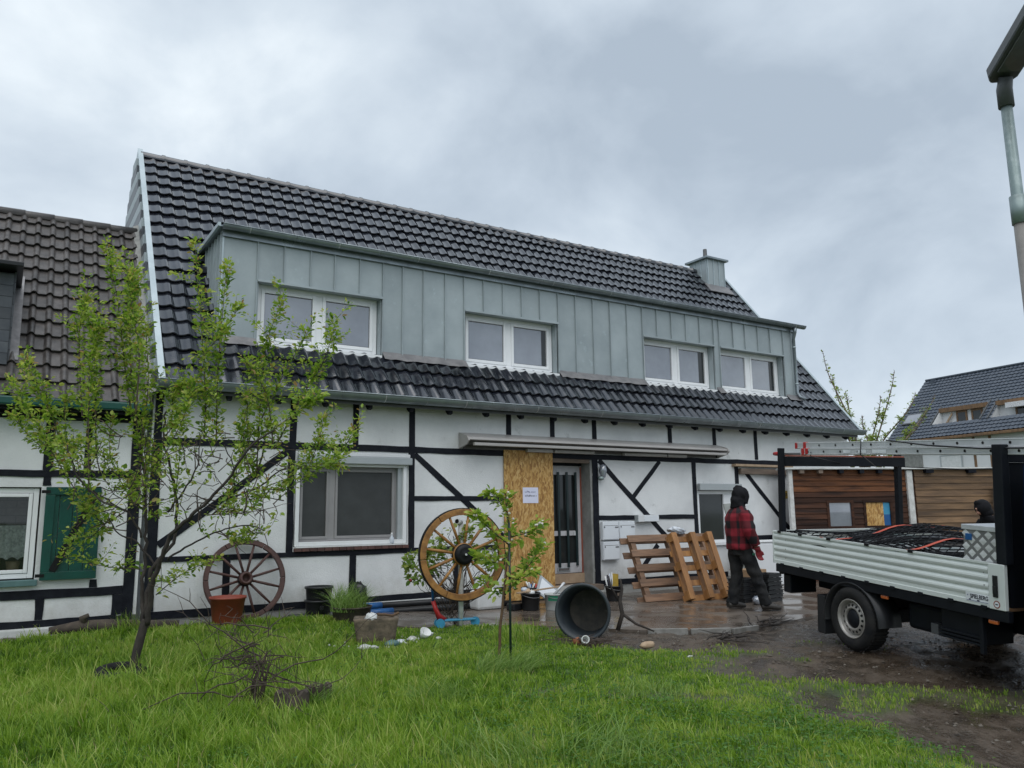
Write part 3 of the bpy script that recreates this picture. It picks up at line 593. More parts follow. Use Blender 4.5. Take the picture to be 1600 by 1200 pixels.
# lead apron under the panels between the windows
spans = [(DX0, 3.15), (5.25, 6.86), (8.93, 11.15), (13.25, 13.46), (15.6, DX1)]
for a, b_ in spans:
    mt = roofmat_(a, 0.80 / math.cos(SL) * 0.62, 0.085); 
    mb = MB(); n = max(3, int((b_ - a) / 0.10)); vs = []
    for j in range(n + 1):
        xx = a + (b_ - a) * j / n; jz = random.uniform(-0.012, 0.012)
        vs += [(xx, DY - 0.02, 4.25 + jz * 0.3), (xx, DY - 0.055, 4.215 + jz), (xx, DY - 0.16, 4.10 + jz)]
    mb.add(vs, [(3 * j + k, 3 * j + k + 1, 3 * j + 4 + k, 3 * j + 3 + k) for j in range(n) for k in (0, 1)], True); dp(mb.build('lead_apron', 'lead'))
# dormer downpipe
dpz = [(15.93, DY - 0.16, DZ1 - 0.02), (15.93, DY - 0.15, DZ1 - 0.13), (15.97, DY - 0.07, DZ1 - 0.28), (15.97, DY - 0.07, 4.30), (15.99, DY - 0.12, 4.20), (16.03, DY - 0.24, 4.12)]
pp = hp(MB().tube(dpz, [0.05, 0.042, 0.036, 0.036, 0.038, 0.038], 10).build('downpipe', 'zinc_gutter'))
for z_ in (5.4, 4.5): hp(MB().tube([(15.97, DY - 0.07, z_), (15.97, DY - 0.07, z_ + 0.035)], 0.043, 10).build('pipe_clip', 'zinc_light'))

def frame_ring(mb, x0, x1, z0, z1, wd, y0, y1, eps=0.0):
    mb.box(x0, x0 + wd, y0, y1, z0, z1); mb.box(x1 - wd, x1, y0, y1, z0, z1)
    mb.box(x0 + wd, x1 - wd, y0 + eps, y1 - eps, z1 - wd, z1); mb.box(x0 + wd, x1 - wd, y0 + eps, y1 - eps, z0, z0 + wd)
def dormer_window(a, b_, lab):
    y = DY + 0.17; z0, z1 = 4.20, 5.17
    wn = empty('window', None, None); hp(wn); wn.matrix_parent_inverse = house_inv; wn['label'] = lab
    mb = MB(); frame_ring(mb, a + 0.03, b_ - 0.03, z0, z1, 0.075, y - 0.02, y + 0.06, 0.002); mid = (a + b_) / 2; mb.box(mid - 0.06, mid + 0.06, y - 0.018, y + 0.058, z0 + 0.075, z1 - 0.075)
    mb.build('frame', 'pvc', wn, 0.006)
    for p0, p1 in ((a + 0.105, mid - 0.06), (mid + 0.06, b_ - 0.105)):
        s = MB(); frame_ring(s, p0 - 0.002, p1 + 0.002, z0 + 0.073, z1 - 0.073, 0.055, y - 0.035, y + 0.05, 0.002); s.build('sash', 'pvc', wn, 0.006)
        B('gasket', 'black_plastic', p0 + 0.05, p1 - 0.05, y + 0.006, y + 0.014, z0 + 0.125, z1 - 0.125, wn)
        B('pane', 'glass', p0 + 0.062, p1 - 0.062, y - 0.002, y + 0.004, z0 + 0.14, z1 - 0.14, wn)
    if a > 6: B('reveal_reflection', 'glass_dark', b_ - 0.167 - (0.10 if a < 10 else 0.16), b_ - 0.170, y - 0.0045, y - 0.0022, z0 + 0.142, z1 - 0.142, wn)  # dark strip on the right pane, painting in the reflection of the side reveal
    MB().prism([(y - 0.022, z0 + 0.02), (DY - 0.085, z0 - 0.03), (DY - 0.085, z0 - 0.085), (DY - 0.055, z0 - 0.085), (DY - 0.05, z0 - 0.06), (y - 0.022, z0 - 0.03)], a + 0.022, b_ - 0.022, 'x').build('sill', 'pvc', wn)
    r_ = MB(); r_.box(a, a + 0.02, DY + 0.012, y + 0.05, z0 - 0.04, WT); r_.box(b_ - 0.02, b_, DY + 0.012, y + 0.05, z0 - 0.04, WT); r_.box(a + 0.02, b_ - 0.02, DY + 0.012, y + 0.05, WT - 0.02, WT); r_.build('reveal', 'zinc', wn)
    B('head_trim', 'zinc', a - 0.01, b_ + 0.01, DY - 0.05, DY - 0.014, WT - 0.03, WT + 0.005, wn)
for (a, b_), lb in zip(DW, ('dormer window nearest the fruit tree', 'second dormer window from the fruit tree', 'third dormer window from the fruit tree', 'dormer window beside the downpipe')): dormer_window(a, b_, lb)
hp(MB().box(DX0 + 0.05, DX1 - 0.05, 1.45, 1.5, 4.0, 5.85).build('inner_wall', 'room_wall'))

# ground floor window with roller shutter box and brick sill
wn = empty('window', None, None); hp(wn); wn.matrix_parent_inverse = house_inv; wn['label'] = 'wide ground floor window with grey sashes'
mb = MB(); frame_ring(mb, 3.735, 5.555, 1.075, 2.335, 0.06, -0.02, 0.10, 0.002); mb.build('frame', 'pvc', wn, 0.005)
B('frame_track', 'alu_grey', 5.42, 5.493, 0.03, 0.11, 1.137, 2.273, wn)
mb = MB(); frame_ring(mb, 3.797, 5.418, 1.137, 2.273, 0.035, 0.09, 0.16, 0.002); mb.box(4.285, 4.385, 0.092, 0.158, 1.172, 2.238); mb.build('sash', 'pvc_grey', wn, 0.004)
for a, b_ in ((3.834, 4.284), (4.386, 5.382)):
    s = MB(); frame_ring(s, a, b_, 1.173, 2.237, 0.04, 0.08, 0.15, 0.002); s.build('sash', 'pvc_grey', wn, 0.004)
    B('pane', 'screen', a + 0.041, b_ - 0.041, 0.11, 0.118, 1.214, 2.196, wn)
B('shutter_box', 'alu_grey', 3.74, 5.62, -0.10, -0.018, 2.315, 2.43, wn, 0.01)
B('box_top', 'white_wall', 3.75, 5.60, -0.06, -0.02, 2.434, 2.49, wn, 0.01)
B('sill', 'white_plastic', 3.74, 5.55, -0.05, 0.08, 1.05, 1.072, wn, 0.004)
for i in range(16): B('brick', 'brick', 3.73 + i * 0.116, 3.73 + i * 0.116 + 0.108, -0.062, 0.02, 0.999, 1.046, wn, 0.004)
wn = empty('window', None, None); hp(wn); wn.matrix_parent_inverse = house_inv; wn['label'] = 'narrow ground floor window behind the pallets'
mb = MB(); frame_ring(mb, 12.14, 13.21, 0.86, 1.94, 0.07, 0.03, 0.13, 0.002); mb.box(12.93, 13.14, 0.034, 0.126, 0.93, 1.87); mb.build('frame', 'pvc', wn, 0.005)
B('pane', 'glass_dark', 12.211, 12.929, 0.07, 0.078, 0.931, 1.869, wn)
B('shutter_box', 'alu_grey', 12.13, 13.38, -0.10, -0.018, 1.945, 2.085, wn, 0.01)
B('sill', 'pvc', 12.1, 13.25, -0.06, 0.03, 0.82, 0.855, wn, 0.005)

# entrance: recessed door, reveal and step
dr = empty('door', None, None); hp(dr); dr.matrix_parent_inverse = house_inv; dr['label'] = 'pale glazed entrance door with three dark green bars'
mb = MB(); mb.box(8.47, 8.62, 0.27, 0.33, 0.42, 2.40); mb.box(9.23, 9.345, 0.27, 0.33, 0.42, 2.40); mb.box(8.62, 9.23, 0.272, 0.328, 2.23, 2.40); mb.box(8.62, 9.23, 0.272, 0.328, 0.42, 0.60); mb.build('leaf', 'door_paint', dr, 0.004)
B('pane', 'glass_dark', 8.62, 9.23, 0.295, 0.305, 0.60, 2.23, dr); B('lock_rail', 'door_paint', 8.60, 9.20, 0.262, 0.292, 1.10, 1.19, dr, 0.004)
for x in (8.78, 8.98, 9.185): B('bar', 'dark_green', x - 0.022, x + 0.022, 0.235, 0.262, 0.53 if x != 9.185 else 0.55, 2.28, dr, 0.004)
B('letter_slot', 'alu_grey', 8.73, 9.02, 0.255, 0.268, 0.45, 0.53, dr, 0.004); B('slot_flap', 'awning_dark', 8.755, 8.995, 0.250, 0.254, 0.468, 0.512, dr)
B('bottom_board', 'sand_wood', 8.47, 9.345, 0.25, 0.30, 0.235, 0.41, dr, 0.003); B('transom', 'timber', 8.47, 9.345, 0.255, 0.325, 2.405, 2.50, dr); B('door_handle', 'alu_bright', 9.12, 9.15, 0.235, 0.262, 1.10, 1.18, dr, 0.004)
hp(B('door_reveal', 'concrete', 9.345, 9.398, 0.002, 0.34, 0.12, 2.50)); hp(B('door_reveal', 'concrete', 8.465, 8.469, 0.02, 0.34, 0.12, 2.5)); hp(B('lintel_board', 'wood_grey', 8.47, 9.40, 0.01, 0.10, 2.44, 2.515))
hp(MB().box(9.30, 9.335, 0.262, 0.269, 0.4, 2.38).build('red_cable', 'rust_red'))
hp(B('door_step', 'concrete', 8.30, 9.62, -0.42, 0.34, -0.05, 0.125, None, 0.015)); hp(B('door_step', 'wood_grey', 8.44, 9.44, -0.20, 0.28, 0.126, 0.225, None, 0.012))
ob = hp(B('osb_panel', 'osb', 7.41, 8.455, -0.045, -0.022, 0.04, 2.63)); ob['label'] = 'raw chipboard sheet closing the opening beside the door'

# ---------------------------------------------------------------- neighbouring house
nb = empty('neighbour_house', 'low white half-timbered house with brown tiled roof and green shutter', 'house', (-1.5, 0, 0)); nb_inv = Matrix.Translation((1.5, 0, 0))
def np_(o): o.parent = nb; o.matrix_parent_inverse = nb_inv; return o
NXL, NXR = -7.0, 1.64; NO = (-0.62, 0.44, 0.76, 1.93)
mb = MB(); xs_ = [NXL, NO[0], NO[1], NXR]; zs_ = [0.26, NO[2], NO[3], 2.98]
for i in range(3):
    for k in range(3):
        if i == 1 and k == 1: continue
        mb.add([(xs_[i], 0.02, zs_[k]), (xs_[i + 1], 0.02, zs_[k]), (xs_[i + 1], 0.02, zs_[k + 1]), (xs_[i], 0.02, zs_[k + 1])], [(0, 1, 2, 3)])
mb.add([(NXL, 0.02, -0.1), (NXL, 5.4, -0.1), (NXL, 5.4, 3.1), (NXL, 2.6, 6.35), (NXL, 0.02, 3.2)], [(0, 1, 2, 3, 4)])
x0, x1, z0, z1 = NO; mb.add([(x0, 0.02, z0), (x0, 0.3, z0), (x0, 0.3, z1), (x0, 0.02, z1), (x1, 0.02, z0), (x1, 0.3, z0), (x1, 0.3, z1), (x1, 0.02, z1)], [(0, 1, 2, 3), (4, 7, 6, 5), (3, 2, 6, 7), (0, 4, 5, 1)])
np_(mb.build('wall', 'plaster')); np_(B('plinth', 'plinth_white', NXL, 1.40, -0.06, 0.02, -0.05, 0.185, None, 0.02))
def nbeam(x0, x1, z0, z1, pr=0.016): np_(hewn(MB(), x0, x1, z0, z1, 0.02 - pr, 0.05).build('timber_beam', 'timber'))
nbeam(NXL, 1.46, 2.06, 2.15); nbeam(NXL, 1.46, 0.53, 0.64); nbeam(NXL, 1.40, 0.188, 0.275); nbeam(NXL, 1.64, 2.80, 2.93, 0.014)
for a, b_, z0, z1 in ((0.435, 0.545, 2.15, 2.80), (0.47, 0.565, 0.275, 0.53), (1.06, 1.15, 0.64, 0.74), (1.46, 1.60, 0.10, 2.80), (1.34, 1.455, 0.275, 0.53), (0.45, 0.54, 1.95, 2.06), (-1.2, -1.1, 0.275, 2.8), (0.90, 0.98, 2.15, 2.80), (-0.7, -0.6, 0.64, 2.06)): nbeam(a, b_, z0, z1, 0.012)
# window with net curtain, seen through clear glass
wn = empty('window', None, None); np_(wn); wn.matrix_parent_inverse = nb_inv; wn['label'] = 'white window with a lace half curtain'
mb = MB(); frame_ring(mb, -0.60, 0.42, 0.79, 1.915, 0.06, 0.06, 0.14, 0.002); mb.build('frame', 'pvc', wn, 0.006); mb = MB(); frame_ring(mb, -0.535, 0.355, 0.855, 1.85, 0.045, 0.05, 0.12, 0.002); mb.build('sash', 'pvc', wn, 0.006)
mg = bpy.data.materials.new('clear_glass'); mg.use_nodes = True; t = mg.node_tree; g_ = t.nodes.new('ShaderNodeBsdfGlossy'); g_.inputs['Roughness'].default_value = 0.02; tr = t.nodes.new('ShaderNodeBsdfTransparent'); tr.inputs[0].default_value = (0.85, 0.88, 0.87, 1); fz = t.nodes.new('ShaderNodeFresnel'); fz.inputs[0].default_value = 1.5
ms = t.nodes.new('ShaderNodeMixShader'); t.links.new(fz.outputs[0], ms.inputs[0]); t.links.new(tr.outputs[0], ms.inputs[1]); t.links.new(g_.outputs[0], ms.inputs[2]); t.links.new(ms.outputs[0], t.nodes['Material Output'].inputs[0]); MAT['clear_glass'] = mg
B('pane', 'clear_glass', -0.49, 0.31, 0.075, 0.08, 0.90, 1.805, wn)
mb = MB(); n = 50; vs = []
for j in range(n + 1):
    x = -0.5 + 0.83 * j / n; y = 0.125 + 0.014 * math.sin(j * 1.1)
    vs += [(x, y, 1.02 + 0.035 * abs(math.sin(j * 0.42))), (x, y, 1.45)]
mb.add(vs, [(2 * j, 2 * j + 2, 2 * j + 3, 2 * j + 1) for j in range(n)], True); mb.build('curtain', 'curtain', wn)
for x in (-0.35, -0.02, 0.2): MB().lathe([(0.06, 0.86), (0.085, 1.0), (0.07, 1.0), (0.0, 0.98)], 12, Matrix.Translation((x, 0.27, 0))).build('flower_pot', 'sand_wood', wn)
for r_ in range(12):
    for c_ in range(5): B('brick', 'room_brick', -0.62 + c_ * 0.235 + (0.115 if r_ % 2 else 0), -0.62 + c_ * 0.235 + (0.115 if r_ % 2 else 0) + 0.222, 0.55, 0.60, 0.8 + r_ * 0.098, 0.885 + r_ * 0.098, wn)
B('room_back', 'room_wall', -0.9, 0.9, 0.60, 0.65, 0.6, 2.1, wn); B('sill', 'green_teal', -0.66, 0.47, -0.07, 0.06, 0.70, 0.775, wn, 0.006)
sh = empty('shutter', None, None); np_(sh); sh.matrix_parent_inverse = nb_inv; sh['label'] = 'dark green board shutter with diagonal brace'
for i in range(4): B('board', 'green_paint', 0.50 + i * 0.155, 0.50 + (i + 1) * 0.155 - 0.006, -0.035, 0.0, 0.76, 1.93, sh, 0.004)
for z in (0.76, 1.83): B('batten', 'green_paint', 0.49, 1.125, -0.062, -0.036, z, z + 0.10, sh, 0.004)
for x in (0.49, 1.02): B('stile', 'green_paint', x, x + 0.105, -0.0595, -0.036, 0.862, 1.828, sh, 0.004)
a = Vector((0.62, 0, 0.87)); d = Vector((0.42, 0, 0.93)); mt = Matrix.Translation(a) @ Matrix.Rotation(-math.atan2(d.z, d.x), 4, 'Y'); MB().box(0, d.length, -0.066, -0.036, -0.04, 0.04, mt).build('brace', 'black_iron', sh, 0.003)
for z in (0.82, 1.87): B('hinge', 'black_iron', 0.44, 0.54, -0.07, -0.063, z - 0.02, z + 0.02, sh)
nzr = lambda y: 3.05 + (y + 0.25) * 1.179; NSL = math.atan2(3.36, 2.85)
mb = MB(); mb.add([(NXL, -0.25, 3.0), (NXR + 0.02, -0.25, 3.0), (NXR + 0.02, 2.6, 6.36), (NXL, 2.6, 6.36), (NXR + 0.02, 5.5, 2.95), (NXL, 5.5, 2.95)], [(0, 1, 2, 3), (3, 2, 4, 5)]); nroof = np_(mb.build('roof', 'roof_base'))
nt_me = tile_mesh('tile', 0.20, 0.317, 'tile_brown', 'r'); cand = []
for r_ in range(14):
    for c_ in range(32):
        x = 1.43 - c_ * 0.20; s = r_ * 0.317
        if x < -0.02 and 0.9 < s < 2.6 and x > -2.2: continue
        mt = Matrix.Translation((x, -0.27 + s * math.cos(NSL), 3.03 + s * math.sin(NSL))) @ Matrix.Rotation(NSL, 4, 'X') @ Matrix.Rotation(R(random.uniform(-0.8, 0.8)), 4, 'Z') @ Matrix.Translation((0, 0, random.uniform(0, 0.007)))
        cand.append((x < -0.9, mt))
cand.sort(key=lambda t: t[0])
for f_, mt in [c for c in cand if not c[0]]:
    o = bpy.data.objects.new('tile', nt_me); C.objects.link(o); o.parent = nroof; o.matrix_local = mt
join_tiles('roof_tiles', nt_me, [mt for f_, mt in cand if f_], 'tile_brown', nroof)
rm2 = MB().add([(xx, rr_ * math.cos(math.pi * (-0.15 + 1.3 * j / 8)), rr_ * 0.62 * math.sin(math.pi * (-0.15 + 1.3 * j / 8))) for xx, rr_ in ((0, 0.14), (0.42, 0.155)) for j in range(9)] + [(0.42, 0.13 * math.cos(math.pi * (-0.15 + 1.3 * j / 8)), 0.08 * math.sin(math.pi * (-0.15 + 1.3 * j / 8))) for j in range(9)], [(i * 9 + j, i * 9 + j + 1, (i + 1) * 9 + j + 1, (i + 1) * 9 + j) for i in (0, 1) for j in range(8)], True).mesh('ridge_tile'); rm2.materials.append(MAT['tile_brown'])
for k in range(20):
    o = bpy.data.objects.new('ridge_tile', rm2); C.objects.link(o); o.parent = nroof; o.location = (1.62 - 0.41 * (k + 1), 2.6, 6.36)
o = MB().add([(NXR - 0.07 + 0.02 * (j % 2), -0.2 + 2.8 * j / 20 - 0.03, nzr(-0.2 + 2.8 * j / 20) + 0.07) for j in range(21)] + [(NXR + 0.05, -0.2 + 2.8 * j / 20 - 0.03, nzr(-0.2 + 2.8 * j / 20) + 0.13) for j in range(21)], [(j, j + 1, 22 + j, 21 + j) for j in range(20)]).build('mortar_fillet', 'concrete', nroof)
# green eaves gutter board and cable
np_(MB().box(NXL, 1.62, -0.37, -0.26, 2.93, 3.04).build('gutter', 'green_paint', None, 0.02)); np_(MB().box(NXL, 1.62, -0.26, 0.02, 2.90, 2.96).build('soffit', 'timber'))
np_(MB().tube([(-2 + 0.3 * i, -0.10, 2.86 - 0.05 * math.sin(i * 0.55) ** 2) for i in range(12)], 0.008, 5).build('cable', 'black_plastic'))
# slate-hung dormer at the picture's rim
nd = MB().prism([(0.10, 3.50), (0.10, 4.72), (1.45, 4.86), (1.45, 5.05)], -2.1, -0.06, 'x'); ndo = np_(nd.build('dormer', 'slate'))
for r_ in range(8):
    z0 = 3.55 + r_ * 0.15
    yb = -0.25 + (z0 - 3.05) / 1.179
    ya = 0.10
    while ya < yb + 0.1:
        B('slate', 'slate', -0.062, -0.040, ya, ya + 0.245, z0, z0 + 0.145, ndo); ya += 0.25
for r_ in range(8):
    for c_ in range(8): B('slate', 'slate', -2.1 + c_ * 0.255, -2.1 + c_ * 0.255 + 0.25, 0.075, 0.099, 3.5 + r_ * 0.15, 3.645 + r_ * 0.15, ndo)
B('dormer_roof', 'black_plastic', -2.2, 0.03, 0.0, 1.5, 4.74, 4.80, ndo, 0.01, None, (R(3), 0, 0)); B('flashing', 'lead', -0.04, 0.06, 0.0, 0.02, 0, 1.9, ndo, 0, (0, 0.12, 3.58), (-(math.pi / 2 - NSL), 0, 0))

# ---------------------------------------------------------------- fittings on the facade
aw = empty('folding_awning', 'closed grey folding arm awning above the entrance', 'awning', (9.65, 0, 2.6)); ai = Matrix.Translation((-9.65, 0, -2.6))
def ap(o): o.parent = aw; o.matrix_parent_inverse = ai; return o
ap(MB().prism([(-0.02, 2.74), (-0.02, 2.90), (-0.30, 2.80), (-0.32, 2.76)], 6.55, 12.75, 'x').build('top_cover', 'awning', None)); ap(MB().box(6.65, 12.70, -0.34, -0.27, 2.66, 2.71).build('front_bar', 'awning', None, 0.008))
ap(MB().tube([(6.62, -0.15, 2.735), (12.7, -0.15, 2.735)], 0.05, 10).build('fabric_roll', 'awning_dark')); ap(MB().box(6.6, 12.7, -0.03, -0.018, 2.62, 2.74).build('wall_rail', 'awning_dark'))
for x in (6.52, 12.752): ap(MB().prism([(-0.02, 2.62), (-0.02, 2.90), (-0.30, 2.82), (-0.36, 2.74), (-0.28, 2.68)], x, x + 0.028, 'x').build('end_cap', 'awning'))
for xa, xb in ((7.2, 9.3), (12.2, 10.1)): ap(MB().tube([(xa, -0.10, 2.70), (xb, -0.19, 2.69)], 0.018, 6).build('arm', 'awning_dark'))
for i, (xa, xb) in enumerate(((7.86, 8.42), (8.46, 9.38), (10.12, 11.22), (11.26, 11.78))):
    tag(B('light_strip', 'awning', xa, xb, -0.12, -0.03, 2.60, 2.66, None, 0.008), ['light strip above the chipboard sheet under the awning', 'light strip above the entrance door under the awning', 'long light strip above the K shaped timbers under the awning', 'short light strip farthest from the door under the awning'][i], 'light strip', 'light strips under the awning')
def mailbox(x0, z1, lab):
    t = empty('mailbox', lab, 'mailbox', (x0, 0, z1 - 0.34), group='mailboxes by the entrance')
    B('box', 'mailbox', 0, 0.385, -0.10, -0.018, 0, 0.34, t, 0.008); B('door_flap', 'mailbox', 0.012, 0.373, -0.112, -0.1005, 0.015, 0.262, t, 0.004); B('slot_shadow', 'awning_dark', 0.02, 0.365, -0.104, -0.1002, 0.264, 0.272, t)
    B('name_plate', 'alu_dull', 0.28, 0.36, -0.116, -0.1125, 0.225, 0.25, t); B('lock', 'black_plastic', 0.02, 0.04, -0.117, -0.1125, 0.23, 0.255, t)
mailbox(9.535, 1.345, 'upper mailbox next to the door post'); mailbox(9.935, 1.345, 'mailbox half hidden by the pallet top corner'); mailbox(9.535, 0.98, 'lower mailbox hanging alone below the pair')
t = empty('newspaper_box', 'flat pale newspaper box on the black beam above the pallets', 'box', (10.40, 0, 1.33)); B('body', 'white_wall', 0, 0.53, -0.12, -0.02, 0, 0.13, t, 0.006); B('end_plate', 'alu_grey', -0.012, 0.0, -0.122, -0.02, 0.0, 0.132, t); B('front_panel', 'mailbox', 0.15, 0.525, -0.126, -0.1205, 0.01, 0.12, t)
t = empty('wall_lamp', 'small glass wall lamp on the post beside the door', 'lamp', (9.52, -0.02, 2.1)); MB().lathe([(0.0, -0.02), (0.05, 0.0), (0.06, 0.03), (0.03, 0.06)], 12, Matrix.Translation((0, -0.09, 0.03))).build('base', 'galv', t); MB().lathe([(0.045, 0.07), (0.075, 0.2), (0.06, 0.30), (0, 0.32)], 12, Matrix.Translation((0.05, -0.09, 0))).build('lamp_shade', 'glass', t); MB().tube([(0, 0.0, 0.08), (0, -0.09, 0.06)], 0.018, 8).build('arm', 'galv', t)
t = empty('yellow_marker', 'small yellow utility plate near the house corner', 'sign', (14.85, 0, 1.78)); B('plate', 'yellow_sign', 0, 0.11, -0.012, -0.001, 0, 0.17, t, 0.003); B('print', 'ink_black', 0.02, 0.09, -0.0135, -0.0121, 0.09, 0.11, t); B('print', 'ink_black', 0.02, 0.07, -0.0135, -0.0121, 0.05, 0.065, t)
tag(B('wooden_batten', 'sand_wood', 13.18, 15.05, -0.14, -0.02, 2.46, 2.51, None, 0.004, None, (0, 0, 0)), 'pale upper batten above the brace next to the shed', 'batten', 'battens beside the shed'); tag(B('wooden_batten', 'wood_grey', 13.38, 14.98, -0.10, -0.02, 2.30, 2.42, None, 0.004), 'weathered grey lower batten above the brace next to the shed', 'batten', 'battens beside the shed')
t = empty('paper_notice', 'white printed paper notice pinned to the chipboard sheet', 'notice', (7.79, -0.046, 1.70)); B('sheet', 'paper', 0, 0.33, -0.002, 0, 0, 0.275, t)
def scribble(par, x, z, wds, h, m):
    mb = MB()
    for wd in wds:
        for k in range(wd):
            hh = h * random.choice((0.62, 0.62, 1.0)); mb.box(x, x + h * 0.16, -0.0032, -0.0021, z, z + hh); mb.box(x + h * 0.16, x + h * 0.45, -0.0032, -0.0021, z + random.choice((0, hh * 0.8)), z + hh * 0.2 + random.choice((0, hh * 0.4))); x += h * 0.58
        x += h * 0.5
    mb.build('printed_line', m, par)
scribble(t, 0.045, 0.185, (6, 5), 0.034, 'ink'); scribble(t, 0.045, 0.115, (12, 1), 0.032, 'ink_black')
t = empty('spray_bottle', 'small clear bottle on the window sill', 'bottle', (5.30, -0.02, 1.073)); MB().lathe([(0, 0), (0.033, 0.0), (0.035, 0.01), (0.035, 0.09), (0.014, 0.115), (0.013, 0.14)], 14).build('body', 'bag', t); MB().lathe([(0.016, 0.14), (0.016, 0.17), (0.0, 0.172)], 10).build('cap', 'white_plastic', t)

# ---------------------------------------------------------------- shed beside the house
shd = empty('timber_shed', 'brown weatherboarded shed with two small windows behind the truck', 'shed', (14.3, -0.5, 0), (0, 0, R(-21.3)))
for k in range(20):
    z0 = 0.02 + k * 0.118; z1 = z0 + 0.114; ty = 0.012
    m_ = 'shed_rust' if z0 > 1.95 or random.random() < 0.15 else 'shed_dark'
    segs = [(0.16, 2.93)]
    if z1 > 1.16 and z0 < 1.66: segs = [(0.16, 0.93), (1.58, 1.82), (2.54, 2.93)]
    for a, b_ in segs: MB().prism([(-0.014, z0), (0.022, z0), (0.022, z1 + 0.004), (0.004, z1 + 0.004)], a, b_, 'x').build('board', m_, shd)
for k in range(16):
    z0 = 0.02 + k * 0.147; MB().prism([(-0.014, z0), (0.022, z0), (0.022, z0 + 0.15), (0.004, z0 + 0.15)], 3.16, 5.45, 'x').build('board', 'shed_light', shd)
B('backing', 'black_plastic', 0.16, 5.45, 0.025, 0.04, 0.0, 1.14, shd); B('backing', 'black_plastic', 0.16, 5.45, 0.025, 0.04, 1.68, 2.38, shd)
for a, b_, lb in ((0.93, 1.58, 'left'), (1.82, 2.54, 'right')):
    wn = empty('window', None, None); wn.parent = shd
    mb = MB(); frame_ring(mb, a, b_, 1.10, 1.72, 0.06, -0.02, 0.04, 0.002); mb.build('frame', 'shed_dark', wn); 
    B('pane', 'glass', a + 0.06, b_ - 0.06 if lb == 'left' else b_ - 0.22, 0.01, 0.014, 1.16, 1.66, wn) if lb == 'left' else B('chipboard', 'osb', a + 0.06, b_ - 0.22, 0.01, 0.014, 1.16, 1.66, wn)
    if lb == 'right': B('poster', 'light_blue', b_ - 0.218, b_ - 0.06, 0.008, 0.012, 1.40, 1.66, wn); B('poster', 'blue_plastic', b_ - 0.218, b_ - 0.06, 0.008, 0.012, 1.16, 1.398, wn)
B('corner_post', 'post_white', 0.06, 0.155, -0.03, 0.06, 0, 2.40, shd, 0.005); B('corner_post', 'post_white', 2.94, 3.08, -0.05, 0.06, 0, 2.36, shd, 0.005, (0, 0, 0), (0, R(0.0), 0)); B('gap_panel', 'shed_dark', 3.082, 3.158, 0.01, 0.02, 0, 2.36, shd)
B('roof_edge', 'plinth_white', -0.05, 5.5, -0.12, 0.3, 2.385, 2.425, shd, 0.006)
for x in (0.3, 0.75, 1.25, 1.75, 2.2, 2.65, 3.4, 4.5): B('rafter', 'timber' if x > 1 else 'wood_grey', x, x + 0.2 if x > 3 else x + 0.10, -0.10, 0.0, 2.30, 2.383, shd)
B('side_wall', 'shed_light', 5.43, 5.452, 0.03, 1.6, 0, 2.36, shd); B('roof_sheet', 'concrete', 1.2, 5.5, 0.3, 1.6, 2.36, 2.40, shd)
t = empty('leaning_trunk', 'weathered dark trunk leaning against the pale shed boards', 'trunk', (19.0, -2.5, 0)); MB().tube([(0.0, 0.05, 0), (-0.02, 0.03, 1.2), (0.03, 0, 2.0)], [0.09, 0.08, 0.07], 8).build('trunk', 'log', t); MB().tube([(0.0, 0.03, 1.75), (0.13, -0.03, 1.9), (0.16, -0.05, 2.1)], [0.05, 0.04, 0.03], 6).build('stub', 'log', t)

# ---------------------------------------------------------------- far house on the right
bh = empty('far_house', 'white house with blue-black tiled roof and roof loggias beyond the shed', 'house', (52.59, 21.13, 0), (0, 0, math.atan2(-0.988, -0.153)))
BL = 20.0; BS = 6.48; bz = lambda s: 6.21 + s * 0.7127; by = lambda s: s * 0.7016
BOP = [(3.0, 6.5, 1.15, 2.98), (7.1, 10.6, 1.15, 2.95)]
B('wall', 'white_wall', 0.3, BL - 0.3, 0.4, 8.6, -0.2, 6.45, bh)
gb = MB().prism([(0.4, 6.4), (8.7, 6.4), (4.55, 10.7)], 0.3, 0.5, 'x'); gb.build('gable', 'white_wall', bh)
mb = MB()
def rq(x0, x1, s0, s1): mb.add([(x0, by(s0), bz(s0) - 0.06), (x1, by(s0), bz(s0) - 0.06), (x1, by(s1), bz(s1) - 0.06), (x0, by(s1), bz(s1) - 0.06)], [(0, 1, 2, 3)])
rq(0, BL, -0.1, 1.15); rq(0, BL, 2.98, BS); rq(0, 3.0, 1.15, 2.98); rq(6.5, 7.1, 1.15, 2.98); rq(10.6, BL, 1.15, 2.98)
mb.add([(0, by(BS), bz(BS) - 0.06), (BL, by(BS), bz(BS) - 0.06), (BL, 9.1, 6.1), (0, 9.1, 6.1)], [(0, 1, 2, 3)])
broof = mb.build('roof', 'roof_base', bh)
fme = tile_mesh('tile', 0.30, 0.33, 'tile_far', 's'); SA = math.atan2(0.7127, 0.7016); ml = []
for r_ in range(20):
    for c_ in range(40):
        x = c_ * 0.30; s = r_ * 0.324
        if any(a - 0.15 < x < b_ - 0.15 and s0 - 0.15 < s < s1 - 0.1 for a, b_, s0, s1 in BOP): continue
        ml.append(Matrix.Translation((x, by(s), bz(s))) @ Matrix.Rotation(SA, 4, 'X') @ Matrix.Diagonal((1, 1, 1.2, 1)))
join_tiles('roof_tiles', fme, ml, 'tile_far', broof)
B('ridge', 'tile_far', 0, BL, by(BS) - 0.12, by(BS) + 0.12, bz(BS) - 0.02, bz(BS) + 0.12, broof, 0.05); B('gutter', 'brown_wood', 0, BL, -0.25, 0.0, 5.98, 6.16, bh, 0.03)
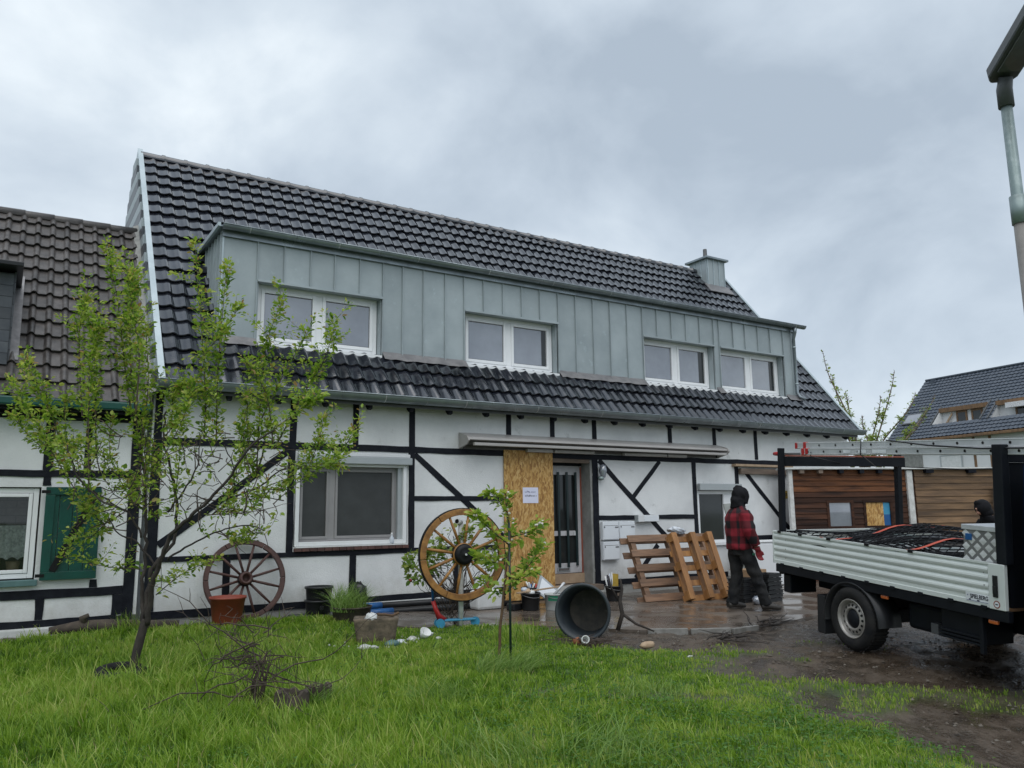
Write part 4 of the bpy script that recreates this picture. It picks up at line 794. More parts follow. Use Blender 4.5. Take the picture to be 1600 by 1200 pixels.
for a, b_, s0, s1 in BOP:
    lg = empty('loggia', None, None); lg.parent = bh
    yb = by(s1) - 0.1
    B('back_wall', 'white_wall', a, b_, yb, yb + 0.1, bz(s0) - 0.4, bz(s1) - 0.02, lg); B('floor', 'concrete', a, b_, by(s0), yb, bz(s0) - 0.5, bz(s0) - 0.4, lg)
    for xx in (a, b_): MB().prism([(by(s0), bz(s0) - 0.4), (yb, bz(s0) - 0.4), (yb, bz(s1) - 0.03), (by(s0), bz(s0))], xx - 0.04, xx + 0.04, 'x').build('cheek', 'white_wall', lg)
    for xx in (a - 0.08, b_): MB().prism([(by(s0), bz(s0) + 0.02), (by(s1), bz(s1) + 0.02), (by(s1), bz(s1) + 0.16), (by(s0), bz(s0) + 0.16)], xx, xx + 0.09, 'x').build('edge_trim', 'lamp_grey', lg)
    B('head_board', 'brown_wood', a, b_, yb - 0.28, yb - 0.005, bz(s1) - 0.34, bz(s1) - 0.05, lg)
    for wx in ((1.1, 1.9), (2.2, 3.0)):
        w_ = empty('window', None, None); w_.parent = bh; mb = MB(); frame_ring(mb, a + wx[0], a + wx[1], bz(s0) - 0.3, bz(s1) - 0.35, 0.12, yb - 0.06, yb - 0.004, 0.002); mb.build('frame', 'brown_wood', w_); B('pane', 'glass_dark', a + wx[0] + 0.12, a + wx[1] - 0.12, yb - 0.04, yb - 0.03, bz(s0) - 0.18, bz(s1) - 0.47, w_)
    if a < 5: MB().prism([(a + 0.1, bz(s0) - 0.1), (a + 0.9, bz(s0) + 0.9), (a + 0.9, bz(s0) + 0.75), (a + 0.25, bz(s0) - 0.1)], yb - 0.2, yb - 0.12, 'y').build('stair_rail', 'sand_wood', lg)
    else: B('blind', 'curtain', a + 0.9, b_, yb - 0.7, yb - 0.3, bz(s1) - 0.62, bz(s1) - 0.3, lg)
sk = empty('skylight', None, None); sk.parent = bh
mtk = Matrix.Translation((0.5, by(1.57), bz(1.57))) @ Matrix.Rotation(SA, 4, 'X'); mb = MB(); mb.box(0, 1.3, 0, 1.05, 0.02, 0.13, mtk); mb.build('frame', 'lamp_grey', sk); MB().box(0.1, 1.2, 0.1, 0.95, 0.13, 0.14, mtk).build('pane', 'glass', sk)
B('vent', 'tile_far', 0.7, 0.9, by(5.9), by(5.9) + 0.3, bz(5.9), bz(5.9) + 0.45, bh)
B('grey_panel', 'concrete', 0.5, 2.45, 0.34, 0.398, 3.2, 5.55, bh)
w_ = empty('window', None, None); w_.parent = bh; mb = MB(); frame_ring(mb, 3.8, 5.4, 3.4, 5.0, 0.08, 0.33, 0.395, 0.002); mb.build('frame', 'alu_grey', w_); B('roller_shutter', 'white_plastic', 3.88, 5.32, 0.35, 0.39, 3.48, 4.92, w_)
for x in (6.2, 7.3): B('corner_board', 'brown_wood', x, x + 0.16, 0.36, 0.397, 2.5, 6.0, bh)

# ---------------------------------------------------------------- flatbed truck
TR = empty('flatbed_truck', 'flatbed truck with silver drop sides and blue cab, parked in the mud', 'truck', (7.9, -6.39, 0), (0, R(4.3), R(-105)))
BWD = 2.05
def sideboard(name, x0, x1, y, sgn, par):
    prof = [(0, 0.76), (0.0, 0.80), (0.012, 0.805), (0.012, 0.835)]
    zz = 0.835
    for k in range(4): prof += [(0.002, zz + 0.018), (-0.002, zz + 0.034), (0.002, zz + 0.05), (0.014, zz + 0.066), (0.016, zz + 0.070)]; zz += 0.073
    prof += [(0.012, 1.132), (0.0, 1.136), (0.0, 1.155)]
    poly = [(y + sgn * a, z) for a, z in prof] + [(y + sgn * 0.03, 1.155), (y + sgn * 0.03, 0.76)]
    n = len(poly); mb = MB(); mb.add([(x0, a, b_) for a, b_ in poly] + [(x1, a, b_) for a, b_ in poly], [(i, (i + 1) % n, (i + 1) % n + n, i + n) for i in range(n)] + [tuple(range(n)), tuple(range(n, 2 * n))], False)
    return mb.build(name, 'truck_silver', par)
sb = sideboard('side_board', -1.44, 1.66, 0, 1, TR); sideboard('side_board', -1.44, 1.66, BWD, -1, TR)
B('board_end', 'truck_silver', -1.455, -1.435, -0.004, 0.034, 0.757, 1.158, sb, 0.003); B('corner_panel', 'truck_silver', 1.665, 1.83, -0.006, 0.034, 0.755, 1.15, sb, 0.005)
B('latch', 'black_plastic', 1.715, 1.765, -0.018, -0.0065, 0.86, 1.05, sb, 0.006); B('latch_grip', 'black_plastic', 1.722, 1.758, -0.028, -0.018, 0.89, 0.96, sb, 0.004)
for x in (-1.35, -0.95, -0.45, 0.15, 0.75): MB().box(x, x + 0.06, -0.012, 0.036, 1.135, 1.168).build('hook', 'black_iron', sb, 0.006)
MB().disc((1.745, -0.0075, 0.80), 0.034, (0, -1, 0), 18).build('badge', 'rust_red', sb); MB().disc((1.745, -0.0085, 0.80), 0.024, (0, -1, 0), 18).build('badge_face', 'sticker', sb); B('badge_mark', 'ink_black', 1.732, 1.758, -0.0098, -0.009, 0.795, 0.805, sb)
sideboard('tail_board', 0, BWD - 0.04, 0, 1, TR).matrix_local = Matrix.Translation((-1.46, 0.02, 0)) @ Matrix.Rotation(R(90), 4, 'Z') @ Matrix.Translation((0, 0, 0))
B('bed_floor', 'brown_wood', -1.42, 1.80, 0.03, BWD - 0.03, 0.745, 0.775, TR)
B('bed_frame', 'truck_black', -1.42, 1.84, 0.01, 0.07, 0.655, 0.752, TR, 0.006); B('bed_frame', 'truck_black', -1.42, 1.84, BWD - 0.07, BWD - 0.01, 0.655, 0.752, TR, 0.006); B('bed_frame', 'truck_black', -1.44, -1.38, 0.071, BWD - 0.071, 0.62, 0.745, TR, 0.006)
for y in (0.55, 1.4): B('chassis_rail', 'truck_black', -1.3, 3.6, y, y + 0.1, 0.46, 0.65, TR)
B('axle', 'truck_black', -0.15, -0.01, 0.2, BWD - 0.2, 0.27, 0.40, TR); B('spare_carrier', 'truck_black', -1.1, -0.5, 0.6, 1.4, 0.30, 0.46, TR)
B('tail_lamp_box', 'truck_black', -1.42, -1.28, 0.12, 0.5, 0.40, 0.62, TR, 0.01); B('rear_lamp', 'red_plastic', -1.435, -1.42, 0.14, 0.42, 0.44, 0.56, TR)
def wheel(x, y, z, sgn, lab=None):
    wt = empty('wheel', None, None); wt.parent = TR; wt.location = (x, y, z); wt.rotation_euler = (R(90) if sgn > 0 else R(-90), 0, 0)
    MB().lathe([(0.205, 0.0), (0.225, 0.018), (0.27, 0.028), (0.305, 0.022), (0.325, 0.002), (0.335, -0.02), (0.336, -0.10), (0.335, -0.18), (0.31, -0.20), (0.21, -0.20)], 40).build('tyre', 'rubber', wt)
    mb = MB()
    for k in range(44):
        a = 2 * math.pi * k / 44; mtx = Matrix.Rotation(a, 4, 'Z'); mb.box(0.326, 0.342, -0.012, 0.012, -0.19, -0.015, mtx)
    mb.build('tread', 'rubber', wt)
    MB().lathe([(0.206, -0.005), (0.210, 0.012), (0.198, 0.012), (0.185, -0.02), (0.180, -0.06), (0.165, -0.06), (0.158, -0.028), (0.125, -0.012), (0.112, -0.006), (0.105, -0.016), (0.10, -0.03)], 40).build('rim', 'steel_rim', wt)
    MB().lathe([(0.10, -0.03), (0.085, -0.012), (0.05, 0.004), (0.0, 0.006)], 24).build('hub', 'truck_black', wt)
    for k in range(16):
        a = 2 * math.pi * k / 16; MB().disc((0.142 * math.cos(a), 0.142 * math.sin(a), -0.0165), 0.0145, (0.35 * math.cos(a), 0.35 * math.sin(a), 1), 10).build('vent_hole', 'black_iron', wt)
wheel(-0.08, 0.0, 0.33, 1); wheel(-0.08, BWD, 0.33, -1); wheel(3.15, 0.10, 0.33, 1); wheel(3.15, BWD - 0.1, 0.33, -1)
def guard(cx, y0, y1):
    mb = MB(); n = 18; vs = []
    for y in (y0, y1):
        for rr_ in (0.43, 0.405):
            for j in range(n + 1):
                a = math.pi * (0.0 + 1.05 * j / n); vs.append((cx + rr_ * math.cos(a), y, 0.30 + rr_ * math.sin(a) * 0.97))
    m_ = n + 1
    for j in range(n):
        for aa, bb in ((0, 2), (1, 3), (0, 1), (2, 3)): mb.add([], []); mb.f.append((aa * m_ + j, aa * m_ + j + 1, bb * m_ + j + 1, bb * m_ + j)); mb.smooth.append(True)
    mb.v = vs; return mb.build('mudguard', 'black_plastic', TR)
guard(-0.11, 0.005, 0.30); guard(-0.11, BWD - 0.30, BWD - 0.005)
B('mud_flap', 'black_plastic', -0.66, -0.53, 0.012, 0.28, 0.07, 0.50, TR, 0.01); B('mud_flap', 'black_plastic', -0.545, -0.53, BWD - 0.28, BWD - 0.01, 0.1, 0.45, TR)
for x in (0.33, 1.62): MB().box(x, x + 0.10, 0.02, 0.05, 0.615, 0.655).build('marker_light', 'orange_light', TR, 0.012)
B('tool_box', 'truck_black', 1.03, 1.48, 0.10, 0.48, 0.38, 0.64, TR, 0.01); 
for k in range(3): B('side_rail', 'truck_black', 1.02, 1.50, 0.07, 0.095, 0.38 + 0.032 * k, 0.40 + 0.032 * k, TR, 0.003)
B('fuel_tank', 'truck_black', 0.45, 0.95, 0.25, 0.7, 0.33, 0.6, TR, 0.04); B('bracket', 'lamp_grey', 0.84, 0.93, 0.16, 0.24, 0.36, 0.46, TR, 0.005); B('strut', 'truck_black', 1.50, 1.54, 0.05, 0.09, 0.32, 0.66, TR, 0.004)
B('step_plate', 'alu_dull', -1.43, -1.15, 0.45, 1.1, 0.33, 0.345, TR, 0, None, (R(0), R(12), 0))
for k in range(9): B('hinge', 'truck_black', -1.30 + 0.36 * k, -1.24 + 0.36 * k, -0.012, 0.0, 0.742, 0.772, TR, 0.004)
for x in (-1.2, 1.62):
    for z_ in (0.84, 0.95, 1.06): MB().disc((x, -0.0035, z_), 0.007, (0, -1, 0), 8).build('rivet', 'alu_dull', TR)
# rack and headboard
B('rack_post', 'truck_black', -1.33, -1.26, 0.0, 0.06, 1.156, 2.19, TR, 0.006); B('rack_post', 'truck_black', -1.33, -1.26, 1.80, 1.87, 0.9, 2.14, TR, 0.006)
cb = B('cross_bar', 'truck_black', -1.34, -1.25, 0.061, 1.92, 1.965, 2.085, TR, 0.006); B('pad', 'rust_red', -1.345, -1.245, 0.07, 1.90, 2.086, 2.105, cb, 0.003)
for y in (0.25, 0.42, 0.58, 0.74, 1.25, 1.4, 1.55, 1.7): MB().disc((-1.3415, y, 2.03), 0.012, (-1, 0, 0), 10).build('hole', 'lamp_grey', cb)
B('head_post', 'truck_black', 1.75, 1.85, 0.0, 0.09, 1.152, 2.20, TR, 0.008); B('head_post', 'truck_black', 1.72, 1.85, BWD - 0.09, BWD, 0.77, 2.20, TR, 0.008); B('head_bar', 'truck_black', 1.74, 1.84, 0.091, BWD - 0.091, 2.04, 2.14, TR, 0.006); B('pad', 'rust_red', 1.735, 1.845, 0.10, BWD - 0.1, 2.141, 2.16, TR)
B('head_panel', 'truck_black', 1.77, 1.80, 0.091, BWD - 0.091, 0.77, 2.039, TR)
for k in range(4): B('head_rib', 'truck_black', 1.75, 1.7695, 0.1, BWD - 0.1, 1.3 + 0.17 * k, 1.32 + 0.17 * k, TR)
# cab: bonneted van cab
prof = [(2.0, 0.42), (3.95, 0.36), (4.02, 0.75), (3.95, 1.05), (3.55, 1.18), (3.15, 1.30), (2.62, 2.02), (2.25, 2.12), (2.02, 2.06), (1.98, 1.2)]
cabm = MB().prism(prof, 0.02, BWD - 0.02, 'y').build('cab', 'truck_blue', TR, 0.05); MB().prism([(2.22, 1.28), (3.05, 1.28), (2.60, 1.90), (2.22, 1.94)], 0.012, 0.019, 'y').build('side_window', 'glass_dark', cabm); B('windscreen', 'glass_dark', -0.02, 0.8, 0.15, 1.9, 0.0, 0.006, cabm, 0, (2.66, 0, 2.03), (0, R(53), 0)); B('door_handle', 'black_plastic', 2.22, 2.36, -0.005, 0.019, 1.10, 1.14, cabm); B('sill_trim', 'black_plastic', 2.05, 2.7, 0.0, 0.03, 0.36, 0.44, cabm, 0.01); B('mirror', 'black_plastic', 2.95, 3.05, -0.22, 0.0, 1.3, 1.55, cabm, 0.03); B('bumper', 'black_plastic', 3.9, 4.08, 0.03, BWD - 0.03, 0.3, 0.62, cabm, 0.04)
# maker's plate on the side board
st = empty('plate', None, None); st.parent = TR
B('sticker', 'sticker', 1.42, 1.665, -0.0035, -0.001, 0.786, 0.862, st); B('print_bar', 'ink_black', 1.455, 1.475, -0.0050, -0.0036, 0.797, 0.807, st); B('print_bar', 'ink_black', 1.54, 1.565, -0.0050, -0.0036, 0.795, 0.806, st); B('print_bar', 'ink', 1.43, 1.655, -0.0046, -0.0036, 0.791, 0.795, st)
cu = bpy.data.curves.new('lettering', 'FONT'); cu.body = 'SPIELBERG'; cu.size = 0.052; cu.extrude = 0.0008; cu.offset = 0.0012; to = bpy.data.objects.new('lettering', cu); C.objects.link(to); bpy.context.view_layer.update()
dg = bpy.context.evaluated_depsgraph_get(); tm = bpy.data.meshes.new_from_object(to.evaluated_get(dg)); bpy.data.objects.remove(to)
xsz = max(v.co.x for v in tm.vertices); tm.materials.clear(); tm.materials.append(MAT['ink_black']); lo_ = link('lettering', tm, st); lo_.matrix_local = Matrix.Translation((1.468, -0.0042, 0.815)) @ Matrix.Rotation(R(90), 4, 'X') @ Matrix.Diagonal((0.188 / xsz, 1, 1, 1))
MB().disc((1.442, -0.0045, 0.838), 0.006, (0, -1, 0), 8).build('star', 'ink', st)
TM = Matrix.Translation((7.9, -6.39, 0)) @ Matrix.Rotation(R(-105), 4, 'Z') @ Matrix.Rotation(R(4.3), 4, 'Y')
TRR = (0, R(4.3), R(-105))
def onT(name, lab, cat, p, group=None): return empty(name, lab, cat, TM @ Vector(p), TRR, group)
# diamond plate box on the bed
t = onT('tool_chest', 'diamond plate aluminium tool chest on the truck bed', 'tool chest', (1.36, 0.06, 0.776)); cs = B('chest', 'alu_dull', 0, 0.36, 0, 0.60, 0, 0.68, t, 0.006)
mb = MB()
def diam(mbx, c, u, v, nrm, a, b_):
    c = Vector(c); u = Vector(u); v = Vector(v); nrm = Vector(nrm); mbx.add([c - u * a, c - v * b_, c + u * a, c + v * b_, c + nrm * 0.003], [(0, 1, 4), (1, 2, 4), (2, 3, 4), (3, 0, 4)])
for i in range(6):
    for k in range(11):
        if (i + k) % 2 == 0: diam(mb, (0.03 + i * 0.06, -0.0008, 0.03 + k * 0.058), (1, 0, 0), (0, 0, 1), (0, -1, 0), 0.042, 0.038)
for i in range(10):
    for k in range(11):
        if (i + k) % 2 == 0: diam(mb, (-0.0008, 0.03 + i * 0.06, 0.03 + k * 0.058), (0, 1, 0), (0, 0, 1), (-1, 0, 0), 0.042, 0.038)
mb.build('tread_pattern', 'alu_bright', t)['kind'] = 'stuff'
B('lid', 'alu', -0.01, 0.37, -0.012, 0.61, 0.645, 0.69, t, 0.004); B('lock', 'blue_plastic', 0.03, 0.10, -0.012, -0.004, 0.55, 0.61, t, 0.004)
# ladders lying on the rack
def ladder(lab, y0, z0, x0, ln, m_):
    t = onT('ladder', lab, 'ladder', (x0, y0, z0), 'ladders on the truck rack')
    for yy in (0, 0.36):
        rl = B('stile', 'alu', 0, ln, yy, yy + 0.028, 0, 0.072, t, 0.004)
        for zz_ in (0.004, 0.064): B('flange', 'alu_bright', 0.0, ln, yy - 0.004, yy + 0.0005, zz_, zz_ + 0.006, rl)
    k = 0; x = 0.14
    while x < ln - 0.05:
        MB().tube([(x, 0.0 - 0.003, 0.036), (x, 0.391, 0.036)], 0.015, 8).build('rung', 'black_iron' if False else 'alu_dull', t); MB().disc((x, -0.0045, 0.036), 0.0125, (0, -1, 0), 10).build('rung_end', 'black_iron', t); x += 0.28
    return t
l1 = ladder('lower aluminium ladder lying on the truck rack', 0.08, 2.108, -0.98, 5.0, 'alu'); l2 = ladder('upper aluminium ladder stacked on the other ladder', 0.10, 2.182, -1.08, 5.0, 'alu')
for x, z_ in ((0.02, 0.0), (0.09, 0.01)): B('foot_cap', 'red_plastic', x, x + 0.05, -0.008, 0.036, -0.006 + z_, 0.078, l1, 0.006)
B('foot_cap', 'red_plastic', 0.13, 0.18, -0.008, 0.036, -0.004, 0.078, l2, 0.006); B('foot_cap', 'red_plastic', -0.03, 0.02, -0.004, 0.034, -0.002, 0.074, l2, 0.006)
for x, wd in ((0.75, 0.12), (0.98, 0.13), (1.20, 0.20)): B('label_plate', 'sticker', x, x + wd, -0.0056, -0.0046, 0.018, 0.056, l1); 
t = onT('bar_with_red_tip', 'thin steel bar with red tip sticking out behind the ladders', 'bar', (-1.50, 0.12, 2.12)); MB().tube([(0.1, 0, 0), (0.9, 0, 0.0)], 0.014, 8).build('shaft', 'alu_dull', t); MB().tube([(-0.06, 0, 0), (0.02, 0, 0), (0.1, 0, 0)], [0.022, 0.028, 0.014], 10).build('tip', 'red_plastic', t)
t = onT('lashing_rope', 'black lashing cord over the ladders', 'rope', (0, 0, 0)); MB().tube([(0.45, 0.05, 2.26), (1.0, 0.045, 2.20), (1.6, 0.05, 2.165), (2.6, 0.06, 2.17)], 0.008, 6).build('cord', 'black_plastic', t); MB().tube([(1.75, 0.1, 2.0), (1.2, 0.7, 1.98), (0.3, 1.2, 1.96), (-1.28, 1.72, 1.97)], 0.006, 5).build('cord', 'black_plastic', t); MB().tube([(-0.75, 0.05, 2.14), (-0.95, 0.2, 2.09), (-1.28, 0.95, 2.0)], 0.005, 5).build('cord', 'black_plastic', t); MB().tube([(0.05, 0.08, 2.28), (0.05, 0.068, 2.11), (-1.26, 1.45, 1.97)], 0.006, 5).build('cord', 'black_plastic', t)
# load: steel tubes under a net with straps
for i in range(12):
    y = 0.09 + 0.155 * i; z_ = 1.02 + 0.08 * math.sin(min(1.0, (y) / 1.0) * 1.5) + random.uniform(-0.02, 0.02); yw = random.uniform(-0.03, 0.03)
    t = onT('scaffold_tube', '%s steel tube under the cargo net, counted from the silver side board' % ['first', 'second', 'third', 'fourth', 'fifth', 'sixth', 'seventh', 'eighth', 'ninth', 'tenth', 'eleventh', 'twelfth'][i], 'tube', (0, 0, 0), 'tubes under the cargo net'); MB().tube([(-1.38 + random.uniform(0, 0.2), y, z_ - 0.05), (1.32, y + yw, z_ + 0.02)], 0.033, 10).build('tube', random.choice(('alu', 'galv', 'alu_grey', 'lamp_grey')), t)
for i in range(4):
    t = onT('plastic_bundle', ['dark plastic bundle at the tail of the load', 'dark plastic bundle on the middle of the load', 'dark plastic bundle next to the tool chest', 'dark plastic bundle at the far side of the load'][i], 'bundle', (0, 0, 0), 'bundles under the net'); mb = MB(); sph(mb, (0, 0, 0), 0.38, 0.30, 0.12, 14, 8, 0.12); o = mb.build('bundle', 'black_bag', t); o.location = [(-0.9, 1.1, 1.06), (0.05, 1.2, 1.10), (1.0, 1.0, 1.13), (0.6, 1.55, 1.10)][i]
def netz(x, y): return 1.09 + 0.11 * math.sin(min(1.0, max(0.0, y / 1.1)) * 1.57) + 0.045 * math.sin(3 * x + 2 * y) + 0.03 * math.sin(7 * x - 5 * y) + 0.03 * x
t = onT('cargo_net', 'black cargo net spread over the truck load', 'net', (0, 0, 0)); mb = MB()
for k in range(-16, 46):
    for sg in (1, -1):
        pts = []
        for j in range(15):
            y = 0.03 + 1.95 * j / 14; x = -1.4 + 0.085 * k + sg * y * 0.5 + (0 if sg > 0 else 0.5)
            if -1.42 < x < 1.33: pts.append((x, y, netz(x, y) + 0.015))
        if len(pts) > 1: mb.tube(pts, 0.0065, 4, False)
mb.build('mesh', 'net', t)['kind'] = 'stuff'
for k in range(6):
    pts = [(-1.4 + 2.7 * j / 16, 0.035 + 0.06 * k + 0.02 * math.sin(j + k), netz(-1.4 + 2.7 * j / 16, 0.05 + 0.06 * k) + 0.005 - 0.02 * abs(math.sin(j * 0.7))) for j in range(17)]; MB().tube(pts, 0.009, 5).build('rope', 'net', t)
for i, x in enumerate((-0.55, 0.75)):
    t = onT('lashing_strap', ['orange lashing strap over the tail half of the load', 'orange lashing strap over the load near the tool chest'][i], 'strap', (0, 0, 0), 'orange lashing straps'); mb = MB(); vs = []
    for j in range(16):
        y = 0.0 + 2.0 * j / 15; xx = x - 0.10 * y; vs += [(xx - 0.022, y, netz(xx, y) + 0.036), (xx + 0.022, y, netz(xx, y) + 0.036)]
    vs[0] = (x - 0.022, 0.0, 1.162); vs[1] = (x + 0.022, 0.0, 1.162)
    mb.add(vs, [(2 * j, 2 * j + 1, 2 * j + 3, 2 * j + 2) for j in range(15)]); o = mb.build('webbing', 'strap', t); sd = o.modifiers.new('thick', 'SOLIDIFY'); sd.thickness = 0.004

# ---------------------------------------------------------------- street lamp and sign at the rim
t = empty('street_lamp', 'grey street lamp with flat head on a galvanised pole', 'street lamp', (6.355, -9.15, float(gz(6.355, -9.15)) - 0.05))
def lz(z): return z - t.location.z
MB().tube([(0, 0, 0), (0, 0, lz(3.72))], [0.055, 0.048], 16).build('pole', 'galv_dull', t); MB().tube([(0, 0, lz(3.68)), (0, 0, lz(3.72)), (0, 0, lz(4.62))], [0.044, 0.042, 0.040], 16).build('upper_pole', 'galv', t); MB().tube([(0, 0, lz(3.62)), (0, 0, lz(3.84))], 0.058, 16).build('sleeve', 'galv', t)
hd = (-AWAY - 0.12 * RIGHT).normalized()
MB().tube([(0, 0, lz(4.57)), (0, 0, lz(4.72)), tuple(hd * 0.04 + Vector((0, 0, lz(4.80))))], [0.056, 0.056, 0.05], 14).build('neck', 'lamp_grey', t)
mtl = Matrix.Translation((0, 0, lz(4.84))) @ Matrix.Rotation(math.atan2(hd.y, hd.x), 4, 'Z') @ Matrix.Rotation(R(-12), 4, 'Y')
MB().prism([(-0.06, -0.075), (0.0, -0.11), (0.7, -0.12), (0.78, -0.07), (0.78, 0.07), (0.7, 0.12), (0.0, 0.11), (-0.06, 0.075)], -0.03, 0.075, 'z').build('head', 'lamp_grey', t, 0.02).matrix_local = mtl
MB().box(0.08, 0.66, -0.08, 0.08, -0.042, -0.028).build('lens', 'lamp_lens', t, 0.006).matrix_local = mtl
t = empty('pole_sign', 'narrow red sign plate with white rim on the lamp pole', 'sign', (6.355, -9.15, 2.22), (0, 0, R(-32.6))); B('plate', 'sticker', -0.085, 0.085, -0.064, -0.058, 0, 0.32, t, 0.004); B('face', 'red_plastic', -0.075, 0.075, -0.068, -0.0645, 0.01, 0.31, t); B('clamp', 'galv', -0.05, 0.05, -0.0575, 0.055, 0.13, 0.17, t, 0.004)
# ---------------------------------------------------------------- wagon wheels
def wagon_wheel(name, lab, loc, rot, R_, rim_w, rim_d, wood, hubmat, hub_r, nsp, tyre, hubd, hubhole, ph=0.0):
    t = empty(name, lab, 'wagon wheel', loc, rot, 'wagon wheels')
    nf = 6                                            # felloes: separate bent pieces of the rim
    for k in range(nf):
        mb = MB(); n = 8; vs = []
        for j in range(n + 1):
            a = 2 * math.pi * (k + 0.006 + (1 - 0.012) * j / n) / nf + ph
            for rr_, yy in ((R_, -rim_d / 2), (R_, rim_d / 2), (R_ - rim_w, rim_d / 2), (R_ - rim_w, -rim_d / 2)): vs.append((rr_ * math.cos(a), yy, rr_ * math.sin(a)))
        fs = [(4 * j + i, 4 * j + (i + 1) % 4, 4 * j + 4 + (i + 1) % 4, 4 * j + 4 + i) for j in range(n) for i in range(4)] + [(0, 1, 2, 3), (4 * n, 4 * n + 3, 4 * n + 2, 4 * n + 1)]
        mb.add(vs, fs); mb.build('felloe', wood, t, 0.006)
    mb = MB(); mb.lathe([(R_ + 0.001, -rim_d * 0.45), (R_ + tyre, -rim_d * 0.45), (R_ + tyre, rim_d * 0.45), (R_ + 0.001, rim_d * 0.45)], 60, Matrix.Rotation(R(90), 4, 'X'), True, True); mb.build('iron_tyre', 'black_iron' if wood != 'wheel_brown' else 'wheel_brown', t)
    for k in range(nsp):
        a = 2 * math.pi * (k + 0.5) / nsp + ph; d = Vector((math.cos(a), 0, math.sin(a)))
        MB().tube([d * (hub_r * 0.8) + Vector((0, -0.012, 0)), d * (R_ * 0.55) + Vector((0, -0.006, 0)), d * (R_ - rim_w * 0.7)], [0.019 * R_ / 0.6, 0.021 * R_ / 0.6, 0.016 * R_ / 0.6], 8).build('spoke', wood, t)
    mt = Matrix.Rotation(R(90), 4, 'X')
    MB().lathe([(0.0, -hubd * 0.6), (hub_r * 0.8, -hubd * 0.6), (hub_r, -0.03), (hub_r, 0.04), (hub_r * 0.92, hubd * 0.7), (hub_r * 0.80, hubd), (hub_r * 0.55, hubd)] + ([(hub_r * 0.45, hubd * 0.4), (0, hubd * 0.4)] if hubhole else [(0.03, hubd), (0.0, hubd + 0.02)]), 28, mt).build('hub', hubmat, t)
    MB().lathe([(hub_r * 1.02, 0.035), (hub_r * 1.03, 0.05), (hub_r * 0.97, hubd * 0.55), (hub_r * 0.9, hubd * 0.55)], 28, mt).build('hub_ring', wood if hubhole is False else 'black_iron', t)
    if not hubhole: MB().tube([(0, -hubd, 0), (0, -hubd - 0.03, 0)], 0.014, 8).build('hub_bolt', 'alu_bright', t)
wagon_wheel('wagon_wheel', 'ochre painted wagon wheel mounted on a white post', (5.40, -2.16, 0.975), (R(0), 0, R(-9)), 0.615, 0.085, 0.075, 'wheel_ochre', 'black_iron', 0.15, 12, 0.012, 0.12, False, 0.1)
wagon_wheel('wagon_wheel', 'dark brown wagon wheel leaning against the wall behind the red tub', (2.99, -0.20, 0.655), (R(-12), 0, R(-4)), 0.55, 0.062, 0.06, 'wheel_brown', 'wheel_brown', 0.10, 12, 0.006, 0.13, True, 0.0)
t = empty('wheel_post', 'white pipe post carrying the ochre wagon wheel', 'post', (5.42, -2.07, 0)); MB().tube([(0, 0, -0.1), (0, 0, 1.42)], 0.035, 12).build('pipe', 'post_white', t); MB().tube([(0, 0.0, 1.40), (-0.09, -0.06, 1.42)], 0.036, 12).build('elbow', 'post_white', t); MB().disc((-0.092, -0.0615, 1.4203), 0.030, (-0.09, -0.06, 0.02), 14).build('opening', 'black_iron', t)

# ---------------------------------------------------------------- tubs, pots, buckets
def bucket(name, lab, cat, loc, r0, r1, h, m, rim=0.012, rot=(0, 0, 0), group=None, handle=True, fill=None, fillm=None, label=None):
    t = empty(name, lab, cat, loc, rot, group)
    MB().lathe([(0, 0), (r0, 0), (r0 + 0.004, 0.01), (r1, h * 0.93), (r1 + rim, h * 0.93), (r1 + rim, h), (r1 - 0.006, h), (r0 - 0.006, 0.012), (0, 0.012)], 32).build('shell', m, t)
    if handle:
        n = 12; MB().tube([((r1 + rim) * math.cos(math.pi * j / n), -(r1 + rim) * 0.99 * math.sin(math.pi * j / n), h * 0.92 - 0.05 * math.sin(math.pi * j / n)) for j in range(n + 1)], 0.004, 5).build('handle', 'alu_dull', t)
    if fill: MB().disc((0, 0, h * fill), r0 + (r1 - r0) * fill - 0.004, (0, 0, 1), 28).build('contents', fillm, t)
    return t
bucket('plant_tub', 'red plastic plant tub in front of the brown wagon wheel', 'tub', (2.65, -0.70, 0.09), 0.17, 0.225, 0.39, 'terracotta', 0.014, handle=False, fill=0.75, fillm='ground')
t = bucket('lime_bucket', 'black bucket in front of the chipboard, next to the grey one', 'bucket', (7.18, -1.15, 0.012), 0.125, 0.15, 0.27, 'black_plastic', fill=0.9, fillm='white_plastic')
for k in range(3):
    mb = MB(); sph(mb, (0.02 - 0.05 * k, 0.03 * k, 0.27 + 0.02 * k), 0.06, 0.05, 0.04, 8, 6, 0.2); mb.build('rag', ['white_plastic', 'sand_wood', 'bag'][k], t)
t = bucket('plaster_bucket', 'grey plaster bucket with green label beside the black bucket', 'bucket', (7.50, -1.35, 0.012), 0.135, 0.155, 0.25, 'grey_bucket', fill=0.85, fillm='concrete')
vs = []
for j in range(7):
    a = R(195 + 10 * j)
    for z_ in (0.15, 0.23): rr_ = 0.139 + 0.02 * z_ / 0.25; vs.append((rr_ * math.cos(a), rr_ * math.sin(a), z_))
MB().add(vs, [(2 * j, 2 * j + 2, 2 * j + 3, 2 * j + 1) for j in range(6)]).build('green_label', 'green_label', t)
for k, (a, b_, m_) in enumerate((((-0.05, 0, 0.2), (0.12, -0.12, 0.42), 'alu'), ((0.02, 0.05, 0.2), (0.2, 0.02, 0.40), 'bag'))): MB().tube([a, b_], 0.018, 8).build('tool', m_, t)
t = bucket('paint_bucket', 'black bucket full of brushes behind the other two buckets', 'bucket', (7.55, -0.62, 0.012), 0.13, 0.155, 0.30, 'black_plastic')
